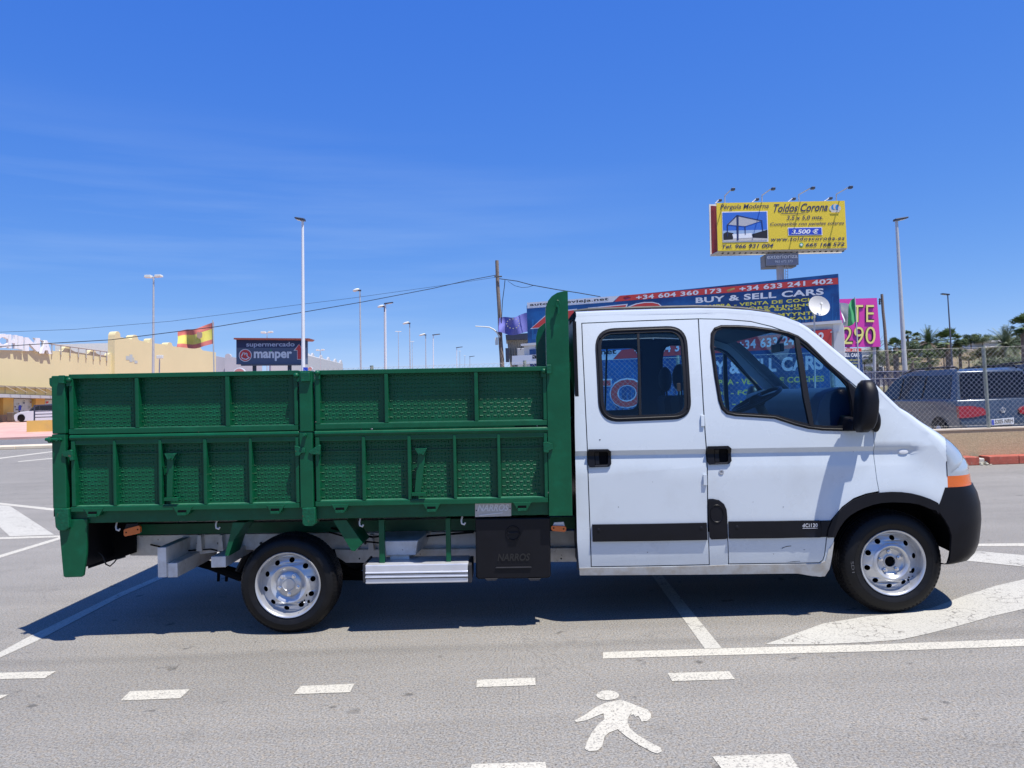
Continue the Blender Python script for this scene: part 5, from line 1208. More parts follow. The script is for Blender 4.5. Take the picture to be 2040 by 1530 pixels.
# the pergola picture
BP.poly([z5(429,314), z5(826,307), z5(834,574), z5(436,582)], M['whitep'], fp_, lift=.02)
BP.poly([z5(434,322), z5(819,313), z5(827,562), z5(441,574)], mat('picture_blue', (.03,.14,.55), .5), fp_, lift=.03)
BP.poly([z5(438,480), z5(825,470), z5(827,530), z5(440,545)], mat('picture_pale', (.30,.42,.60), .5), fp_, lift=.034)
BP.poly([z5(440,530), z5(827,520), z5(827,562), z5(441,574)], mat('picture_floor', (.50,.48,.45), .5), fp_, lift=.038)
BP.poly([z5(690,510), z5(826,470), z5(827,545), z5(700,540)], M['black'], fp_, lift=.042)
BP.poly([z5(442,505), z5(470,490), z5(530,500), z5(525,555), z5(443,560)], M['black'], fp_, lift=.042)
BP.poly([z5(520,510), z5(690,500), z5(690,540), z5(530,548)], M['whitep'], fp_, lift=.045)
BP.poly([z5(473,425), z5(560,342), z5(780,390), z5(632,440)], mat('picture_canopy', (.42,.42,.44), .5), fp_, lift=.05)
for q_ in ([(555,345),(575,345),(575,562),(560,563)], [(474,425),(482,425),(482,530),(474,530)], [(628,438),(635,438),(636,515),(630,515)], [(773,392),(780,392),(790,485),(783,487)], [(470,430),(560,342),(562,352),(476,436)], [(560,342),(782,390),(780,398),(562,352)]):
    BP.poly([z5(*v) for v in q_], M['navy'], fp_, lift=.055)
# column, small operator sign, ladder
c0_, c1_ = px3(1555, 560, BY+.8), px3(1555, 505, BY+.8)
build(MB().tube([(c0_.x, BY+.8, 0), (c0_.x, BY+.8, c1_.z+.1)], .24, 20), 'column', mat('column_grey', (.42,.42,.44), .5), bb, smooth=40)
build(MB().box((px3(1518,530,BY+1.4).x, BY+.8, px3(1518,534,BY+1).z), (px3(1580,530,BY+1.4).x, BY+1.7, px3(1518,509,BY+1).z)), 'platform', mat('platform_grey', (.22,.23,.26), .6), bb)
q_ = [px3(1526,506,BY+.2), px3(1590.5,503,BY+.2), px3(1591,527.5,BY+.2), px3(1527,529,BY+.2)]
ex = build(MB().hexa(q_, [v+Vector((0,.1,0)) for v in q_]), 'operator_sign', mat('operator_grey', (.22,.24,.30), .5), bb)
EX = Plane(q_[0]-Vector((0,.01,0)), q_[1]-Vector((0,.01,0)), q_[3]-Vector((0,.01,0)))
EX.text('exterioriza', 1528, 516, 1589, 514, 8.5, 8.5, M['whitep'], ex, bold=.012); EX.text('965 672 373', 1544, 523.5, 1579, 522.5, 4.8, 4.8, M['whitep'], ex, bold=.012); EX.text('publicidad exterior', 1547, 527.3, 1571, 526.8, 1.8, 1.8, M['whitep'], ex)
k = MB()
for x in (1564.5, 1569.5): k.tube([px3(x, 700, BY+.4), px3(x, 528, BY+.4)], .02, 5)
for i in range(30): k.tube([px3(1564.5, 530+i*5.5, BY+.4), px3(1569.5, 530+i*5.5, BY+.4)], .015, 4)
tag(build(k, 'ladder', M['pole'], bb), kind='stuff')
for (bx_, by_), (mx_, my_), (ex_, ey_), d in (((1444,404),(1444,390),(1458,376),-1.5), ((1518,402),(1518,389),(1538,375),-1.5), ((1592,401),(1591,388),(1617,373.5),-1.5), ((1666,400),(1666,387),(1692,372),-1.5),
                                          ((1425,405),(1428,402),(1432,398),1.8), ((1498,403),(1502,400),(1506,396),1.8), ((1570,402),(1574,399),(1579,395),1.8), ((1642,401),(1647,398),(1652,394),1.8)):
    k = MB(); k.tube([px3(bx_, by_, BY+.1 if d < 0 else BY+1.3), px3(mx_, my_, BY+.05 if d < 0 else BY+1.4), px3(ex_, ey_, BY+d if d < 0 else BY+2.4)], .035, 6); o = build(k, 'lamp_arm', M['pole'], bb)
    c_ = px3(ex_+1.5, ey_+1.5, BY+d if d < 0 else BY+2.4); k = MB().box((c_.x-.10, c_.y-.18, c_.z-.08), (c_.x+.12, c_.y+.10, c_.z+.07)); build(k, 'floodlight', M['lamphead'], o, bevel=.02)

# ---------------- street lamps
def lamp(x, ytop, xb, kind, label, Y=None, s=1.0, side=-1, r=.075, mp=None, hw=None, grp='street lamps along the road', yb=None):
    yh = 793-.033*(x-1020); Y = Y or (8.46*FPX/(yh-ytop))
    yb = yb or 790
    a, b = px3(xb, yb, Y), px3(x, ytop, Y)
    a = a + (a-b)*(a.z/(b.z-a.z)) if a.z > 0 else a
    t = thing('street_lamp', label, 'street lamp', (a.x, Y, 0), grp)
    build(MB().tube([a, b], [r*1.15, r*.6], 10), 'pole', mp or M['pole'], t, smooth=40)
    h = hw or .9*s
    if kind == 'dark':       # flat dark head
        k = MB(); q_ = Vector((side*h, 0, .0)); k.hexa([b+Vector((-side*.12,-.16,-.02)), b+q_+Vector((0,-.20,.10)), b+q_+Vector((0,-.20,.18)), b+Vector((-side*.12,-.16,.10))], [b+Vector((-side*.12,.16,-.02)), b+q_+Vector((0,.20,.10)), b+q_+Vector((0,.20,.18)), b+Vector((-side*.12,.16,.10))]); ho = build(k, 'lamp_head', M['lamphead'], t, bevel=.03)
        k = MB(); k.hexa([b+Vector((side*h*.25,-.13,.005)), b+Vector((side*h*.8,-.13,.06)), b+Vector((side*h*.8,-.13,.07)), b+Vector((side*h*.25,-.13,.015))], [b+Vector((side*h*.25,.13,.005)), b+Vector((side*h*.8,.13,.06)), b+Vector((side*h*.8,.13,.07)), b+Vector((side*h*.25,.13,.015))]); build(k, 'lamp_glass', M['lens'], ho)
    elif kind == 'pale':     # pale oval head on a dark neck
        k = MB(); k.sphere((0,0,0), (h*.48, .17, .12), 14, 8); k.xf(Matrix.Translation(b+Vector((side*h*.5, 0, .10))) @ Euler((0, radians(14)*-side*-1, 0)).to_matrix().to_4x4()); ho = build(k, 'lamp_head', M['lampwhite'], t, smooth=60)
        k = MB(); k.tube([b+Vector((-side*.10,0,.05)), b+Vector((side*.3,0,.08))], .07, 8); k.tube([b-Vector((0,0,.45)), b], .05, 8); build(k, 'lamp_neck', M['lamphead'], t)
    elif kind == 'double':
        for sd_ in (-1, 1):
            k = MB(); q_ = b+Vector((sd_*h*.62, 0, .05)); k.hexa([q_+Vector((-h*.42,-.2,-.08)), q_+Vector((h*.42,-.2,-.08+.03*sd_)), q_+Vector((h*.36,-.2,.10)), q_+Vector((-h*.36,-.2,.10))], [q_+Vector((-h*.42,.2,-.08)), q_+Vector((h*.42,.2,-.08+.03*sd_)), q_+Vector((h*.36,.2,.10)), q_+Vector((-h*.36,.2,.10))]); build(k, 'lamp_head', M['lampwhite'], t, bevel=.02)
        k = MB(); k.tube([b+Vector((-h*.7,0,0)), b+Vector((h*.7,0,0))], .04, 6); build(k, 'cross_arm', M['pole'], t)
    elif kind == 'thin':
        k = MB(); k.tube([b+Vector((-h*.5,0,.05)), b+Vector((h*.5,0,.02))], .04, 6); build(k, 'lamp_head', M['lampwhite'], t)
    return t
lamp(603, 440, 604.5, 'dark', 'tallest white street lamp with a dark head rising from behind the supermarket sign', Y=33, side=-1, r=.10, mp=M['whitepole'], hw=.36)
lamp(306, 552, 305, 'double', 'street lamp with two boxy white heads in front of the cream building', Y=52, r=.10, hw=.62)
lamp(717, 580, 719.5, 'pale', 'pale headed street lamp, biggest of its kind, right of the tall white pole', side=-1, r=.085, hw=.62)
lamp(768, 606, 769, 'dark', 'dark headed street lamp overlapping a pale headed one in the lamp row', side=1, r=.10, mp=M['whitepole'], hw=.72)
lamp(765.5, 612, 767, 'pale', 'pale headed street lamp half hidden behind a white pole with a dark head', side=-1, r=.07, hw=.68)
lamp(816, 645, 818, 'pale', 'pale headed street lamp, third largest of the pale ones', side=-1, hw=.85, r=.08)
lamp(848, 668, 849, 'pale', 'pale headed street lamp standing just left of a dark headed one', side=-1, hw=.95, r=.08)
lamp(863, 668, 864, 'dark', 'dark headed street lamp standing just right of a pale headed one', side=1, hw=.95, r=.09, mp=M['whitepole'])
lamp(910, 693, 910.5, 'dark', 'smaller dark headed street lamp far down the road', side=1, hw=1.0, r=.09, mp=M['whitepole'])
lamp(936, 711, 937, 'dark', 'smallest dark headed street lamp, farthest right of the row before the wooden pole', side=1, hw=1.0, r=.09)
lamp(793.5, 661, 795, 'thin', 'slim distant lamp between two pale headed street lamps', r=.05, hw=.8, grp='slim far lamps'); lamp(821, 681, 822, 'thin', 'slim distant lamp just right of a pale headed lamp', r=.05, hw=.6, grp='slim far lamps')
lamp(916, 700, 916.5, 'thin', 'very faint far lamp between the two small dark headed lamps', r=.06, hw=.4, grp='slim far lamps'); lamp(926, 709, 926.5, 'thin', 'faint short far lamp left of the smallest dark headed lamp', r=.06, hw=.4, grp='slim far lamps')
lamp(532, 663, 532, 'double', 'far lamp with two wide dark arms above the supermarket sign', Y=75, r=.06, hw=.6, grp='slim far lamps'); lamp(638, 698, 639, 'double', 'small far lamp above the grey building roof', Y=105, r=.07, hw=.6, grp='slim far lamps')
lamp(1786, 440, 1806, 'dark', 'tall grey street lamp on the right with its dark head over the road', Y=35, side=1, r=.12, hw=.55)
lamp(1888, 588, 1901, 'dark', 'slender dark street lamp in front of the palms', Y=62, side=-1, r=.08, mp=mat('dark_pole', (.08,.09,.12), .5), hw=.55)

# low floodlight post near the two headed lamp
lp = thing('floodlight_post', 'short post with one square floodlight beside the two headed lamp', 'floodlight', (px3(318,740,50).x, 50, 0)); vtube('pole', 317, 760, 318, 714, 50, .05, M['pole'], lp, .04)
c_ = px3(318, 711, 49.8); build(MB().box((c_.x-.2, c_.y-.1, c_.z-.12), (c_.x+.24, c_.y+.1, c_.z+.12)), 'floodlight', M['lampwhite'], lp, bevel=.02)

# ---------------- wooden poles and cables
def wpole(x0, y0, x1, y1, Y, r, label, name='wooden_pole'):
    t = thing(name, label, 'utility pole', (px3(x1, y1, Y).x, Y, 0))
    a, b = px3(x1, y1, Y), px3(x0, y0, Y); a = a + (a-b)*(a.z/(b.z-a.z)); path = [a.lerp(b, i/12) + Vector((.012*sin(i*1.7), 0, 0)) for i in range(13)]
    build(MB().tube(path, [r*(1.25-.4*i/12) for i in range(13)], 10), 'pole', M['wood'], t, smooth=50); return t
up = wpole(989.5, 519, 1000, 728, 37.0, .115, 'weathered wooden utility pole beside the starred flag, carrying cables')
c_ = px3(992, 551, 36.8); k = MB(); k.tube([c_+Vector((-.2,0,0)), c_+Vector((.22,0,0))], .04, 6); build(k, 'cable_clamp', M['wire'], up)
k = MB(); k.tube([px3(*q_, 36.85) for q_ in ((996,672),(990,662),(983,656),(975,652),(966,651),(955,650.5),(947,650))], [.05,.045,.04,.035,.03,.03,.03], 8); build(k, 'curved_lamp_arm', M['lampwhite'], up)
k = MB(); c_ = px3(990, 676, 36.7); k.box((c_.x-.1, c_.y-.1, c_.z-.3), (c_.x+.06, c_.y+.1, c_.z+.1)); build(k, 'junction_box', M['lampwhite'], up)
k = MB(); k.tube([px3(*q_, 36.75) for q_ in ((1006,558),(1005,570),(1001,600),(999,640),(998,680))], .02, 5); k.tube([px3(*q_, 36.7) for q_ in ((994,690),(1000,706),(1004,716),(1001,724),(997,718),(1001,708),(1004,720))], .018, 5); build(k, 'hanging_cable', M['wire'], up)
up2 = wpole(1756.5, 586, 1770, 745, 55.0, .12, 'slim dark wooden pole between the magenta board and the tall lamp')
k = MB(); 
for dy in (0, 4, 8): k.sphere(px3(1752.5, 597+dy, 55), .09, 6, 4)
k.tube([px3(1752, 594, 55), px3(1757, 600, 55)], .03, 4); build(k, 'insulator', M['wire'], up2)
def cable(pts, r, label, grp='overhead cables'):
    path = []
    for i in range(len(pts)-1):
        for j in range(6): path.append(Vector(pts[i]).lerp(Vector(pts[i+1]), j/6))
    path.append(Vector(pts[-1]))
    tag(build(MB().tube(path, r, 5), 'overhead_cable', M['wire']), label, 'cable', grp)
cable([px3(x, y, Y) for x, y, Y in ((989,548,37),(930,559,36.5),(860,575,36),(720,602,35),(603,622,34),(430,651,32.5),(220,677,31),(100,684,30),(-60,694,29))], .018, 'thicker dark cable sloping left from the wooden pole across the sky')
cable([px3(x, y, Y) for x, y, Y in ((989,552,37),(900,566,36.5),(700,594,36),(603,606,35.5),(340,640,35),(150,656,34.5),(-60,664,34))], .009, 'faint upper cable running left above the thicker one')
cable([px3(x, y, Y) for x, y, Y in ((993,555,37),(1030,560,36.5),(1060,568,36),(1110,577,35),(1150,583,34.5),(1196,591,34))], .022, 'dark cable running right from the wooden pole to the blue sign')
cable([px3(x, y, Y) for x, y, Y in ((1012,560,36.8),(1025,569,36.6),(1040,573,36.4),(1052,572,36.2),(1062,569,36))], .012, 'slack loop of cable hanging under the right hand line')

# kiosk behind the flag
ki = thing('kiosk', 'beige ribbed cabin with a dark roof seen under the starred flag', 'cabin', (px3(1035,730,39).x, 39, 0))
q_ = [px3(1010,676,39), px3(1055,676,39), px3(1055,790,39), px3(1026,790,39)]; k = MB().hexa(q_, [v+Vector((0,2.5,0)) for v in q_]); kw = build(k, 'wall', mat('beige_sheet', (.55,.50,.40), .6), ki)
for i in range(10):
    x = 1011+i*4.6; x2 = 1011+i*4.6 + (14-i*1.4 if i < 9 else 0)
    k = MB(); k.tube([px3(x, 677, 38.97), px3(x2, 789, 38.97)], .03, 4); build(k, 'rib', mat('beige_rib', (.42,.37,.29), .6), kw)
q_ = [px3(1007,667,38.6), px3(1056,663,38.6), px3(1056,676,38.6), px3(1008,677,38.6)]; build(MB().hexa(q_, [v+Vector((0,3.2,0)) for v in q_]), 'roof', M['lamphead'], ki)
q_ = [px3(1030,694,38.2), px3(1052,693,38.2), px3(1052,735,38.2), px3(1031,735,38.2)]; ac = build(MB().hexa(q_, [v+Vector((0,.6,0)) for v in q_]), 'air_conditioner', mat('unit_grey', (.38,.40,.44), .5), ki, bevel=.03)
k = MB(); k.tube([px3(1037,697,38), px3(1040,688,37.9), px3(1052,682,37.6)], .02, 5); build(k, 'pipe', M['wire'], ac)
c_ = px3(1010, 706, 38.9); build(MB().box((c_.x-.08, c_.y-.2, c_.z-.45), (c_.x+.12, c_.y, c_.z+.35)), 'meter_box', M['lamphead'], ki)
# ---------------- low wall, kerb and chain link fence on the right
WY = 9.62; XL, XR = -4.0, 16.0
lw = thing('low_wall', 'low sand coloured roughcast wall with a red painted kerb at its foot', 'wall', (6, WY, 0))
rough = mat('roughcast', (.45,.34,.20), .95, var=.16, vs=28, bump=.006, bs=70, col2=(.52,.42,.27), c2pos=(.45,.65), c2s=45)
build(MB().box((XL, WY, 0), (XR, WY+.22, .645)), 'wall_body', rough, lw)
build(MB().box((XL, WY-.015, .645), (XR, WY+.235, .67)), 'coping', M['kerb'], lw)
x = XL; i = 0; random.seed(11)
gap0 = G(1941, 925).x; gap1 = G(1962, 925).x
L_ = .56
for x in [gap1+.0+L_*j for j in range(16)] + [gap0-.01-L_*(j+1) for j in range(24)]:
    build(MB().box((x+.006, 9.28+U(-.008,.008), 0), (x+L_-.006, 9.615, .155+U(-.006,.006))), 'kerb_stone', M['redbrick'], lw, bevel=.012)
build(MB().box((gap1-.14, 9.36, 0), (gap1-.03, 9.6, .12)), 'broken_stone', M['conc'], lw, bevel=.02)
build(MB().box((gap0, 9.50, 0), (gap1, 9.612, .12)), 'drain_hole', M['dark'], lw)
random.seed(5); k = MB()
for i in range(26): c_ = Vector((U(gap0-.02, gap1+.1), U(9.2,9.42), U(.01,.05))); k.sphere(c_, (U(.01,.03), U(.01,.03), U(.008,.03)), 6, 4)
tag(build(k, 'rubble', mat('rubble', (.45,.43,.33), .9, var=.3, vs=20)), kind='stuff')
tag(build(MB().add([(XL-200, WY+.2, .14), (XR+200, WY+.2, .14), (XR+200, 34, .14), (XL-200+196, 34, .14)][:0] + [(-3, WY+.2, .15), (60, WY+.2, .15), (60, 27.5, .15), (-3, 27.5, .15)], [(0,1,2,3)]), 'yard_ground', mat('yard', (.30,.28,.25), .9, var=.1, vs=1)), kind='structure')
FYp = WY+.10; fence = thing('chain_link_fence', 'galvanised chain link fence with grey posts standing on the low wall', 'fence', (6, FYp, .67)); FT = px3(1962, 690, FYp).z
pxs = [px3(1966, 800, FYp).x + d*2.95 for d in (-4, -3, -2, -1, 0, 1)]
for x in pxs:
    lean = px3(1961, 692, FYp).x - px3(1972, 848, FYp).x
    build(MB().tube([(x-lean*.4, FYp, .66), (x+lean*.6, FYp, FT+.02)], .034, 10), 'fence_post', M['post'], fence, smooth=40)
k = MB(); pit = .097; Hh = FT-.02-.68; x = -3.8-Hh
while x < XR:
    for sg in (1, -1):
        a = Vector((x + (0 if sg > 0 else Hh), FYp-.05+.003*sg, .68)); b = Vector((x + (Hh if sg > 0 else 0), FYp-.05+.003*sg, .68+Hh))
        if a.x > -3.9 or b.x > -3.9: k.tube([a, b], .0017, 4, cap=False)
    x += pit
for z in (.72, .68+Hh): k.tube([(-3.9, FYp-.045, z), (XR, FYp-.045, z)], .002, 4, cap=False)
tag(build(k, 'wire_mesh', M['mesh'], fence, keep=True), kind='stuff')

# ---------------- cars
def prof_car(t, L, Wd, sec, mats, zoff, wheels, rear=True):
    """sec: list of (x along length, z, half width factor) closed side outline of the body; body lofted across the width"""
def car(name, label, X0, Y0, z0, L, Wd, H, col, heading='+y', rails=True, detail=True, glassy=None, group=None):
    """local frame: x across (0..Wd), y forward (0 rear .. L front)"""
    t = thing(name, label, 'car', (X0, Y0, z0), group)
    pm_ = mat('paint_' + name + str(round(col[2]*1000)), col, .28, metal=.1, coat=.45, var=.03, vs=2)
    gl_ = M['carglass']
    def S_(pts): return [tuple(p) for p in pts]
    if heading == '+y': T = Matrix.Translation((X0, Y0, z0))
    else: T = Matrix.Translation((X0, Y0, z0)) @ Matrix.Rotation(pi/2, 4, 'Z')
    def bo(k, nm, m, par=t, **kw): k.xf(T); return build(k, nm, m, par, **kw)
    hw = Wd/2
    def loft(rows, m, nm, par=t, sm=35, bev=0):    # rows: (y, z, halfwidth) from rear to front around; joined left-right
        k = MB(); 
        for y, z, w_ in rows: k.v += [(hw-w_, y, z), (hw+w_, y, z)]
        n_ = len(rows); k.f = [(2*i, 2*i+1, 2*((i+1) % n_)+1, 2*((i+1) % n_)) for i in range(n_)] 
        tri = tessellate_polygon([[Vector((y, z, 0)) for y, z, w_ in rows]])
        k.f += [tuple(2*a for a in tr) for tr in tri] + [tuple(2*a+1 for a in reversed(tr)) for tr in tri]
        return bo(k, nm, m, par, smooth=sm, bevel=bev)
    belt = H*.60
    body = [(0.05,.25,hw-.06),(0.0,.45,hw-.02),(0.02,.62,hw),(.10,belt*.82,hw),(.16,belt,hw-.03),(L*.55,belt-.01,hw-.03),(L*.78,belt-.04,hw-.05),(L*.86,belt-.12,hw-.08),(L*.95,belt-.25,hw-.12),(L*.99,belt-.42,hw-.16),(L,.42,hw-.14),(L-.06,.25,hw-.16),(L*.5,.22,hw-.06)]
    bd_ = loft(body, pm_, 'body', bev=.03)
    roof_ = [(.17,belt-.01,hw-.05),(.42,H-.07,hw-.22),(.60,H-.01,hw-.26),(L*.30,H,hw-.26),(L*.52,H-.02,hw-.26),(L*.62,H-.09,hw-.26),(L*.84,belt-.08,hw-.10),(L*.5,belt-.03,hw-.06)]
    rf = loft(roof_, pm_, 'cabin', bev=.02)
    def side(pts, m, nm, off=.006, par=rf):        # side glass given as (y, z)
        for s in (0, 1):
            k = MB(); vv = []
            for y, z in pts:
                f_ = (z-belt)/(H-.07-belt); w_ = (hw-.05) + ((hw-.22)-(hw-.05))*max(0, f_) + off
                vv.append((hw-w_ if s == 0 else hw+w_, y, z))
            k.flat([[Vector(v) for v in vv]]) if False else k.add(vv, [tuple(range(len(vv)))]); bo(k, nm, m, par, keep=True)
    zt_ = H-.14
    side([(.46,belt+.03),(1.55,belt+.03),(1.55,zt_+.01),(.58,zt_)], gl_, 'side_window'); side([(1.63,belt+.03),(2.60,belt+.02),(2.60,zt_+.03),(1.63,zt_+.02)], gl_, 'side_window'); side([(2.68,belt+.02),(L*.78,belt-.0),(L*.64,zt_-.03),(2.68,zt_+.02)], gl_, 'side_window')
    k = MB(); k.add([(hw-w_, y, z) for w_, y, z in ((hw-.15,.185,belt+.04),(hw-.27,.385,H-.11))] + [(hw+w_, y, z) for w_, y, z in ((hw-.27,.385,H-.11),(hw-.15,.185,belt+.04))], [(0,1,2,3)])
    k.v = [(x, y-.02, z+.004) for x, y, z in k.v]; rg = bo(k, 'rear_window', gl_, rf, keep=True)
    if rails:
        for s in (.30, Wd-.30):
            k = MB(); k.tube([(s,.50,H-.02),(s,.62,H+.035),(s,1.6,H+.05),(s,L*.50,H+.035),(s,L*.60,H-.05)], .022, 8); bo(k, 'roof_rail', M['blackp'], rf, smooth=50)
    if detail:
        k = MB(); k.tube([(hw,.62,H-.01),(hw,.55,H+.06)], [.02,.008], 6); bo(k, 'aerial', M['blackp'], rf)
        for s in (-1, 1):
            k = MB(); x0, x1 = sorted((hw+s*(hw-.0), hw+s*(hw-.62)))
            pts = [(hw+s*(hw+.004),.0,belt*.87),(hw+s*(hw-.30),.0,belt*.865),(hw+s*(hw-.52),.0,belt*.82),(hw+s*(hw-.60),.0,belt*.76),(hw+s*(hw-.60),.0,belt*.68),(hw+s*(hw-.30),.0,belt*.63),(hw+s*(hw+.004),.0,belt*.62)]
            c_ = [Vector((p[0], (p[2]/belt-.5)*.14-.02, p[2])) for p in pts]
            k.prism(c_, (0, .09, 0)); bo(k, 'tail_light', mat('tail_lamp_red', (.26,.008,.008), .15, coat=.6, var=.3, vs=9), bd_)
        k = MB(); k.box((.10,-.03,.28),(Wd-.10,.1,.48)); bo(k, 'rear_bumper', pm_, bd_, bevel=.03)
    for y in (.85, L-.95):
        for s in (0, 1):
            k = MB(); xx = .0 if s == 0 else Wd-.22; k.lathe([(0,.0),(.20,.0),(.21,-.01),(.32,-.005),(.33,.03),(.33,.2),(0,.2)], (xx+.0, y, .33), 28, 'x'); w_ = bo(k, 'wheel', M['tyre'], t, smooth=40)
            k = MB(); k.lathe([(.20,-.012),(.19,.01),(.05,-.012),(0,-.012)], (xx if s == 0 else xx+.225, y, .33), 10, 'x'); bo(k, 'rim', M['rim'], w_)
    return t, bd_, rf, T
cx = px3(1912, 830, 11.45).x
v1, vb, vr, T1 = car('parked_van', 'grey blue people carrier with roof rails parked behind the fence, rear towards us', cx, 11.45, .15, 4.75, 1.90, 1.72, (.035,.055,.09))
# badge and number plate
def on_rear(x, z, d=0.0): return Vector((cx+x, 11.45 - .012 - d + .10*max(0, (z-.62)/.3)*.0, .15+z))
bz = px3(1998, 817, 11.5)
k = MB(); 
for r_ in (.062, .052): pass
k.lathe([(.062,0),(.058,-.012),(.050,-.012),(.048,0)], (bz.x, 11.50, bz.z), 28); bdg = build(k, 'badge_ring', M['chrome'], vb, smooth=40)
BPp = Plane(Vector((0,11.49,0)), Vector((1,11.49,0)), Vector((0,11.49,1)))
text_on('V', [Vector((bz.x-.026,11.488,bz.z+.002)), Vector((bz.x+.026,11.488,bz.z+.002)), Vector((bz.x+.026,11.488,bz.z+.048)), Vector((bz.x-.026,11.488,bz.z+.048))], M['chrome'], vb, bold=.02, name='badge_letter')
text_on('W', [Vector((bz.x-.040,11.488,bz.z-.046)), Vector((bz.x+.040,11.488,bz.z-.046)), Vector((bz.x+.040,11.488,bz.z+.000)), Vector((bz.x-.040,11.488,bz.z+.000))], M['chrome'], vb, bold=.02, name='badge_letter')
q_ = [px3(1975,836,11.38), px3(2020,832,11.38), px3(2020,844.5,11.38), px3(1976,848,11.38)]; pl_ = build(MB().hexa(q_, [v+Vector((0,.04,0)) for v in q_]), 'number_plate', M['whitep'], vb)
pq = Plane(q_[0], q_[1], q_[3]); pq.text('5305 NRH', 1982, 844.8, 2018, 841.6, 8, 8, M['black'], pl_, bold=.02); pq.poly([(1975.5,837),(1980,836.5),(1981,846.5),(1976.5,847)], M['royal'], pl_)
car('parked_car', 'dark blue people carrier parked beyond the grey blue one at the right edge', cx+2.45, 11.9, .15, 4.7, 1.85, 1.80, (.02,.03,.05), group=None)
# white hatchback by the shops on the left
wx = px3(27, 836, 60).x; gz = .96
T2 = None
wc = thing('parked_hatchback', 'white hatchback parked in front of the shop doors, partly hidden by the truck bed', 'car', (wx+2, 60, gz))
def wcx(pts): return [(px3(x, y, 60).x, 60.0, px3(x, y, 60).z) for x, y in pts]
wb = build(MB().prism(wcx([(27.5,834),(27,828),(30,825),(40,821),(52,819.5),(58,818),(112,815),(140,818),(141,832),(138,837),(30,839.5)]), (0,1.8,0)), 'body', mat('hatchback_white', (.62,.66,.72), .25, coat=.7), wc, bevel=.06)
build(MB().prism(wcx([(55,819),(66,810),(76,806.5),(110,804),(130,806),(137,817)]), (0,1.7,0)), 'cabin', mat('hatchback_roof', (.06,.07,.09), .3), wc, bevel=.05)
build(MB().prism([Vector(p)+Vector((0,-.01,0)) for p in wcx([(60,818),(68,811.5),(78,808.5),(79,817)])], (0,.02,0)), 'side_window', M['carglass'], wc); build(MB().prism([Vector(p)+Vector((0,-.01,0)) for p in wcx([(80,817),(79,808.3),(108,806),(110,815.5)])], (0,.02,0)), 'side_window', M['carglass'], wc)
for x in (42, 105, 128):
    c_ = px3(x, 832.5-(x-42)*.03, 59.97); k = MB(); k.lathe([(0,-.01),(.19,-.012),(.20,-.03),(.31,-.02),(.32,.02),(.32,.2)], c_, 24)
    if x != 105: build(k, 'wheel', M['tyre'], wc, smooth=40)
# railing and low yellow wall in front of it
yw = thing('low_yellow_wall', 'low ochre wall carrying a dark railing, left of the truck bed', 'wall', (px3(80, 868, 49).x, 49, 0))
q_ = [px3(53,838.5,49), px3(150,835,49), px3(150,871,49), px3(53,866,49)]; build(MB().hexa(q_, [v+Vector((0,.9,0)) for v in q_]), 'wall_body', M['yellow'], yw)
rl_ = thing('railing', 'black metal railing in front of the white hatchback', 'railing', (px3(80, 836, 49.2).x, 49.2, px3(80,836,49).z))
for x in (68.5, 112, 150): build(MB().tube([px3(x, 838, 49.2), px3(x, 807.5, 49.2)], .05, 6), 'post', M['lamphead'], rl_)
for y in (808, 819.5, 825.5, 831.5): build(MB().tube([px3(68, y, 49.2), px3(150, y-2.5, 49.2)], .035 if y > 810 else .05, 6), 'rail', M['lamphead'], rl_)

# ---------------- cream commercial building with roof letters
A = Vector((-42.6-5, 66-.0, 0)); DIR = Vector((.174, .985, 0)).normalized(); NB = Vector((DIR.y, -DIR.x, 0))
A = Vector((-.600*66-4.5, 66-5.1, 0))
def fa(px_, py_, off=0.0): return onplane(px_, py_, A + NB*off, NB)
mall = thing('commercial_building', 'long cream commercial building with rounded roof pinnacles behind the bed', 'building', tuple(fa(100, 838)))
gz = .95
def wallpoly(pts, nm, m, par=mall, off=0.0, th=-.4, **k_):
    q_ = [fa(x, y, off) for x, y in pts]; return build(MB().prism(q_, NB*th), nm, m, par, **k_)
def arc(cx_, w_, yb, yt, n=8): return [(cx_ - w_*cos(pi*i/n), yb - (yb-yt)*sin(pi*i/n)**.8) for i in range(n+1)]
def roofline(*segs): return [p for s_ in segs for p in s_]
low = [(-200,850),(-200,640),(-60,676),(0,697),(104,699)] + [(125,700)] + arc(135,7,697,690) + [(150,701),(175,705)] + arc(185,6,703,697) + [(200,708),(214,709)] + arc(221,5,709,703) + [(228,712),(228,845)]
w1 = wallpoly(low, 'wall', M['cream'], th=-.5)
highp = [(228.5,845),(228.5,678)] + arc(234.5,5.5,672,660,10) + [(243,672),(262,676)] + arc(269,5.5,674,667,10) + [(277,678),(296,682)] + arc(302,3.5,681,674,8) + [(308,684),(332,687)] + arc(338.5,4.5,687,682,8) + [(345,690),(365,691),(390,694)] + arc(397,3.5,695,694-6,8) + [(404,698),(430,702),(430,835)]
w2 = wallpoly(highp, 'wall', M['cream'], off=.35, th=-.8)
k = MB(); q_ = [fa(110,686,-6), fa(228,683,-6), fa(228,709,-6), fa(110,700,-6)]; k.hexa(q_, [v+Vector((0,6,0)) for v in q_]); build(k, 'roof', mat('pale_roof', (.66,.66,.62), .6), mall)
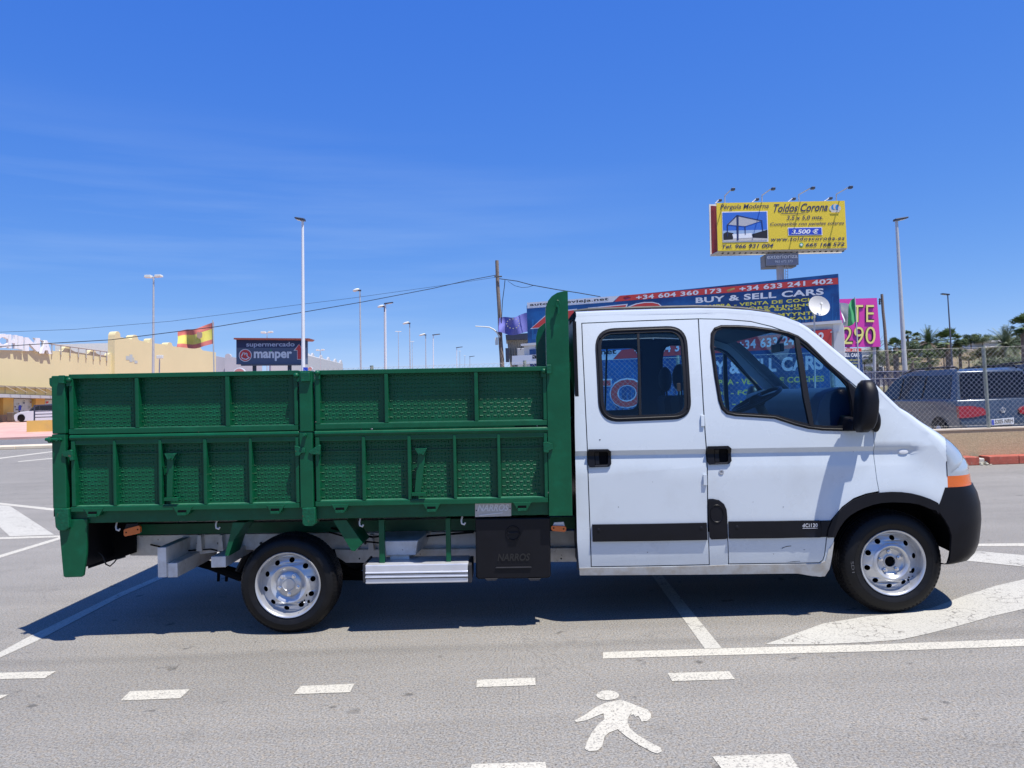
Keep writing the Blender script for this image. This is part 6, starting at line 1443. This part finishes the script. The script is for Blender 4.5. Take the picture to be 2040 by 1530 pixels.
# ground floor: fascia, canopy, pillars, shop windows, doors
wallpoly([(-200,775),(0,767.5),(104,772.5),(160,775),(160,778),(104,775.5),(0,771),(-200,779)], 'pipe_rail', mat('brownish_rail', (.30,.25,.18), .7), off=.9, th=-.5)
fs_ = wallpoly([(-200,781),(0,772),(160,779),(160,790),(0,784),(-200,792)], 'fascia', mat('fascia_yellow', (.70,.52,.20), .7), off=.6, th=-.6)
for i in range(9):
    x = 10+i*20; wallpoly([(x,772+x*.04),(x+.8,772+x*.04),(x+.8,784.5+x*.04),(x,784.5+x*.04)], 'panel_joint', mat('brownish_rail', (.3,.25,.18)), par=fs_, off=.62, th=-.02)
    a = fa(x, 768+x*.04, .9); build(MB().tube([a, a + NB*1.2 + Vector((0,0,-.6))], .04, 5), 'rail_bracket', mat('brownish_rail', (.3,.25,.18)), mall)
wallpoly([(-200,794),(0,784.5),(160,790.5),(160,795),(0,791.5),(-200,800)], 'canopy', mat('canopy_grey', (.42,.42,.42), .6), off=1.3, th=-1.3)
sh = wallpoly([(-200,800),(0,791.5),(160,795),(160,846),(0,846),(-200,850)], 'shop_front', mat('shopfront_grey', (.20,.19,.19), .6), off=.02, th=-.02)
for x0, x1 in ((6.5,27),(71,89.5)):
    wallpoly([(x0,792),(x1,792.6),(x1,826),(x0,826)], 'pillar', M['yellow'], off=.5, th=-.45); wallpoly([(x0,826),(x1,826),(x1,846),(x0,846)], 'pillar_foot', mat('stone_foot', (.42,.33,.22), .8), off=.5, th=-.45)
sw = wallpoly([(27.5,794.5),(65.5,795.5),(65.5,840),(27.5,840)], 'shop_window', mat('window_poster', (.52,.62,.58), .4), off=.10, th=-.05)
random.seed(9)
pr_cols = [M['navy'], M['black'], mat('poster_brown', (.30,.16,.10), .6), mat('poster_green', (.25,.35,.30), .6)]
wallpoly([(37,812),(38,808),(41,807),(42.5,810),(42,817),(37.5,818)], 'poster_print', M['royal'], par=sw, off=.14, th=-.01)
for i in range(16):
    x, y = U(28,60), U(796,830); a_, b_ = U(1,4), U(1,3); wallpoly([(x,y),(x+a_,y+U(-1,1)),(x+a_*.8,y+b_),(x+a_*.1,y+b_*.8)], 'poster_print', pr_cols[i % 4], par=sw, off=.14+.003*i, th=-.002)
wallpoly([(90,796),(160,798),(160,840),(90,840)], 'shop_window', mat('window_poster', (.52,.62,.58)), off=.10, th=-.05); wallpoly([(92,800),(97,799.5),(96,803),(92,804)], 'poster_print', M['red'], off=.14, th=-.01)
k = MB(); c_ = fa(24, 838, 1.2); k.box((c_.x-.3, c_.y-.3, gz), (c_.x+.3, c_.y+.3, gz+.8)); tag(build(k, 'waste_bin', mat('bin_brown', (.12,.09,.07), .7), bevel=.08), 'brown waste bin beside the shop pillar near the white hatchback', 'waste bin')
# letters on the roof edge with their own frame
Lw = mat('sign_white', (.74,.75,.76), .5)
LET = [('C', -22, 17, 707.5-5, 664), ('H', 18, 38.5, 697+5, 667), ('I', 39, 49.5, 700, 671), ('N', 51, 79, 704-1, 675), ('A', 83, 103, 704, 679)]
LET = [('C', -8, 17, 692, 664), ('H', 18, 35, 693.5, 666), ('I', 36.5, 46, 695, 669), ('I', 0, 0, 0, 0), ('N', 50, 80, 699, 672), ('A', 82, 103, 704, 677)]
for ch, x0, x1, yb, yt in LET:
    if x1 == 0: continue
    uv, fs2 = textmesh(ch, .05)
    bl, br = fa(x0, yb, .32), fa(x1, yb+1.5, .32); tl = fa(x0, yt, .32); tr_ = fa(x1, yt+1.5, .32)
    k = MB(); fr_ = [(bl*(1-u)+br*u)*(1-v) + (tl*(1-u)+tr_*u)*v for u, v in uv]; n_ = len(fr_); bk = [p - NB*.28 for p in fr_]
    cnt = {}
    for f_ in fs2:
        for i in range(len(f_)):
            e_ = (f_[i], f_[(i+1) % len(f_)]); cnt[tuple(sorted(e_))] = cnt.get(tuple(sorted(e_)), 0)+1
    k.add(fr_ + bk, [tuple(f_) for f_ in fs2] + [tuple(i+n_ for i in reversed(f_)) for f_ in fs2] + [(a_, b_, b_+n_, a_+n_) for (a_, b_), c2 in cnt.items() if c2 == 1])
    build(k, 'roof_letter', Lw, mall, keep=True)
k = MB(); k.tube([fa(66,674,.14), fa(103,685.5,.14), fa(213,700.5,.14)], .07, 6); k.tube([fa(84,692,.14), fa(84,678,.14)], .07, 5)
rr_ = build(k, 'roof_frame', mat('frame_grey', (.38,.36,.33), .6), mall)
for x, y0, y1 in ((103.5,685,705),(121.5,687.5,707),(140,690.5,709.5),(156.5,692.5,712),(172,694.5,713),(186.5,697,716),(200,699,717),(213,700.5,719)):
    build(MB().tube([fa(x, y0, .14), fa(x, y1, .14), fa(x, y1, .0)], .055, 5), 'frame_post', mat('frame_grey', (.3,.3,.3)), rr_)
for x, y, a_, b_ in ((251,709,7,8),(258,706,6,15),(265,712,2,8),(268,718,6,6),(328-3,723,2,8)):
    if x > 300: continue
    wallpoly([(x,y),(x+a_,y+.5),(x+a_,y+b_),(x,y+b_)], 'wall_print', mat('print_grey', (.40,.45,.44), .6), par=w2, off=.37, th=-.01)

# ---------------- grey buildings and the supermarket sign
gb = thing('grey_building', 'grey building with a rounded parapet left of the supermarket sign', 'building', tuple(px3(460, 790, 105)))
q_ = [(430,702-8),(470,700),(480,702)]
def fl(pts, Y, nm, m, par, th=10): return build(MB().prism([px3(x, y, Y) for x, y in pts], (0, .5, 0)), nm, m, par)
fl([(429,800),(429,709),(447.5,712.5),(447.5,800)], 103, 'wall', M['greyb'], gb); fl([(448,800),(448,713)] + arc(454,6,711,704.5,8) + [(461,711),(470,712.5),(520,716),(520,800)], 102, 'wall', M['greyb'], gb)
sm = thing('supermarket_building', 'grey building with pointed roof finials right of the supermarket sign', 'building', tuple(px3(640, 790, 128)))
rp = [(540,800),(540,690),(612,702)]
for x, y in ((624,709.5),(641,713.5),(655.5,717.5),(669,721),(680,723.5)): rp += [(x-2.5,y),(x-1.2,y-4),(x,y-6.5),(x+1.2,y-4),(x+2.5,y+.5)]
rp += [(683,725),(683,800)]
def gp(x, y): f_ = (x-540)/143; return px3(x, y, 112+f_*42)
build(MB().prism([gp(x, y) for x, y in rp], (-.4, .3, 0)), 'wall', mat('pale_grey_wall', (.50,.50,.50), .8), sm)
SMp = Plane(gp(600,700)-Vector((0,.1,0)), gp(660,700)-Vector((0,.1,0)), gp(600,740)-Vector((0,.1,0)))
SMp.text('supermercado', 618, 722, 648, 728, 5, 4, M['whitep'], sm, bold=.03, lift=.3)
for x in (622, 630, 642): SMp.poly([(x,730),(x+6,731),(x+6,737),(x,736.5)], M['lamphead'], sm, lift=.2, name='window')
for i in range(9): SMp.poly([(560+i*5.5,727),(564+i*5.5,727.4),(564+i*5.5,730.5),(560+i*5.5,730)], M['lamphead'], sm, lift=.2, name='window')
ss_ = thing('supermarket_sign', 'navy supermarket sign with a red round logo and red arrow behind the truck bed', 'sign', (px3(540,730,44).x, 44, 0))
q_ = [px3(470.5,676,44), px3(609.5,676,44), px3(609.5,725.5,44), px3(470.5,726,44)]; sp2 = build(MB().hexa(q_, [v+Vector((0,.5,0)) for v in q_]), 'panel', M['navy2'], ss_, bevel=.02)
SN = Plane(Vector((0,43.99,0)), Vector((1,43.99,0)), Vector((0,43.99,1)))
def z7(x, y): return (420+x/6.8, 640+y/6.8)
SN.poly([z7(347,240), z7(1298,240), z7(1298,358), z7(347,358)], M['navy'], sp2, lift=.01)
q_ = [px3(465.5,673,43.5), px3(616,674,43.5), px3(612,677.5,43.6), px3(465.5,676,43.6)]; build(MB().hexa(q_, [v+Vector((0,1.4,0)) for v in q_]), 'canopy', mat('faded_red', (.45,.13,.11), .6), ss_)
SN.text('supermercado', *z7(480,362), *z7(1135,360), 11.8, 11.8, mat('pale_blue_print', (.42,.50,.68), .5), sp2, lift=.02, bold=.02)
SN.text('manper', *z7(583,538), *z7(1100,538), 19, 19, M['whitep'], sp2, lift=.02, bold=.035)
for r_, m_, lf in ((13, M['whitep'], .02), (11.4, mat('logo_red', (.62,.05,.05), .5), .03)):
    a = z7(467,462); k = MB(); k.flat([[SN.px(a[0]+r_*cos(t), a[1]+(r_-.3)*sin(t), lf) for t in [2*pi*i/30 for i in range(30)]]]); build(k, 'logo_disc', m_, sp2, keep=True)
k = MB(); k.tube([SN.px(*z7(*v), .05) for v in ((412,478),(440,425),(458,428),(455,455),(480,430),(492,440),(490,470),(510,480))], .035, 6); k.tube([SN.px(*z7(*v), .05) for v in ((418,490),(440,508),(480,516),(525,488))], .04, 6); build(k, 'logo_stroke', M['whitep'], sp2)
SN.poly([z7(808,410), z7(805,395), z7(812,376), z7(822,395), z7(820,410)], M['greenp'], sp2, lift=.05)
for e_, m_, lf in ((1, M['whitep'], .03), (0, mat('logo_red', (0,0,0)), .04)):
    SN.poly([z7(1197,306-e_*4+4), z7(1250-10+e_*12,390+e_*6), z7(1224+e_*5,390+e_*6), z7(1224+e_*5,513+e_*6), z7(1174-e_*5,513+e_*6), z7(1174-e_*5,390+e_*6), z7(1140-e_*20,390+e_*8)], m_, sp2, lift=lf)
for x in (506, 576):
    build(MB().hexa([px3(x-3,727,44.1), px3(x+5,727,44.1), px3(x+5,790,44.1), px3(x-3,790,44.1)], [px3(x-3,727,44.4), px3(x+5,727,44.4), px3(x+5,790,44.4), px3(x-3,790,44.4)]), 'leg', M['lamphead'], ss_)
build(MB().hexa([px3(480,726,43.9), px3(600,725,43.9), px3(600,728,43.9), px3(480,729,43.9)], [px3(480,726,44.4), px3(600,725,44.4), px3(600,728,44.4), px3(480,729,44.4)]), 'bottom_beam', M['lamphead'], ss_)
for x, y, r_, lb in ((477,746,13.5,'round red and white sign peeping over the bed below the supermarket sign'), (618,735,4.5,'small round red and white road sign above the centre post of the bed')):
    Yy = 40 if r_ > 6 else 30
    t = thing('round_sign', lb, 'sign', (px3(x,760,Yy).x, Yy, 0)); c_ = px3(x, y, Yy); k = MB(); R_ = r_*(Yy+5.1)/FPX; k.lathe([(0,-.03),(R_*.99,-.03),(R_,0),(R_,.05),(0,.05)], c_, 30); d_ = build(k, 'disc', M['whitep'], t)
    k = MB(); k.lathe([(R_*.0,-.035),(R_*.86,-.035)], c_, 30); build(k, 'face', mat('faded_pink', (.60,.22,.20), .5), d_, keep=True); vtube('pole', x, 790, x, y+r_*.8, Yy+.1, .04, M['pole'], t, .04)
t = thing('blue_road_sign', 'small blue road sign peeping over the centre post of the bed', 'sign', (px3(608,760,28).x, 28, 0)); q_ = [px3(604,731.5,28), px3(613,732,28), px3(613,740,28), px3(604,740,28)]; build(MB().hexa(q_, [v+Vector((0,.04,0)) for v in q_]), 'panel', M['royal'], t); vtube('pole', 608.5, 790, 608.5, 740, 28.1, .03, M['pole'], t, .03)

# ---------------- hill, houses, palms and shrubs on the right
random.seed(21)
def hz(x, y):
    t = min(1, max(0, (y-58)/55)); t = t*t*(3-2*t); s_ = min(1, max(0, (x-18)/30)); s_ = s_*s_*(3-2*s_)
    return (t*6.6*s_ + .9*noise.noise(Vector((x*.08, y*.08, 0)))*t*s_ + .25*noise.noise(Vector((x*.4, y*.4, 3)))*t) - .02
NX, NYh = 110, 70; vs = [(10+170*i/NX, 55+110*j/NYh, hz(10+170*i/NX, 55+110*j/NYh)) for j in range(NYh+1) for i in range(NX+1)]
hill = build(MB().add(vs, [(j*(NX+1)+i, j*(NX+1)+i+1, (j+1)*(NX+1)+i+1, (j+1)*(NX+1)+i) for j in range(NYh) for i in range(NX)]), 'hillside', mat('dry_hill', (.21,.155,.095), .95, var=.35, vs=.8, col2=(.14,.135,.07), c2pos=(.45,.62), c2s=.35, bump=.08, bs=6), smooth=80); tag(hill, kind='structure')
k = MB()
for i in range(220):
    x, y = U(48, 110), U(66, 112); z = hz(x, y); s_ = U(.08,.5)**1.2; n0 = len(k.v); k.sphere((x, y, z), (s_, s_*U(.6,1), s_*U(.3,.7)), 6, 4)
tag(build(k, 'hillside_rocks', mat('pale_rock', (.52,.44,.36), .9, var=.2, vs=3)), kind='stuff')
k = MB()
for i in range(9000):
    x, y = U(40, 120), U(60, 116); z = hz(x, y); h_ = U(.12,.45); a_ = U(0, pi); d_ = Vector((cos(a_), sin(a_), 0))*U(.03,.09); l_ = Vector((U(-.15,.15), U(-.15,.15), h_)); p_ = Vector((x, y, z-.02))
    k.add([p_-d_, p_+d_, p_+l_], [(0,1,2)])
tag(build(k, 'dry_grass', mat('straw', (.36,.29,.15), .9, col2=(.20,.20,.09), c2pos=(.4,.6), c2s=.4), keep=True), kind='stuff')

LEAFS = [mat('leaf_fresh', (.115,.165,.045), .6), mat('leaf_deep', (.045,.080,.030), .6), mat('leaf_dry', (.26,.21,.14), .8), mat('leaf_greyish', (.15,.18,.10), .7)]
_pc = {}
def crown_mesh(kind):
    if kind in _pc: return _pc[kind]
    random.seed(hash_(kind)); k = MB()
    if kind.startswith('date'):
        n = 62 if 'big' in kind else 46
        for i in range(n):
            az = U(0, 2*pi); e0 = radians(88 - 115*(i/n)**.9); Lf = U(.9, 1.15); prev = Vector((0,0,0)); d = Vector((cos(az)*cos(e0), sin(az)*cos(e0), sin(e0))); ptsf = [prev]
            for s_ in range(9): d = (d + Vector((0,0,-.085 - .05*cos(e0)))).normalized(); prev = prev + d*Lf/9; ptsf.append(prev)
            side_ = Vector((-sin(az), cos(az), 0))
            for s_ in range(1, 9):
                for ww in range(3):
                    p_ = ptsf[s_].lerp(ptsf[s_+1], ww/3); dd = (ptsf[s_+1]-ptsf[s_]).normalized(); ln = .17*(1-.5*abs(s_/9-.45)) 
                    for sg in (-1, 1):
                        tip = p_ + side_*sg*ln*.85 + dd*ln*.6 + Vector((0,0,-.03)); k.add([p_-dd*.008, p_+dd*.016, tip], [(0,1,2)])
    elif kind.startswith('fan'):
        n = 38
        for i in range(n):
            az = U(0, 2*pi); e0 = radians(80 - 120*(i/n)); d = Vector((cos(az)*cos(e0), sin(az)*cos(e0), sin(e0))); Lp = U(.42,.62); c_ = d*Lp; side_ = d.cross(Vector((0,0,1))).normalized(); upv = side_.cross(d)
            k.add([side_*.006, -side_*.006, c_], [(0,1,2)])
            for j in range(15):
                a_ = radians(-78 + 156*j/14); q_ = (d*cos(a_) + side_*sin(a_)).normalized(); ln = U(.32,.42); tip = c_ + q_*ln + Vector((0,0,-.12*ln*3*U(.3,1)))*1.0
                pr_ = q_.cross(upv).normalized()*.022; mid = c_ + q_*ln*.55 + Vector((0,0,-.01)); k.add([c_, mid+pr_, tip, mid-pr_], [(0,1,2,3)])
    elif kind == 'skirt':
        for i in range(170):
            az = U(0, 2*pi); r_ = U(.05,.30); z = U(-.05,-.75); p_ = Vector((cos(az)*r_*(1+z*.6), sin(az)*r_*(1+z*.6), z)); k.add([p_, p_+Vector((U(-.04,.04), U(-.04,.04), -.14)), p_+Vector((cos(az)*.05+U(-.05,.05), sin(az)*.05, -.26))], [(0,1,2)])
    elif kind.startswith('bush'):
        n = 2600 if 'big' in kind else 1500
        cl_ = [(Vector((U(-.75,.75), U(-.7,.7), U(-.25,.65)))) for _ in range(34)]
        for i in range(n):
            c_ = random.choice(cl_); v = Vector((random.gauss(0,1), random.gauss(0,1), random.gauss(0,1))).normalized()*U(.12,.30)
            p_ = c_ + v; p_.z = max(p_.z, -.5); s_ = U(.03,.065); a_ = Vector((random.gauss(0,1), random.gauss(0,1), random.gauss(0,1))).normalized(); b_ = a_.cross(Vector((random.gauss(0,1), random.gauss(0,1), random.gauss(0,1)))).normalized()
            k.add([p_-a_*s_, p_+b_*s_*.6, p_+a_*s_, p_-b_*s_*.6], [(0,1,2,3)])
    elif kind == 'pine':
        for l_ in range(9):
            z = l_/9*1.0; r_ = .36*(1-l_/9)+.03
            for j in range(7):
                az = 2*pi*j/7 + l_*.6; d = Vector((cos(az), sin(az), .12)); s2 = Vector((-sin(az), cos(az), 0))*.035; o_ = Vector((0,0,z)); k.add([o_-s2*.4, o_+d*r_*.5-s2, o_+d*r_+Vector((0,0,.04)), o_+d*r_*.5+s2, o_+s2*.4], [(0,1,2,3,4)])
    me = bpy.data.meshes.new('crown'); me.from_pydata([tuple(v) for v in k.v], [], k.f); _pc[kind] = me; return me
def hash_(s): return sum(ord(c)*(i+3) for i, c in enumerate(s))
def crown(kind, c, r, m, parent, name='crown', rz=0, sz=1.0, inv=True):
    me = crown_mesh(kind); key = kind + m.name
    if key not in _pc: m2 = me.copy(); m2.materials.append(m); _pc[key] = m2
    o = bpy.data.objects.new(name, _pc[key]); COL.objects.link(o); o.parent = parent
    o.location = Vector(c) - parent.location; o.scale = (r, r, r*sz); o.rotation_euler = (0, 0, rz); return o
def palm(x, y, rpx, Y, kind, label, xb=None, trunk_r=.2, skirt=False, sz=1.0, m=None, cat='palm tree', dry=False):
    rpx *= 1.3; c_ = px3(x, y, Y); R_ = rpx*(Y+5.1)/FPX; gz_ = hz(c_.x, Y) if Y > 56 else .1; t = thing('palm_tree', label, cat, (px3(xb or x, y, Y).x, Y, gz_), 'palms below and on the dry hill')
    b_ = Vector((t.location.x, Y, gz_)); path = [b_.lerp(c_, i/6) for i in range(7)]
    build(MB().tube(path, [trunk_r*.72*(1.2-.3*i/6)*(1+.06*(i % 2)) for i in range(7)], 10), 'trunk', mat('palm_trunk', (.16,.125,.10), .9, var=.3, vs=4, bump=.03, bs=9), t, smooth=60)
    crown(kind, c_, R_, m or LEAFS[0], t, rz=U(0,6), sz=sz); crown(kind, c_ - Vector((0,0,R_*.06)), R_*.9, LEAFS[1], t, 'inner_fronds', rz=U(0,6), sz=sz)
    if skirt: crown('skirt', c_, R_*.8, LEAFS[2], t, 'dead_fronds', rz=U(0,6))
    return t
palm(1745,702,25,60,'datebig','date palm with long pale drooping fronds behind the small board', m=LEAFS[3], trunk_r=.25, skirt=True)
palm(1784,692,19,58,'fan','fan palm with a dense crown just right of the slim wooden pole', skirt=True, trunk_r=.28)
palm(1808,668,10,95,'fan','small distant fan palm right behind the tall grey lamp', trunk_r=.2)
palm(1826,672,10,95,'fanb','small distant fan palm with a thin bare trunk', trunk_r=.2)
palm(1850,684,26,72,'datebig','broad feathery date palm between two fan palms on the hill foot', trunk_r=.3, skirt=True)
palm(1888,682,27,64,'fan','stout dark fan palm behind the slender lamp', trunk_r=.34, skirt=True)
palm(1817,718,15,52,'fanb','low bright fan palm over the roof of the grey blue van, left one', trunk_r=.16)
palm(1852,716,17,52,'fan','low bright fan palm over the roof of the grey blue van, right one', trunk_r=.18)
palm(1912,694,17,74,'fanb','dark low fan palm right of the stout one', m=LEAFS[1], trunk_r=.2)
palm(2004,690,33,70,'datebig','spiky date palm on the slope beneath the edge palm', trunk_r=.35, m=LEAFS[3])
palm(2040,652,27,34,'fan','large fan palm cut by the right edge of the view', trunk_r=.24, skirt=False)
def bush(x, y, rx, Y, kind, label, m, sz=.7, grp='shrubs and trees on the hill', name='shrub', cat='shrub'):
    rx *= 1.3
    c_ = px3(x, y, Y); R_ = rx*(Y+5.1)/FPX; t = thing(name, label, cat, (c_.x, Y, c_.z - R_*sz*.4), grp); t2 = t
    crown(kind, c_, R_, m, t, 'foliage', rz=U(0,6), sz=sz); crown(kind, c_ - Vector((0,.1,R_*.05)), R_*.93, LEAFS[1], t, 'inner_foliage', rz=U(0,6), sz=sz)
    build(MB().tube([(c_.x, Y, hz(c_.x, Y)-.1), tuple(c_)], [.12,.05], 6), 'trunk', M['wood'], t)
bush(1934,678,15,105,'bushbig','dark rounded tree on the ridge, left of a pair', LEAFS[1], .8, name='round_tree', cat='tree')
bush(1957,677,15,103,'bush','dark rounded tree on the ridge, right of a pair', LEAFS[0], .75, name='round_tree', cat='tree')
bush(1990,730,34,60,'bushbig','large green shrub on the slope above the van roof', LEAFS[3], .55)
bush(1968,706,30,78,'bushbig','olive brown shrub line under the ridge house', mat('leaf_olive', (.13,.12,.05), .8), .45)
bush(1838,732,26,56,'bush','low grey green bush between the low palms', LEAFS[3], .5)
bush(1770,722,18,66,'bush','green bush behind the slim wooden pole', LEAFS[3], .8)
bush(1812,694,18,80,'bushbig','thicket behind the tall grey lamp', LEAFS[3], .9)
bush(1880,706,24,82,'bush','thicket between the feathery palm and the stout palm', LEAFS[3], .6)
bush(1984,676,9,108,'bush','small tree beside the ridge house', LEAFS[0], .8)
bush(2028,690,24,90,'bushbig','grey green thicket at the right end of the ridge', LEAFS[3], .8)
for i, (x, y) in enumerate(((1722,722),(1735,736),(1760,744),(1790,744),(1870,742),(1905,742),(1930,715),(2020,735))):
    bush(x, y, 13, 63+i, 'bush', ['straggly bush at the far end of the blue fence', 'low bush under the drooping date palm', 'low bush left of the fan palm trunk', 'low bush at the foot of the tall lamp', 'low bush left of the stout palm trunk', 'low bush right of the stout palm trunk', 'olive bush halfway up the slope', 'bush at the foot of the edge palm'][i], LEAFS[3] if i % 2 else mat('leaf_olive', (0,0,0)), .5)
for i, (x, y, r_, Y_) in enumerate(((1757,712,15,88),(1796,704,14,90),(1830,698,13,92),(1866,694,14,94),(1896,706,13,86),(1915,684,11,100))):
    bush(x, y, r_, Y_, 'bushbig', ['leafy green tree just right of the magenta board post', 'leafy green tree left of the tall grey lamp', 'leafy green tree between the small distant palms', 'leafy green tree behind the feathery date palm', 'leafy green tree right of the slender lamp', 'leafy green tree left of the ridge tree pair'][i], LEAFS[0], .75, name='leafy_tree', cat='tree')
np_ = thing('norfolk_pine', 'small tiered pine silhouette left of the edge palm', 'tree', (px3(2026, 690, 110).x, 110, hz(px3(2026,690,110).x, 110))); c_ = px3(2026, 684, 110); crown('pine', c_, 34*115/FPX, LEAFS[1], np_); build(MB().tube([(np_.location.x,110,np_.location.z), tuple(c_ + Vector((0,0,2)))], .1, 6), 'trunk', M['wood'], np_)
def house(x0, x1, yt, yb, Y, label, roofc=None):
    a, b = px3(x0, yb, Y), px3(x1, yt, Y); t = thing('hill_house', label, 'house', (a.x, Y, a.z-1)); w_ = build(MB().box((a.x, Y, a.z-2), (b.x, Y+7, b.z)), 'wall', M['whitewall'], t)
    if roofc: k = MB(); k.add([(a.x-.3,Y-.3,b.z),(b.x+.3,Y-.3,b.z),(b.x+.3,Y+7.3,b.z),(a.x-.3,Y+7.3,b.z),(a.x+1,Y+3.5,b.z+1.2),(b.x-1,Y+3.5,b.z+1.2)], [(0,1,5,4),(1,2,5),(2,3,4,5),(3,0,4)]); build(k, 'roof', roofc, t)
    else: build(MB().box((a.x-.15, Y-.15, b.z), (b.x+.15, Y+7.2, b.z+.25)), 'roof', M['whitewall'], t)
    n_ = max(1, int((b.x-a.x)/2.2))
    for i in range(n_):
        xx = a.x + (b.x-a.x)*(i+.5)/n_; f_ = build(MB().box((xx-.5, Y-.05, b.z-1.75), (xx+.5, Y+.02, b.z-.65)), 'window', mat('frame_white', (.6,.6,.6), .6), t); build(MB().box((xx-.42, Y-.07, b.z-1.68), (xx+.42, Y-.051, b.z-.72)), 'pane', M['lamphead'], f_)
house(1960,1992,681,694,104,'white ridge house with windows above the dry slope')
house(1716,1738,697,712,80,'white house far behind the drooping date palm')
house(1858,1884,694,706,92,'white house glimpsed between the feathery palm and the stout palm', mat('tile_pink', (.50,.36,.28), .8))
house(1996,2040,676,688,120,'long white villa at the right end of the ridge')
house(1738,1760,716,730,70,'low pale shed behind the slim wooden pole')
tw = thing('terrace_wall', 'pale stone terrace wall on the ridge between palms and ridge house', 'wall', tuple(px3(1930,706,96))); q_ = [px3(1903,697,96), px3(1952,694,96), px3(1952,700,96), px3(1903,706,96)]; build(MB().hexa(q_, [v+Vector((0,.5,0)) for v in q_]), 'wall_body', mat('terrace_stone', (.50,.42,.33), .85, var=.1, vs=2), tw)
# speed limit sign
t = thing('speed_limit_sign', 'small round white speed limit sign at the foot of the slender lamp', 'sign', (px3(1897,740,48).x, 48, .1)); c_ = px3(1897, 733, 48); k = MB(); R_ = 4.5*53/FPX; k.lathe([(0,-.02),(R_,-.02),(R_,.02),(0,.02)], c_, 24); d_ = build(k, 'disc', M['whitep'], t)
k = MB(); k.lathe([(R_*.82,-.025),(R_*.99,-.025)], c_, 24); build(k, 'rim_ring', mat('faded_ring', (.55,.35,.35), .5), d_, keep=True); text_on('60', [c_+Vector((-.09,-.03,-.06)), c_+Vector((.09,-.03,-.06)), c_+Vector((.09,-.03,.06)), c_+Vector((-.09,-.03,.06))], M['black'], d_, bold=.03); vtube('pole', 1897, 745, 1897, 738, 48.1, .03, M['pole'], t, .03)
# blue railing fence behind the cars
bf = thing('blue_fence', 'blue vertical bar fence in the distance behind the parked cars', 'fence', (px3(1755,750,34).x, 34, .1)); BF = mat('blue_fence_paint', (.008,.025,.11), .5)
for i in range(46): x = 1722+i*2.6; build(MB().tube([px3(x, 768, 34), px3(x, 739-(x-1722)*.02, 34)], .022, 4), 'bar', BF, bf)
for y in (742, 756): build(MB().tube([px3(1720, y, 34), px3(1842, y-3.5, 34)], .03, 4), 'rail', BF, bf)
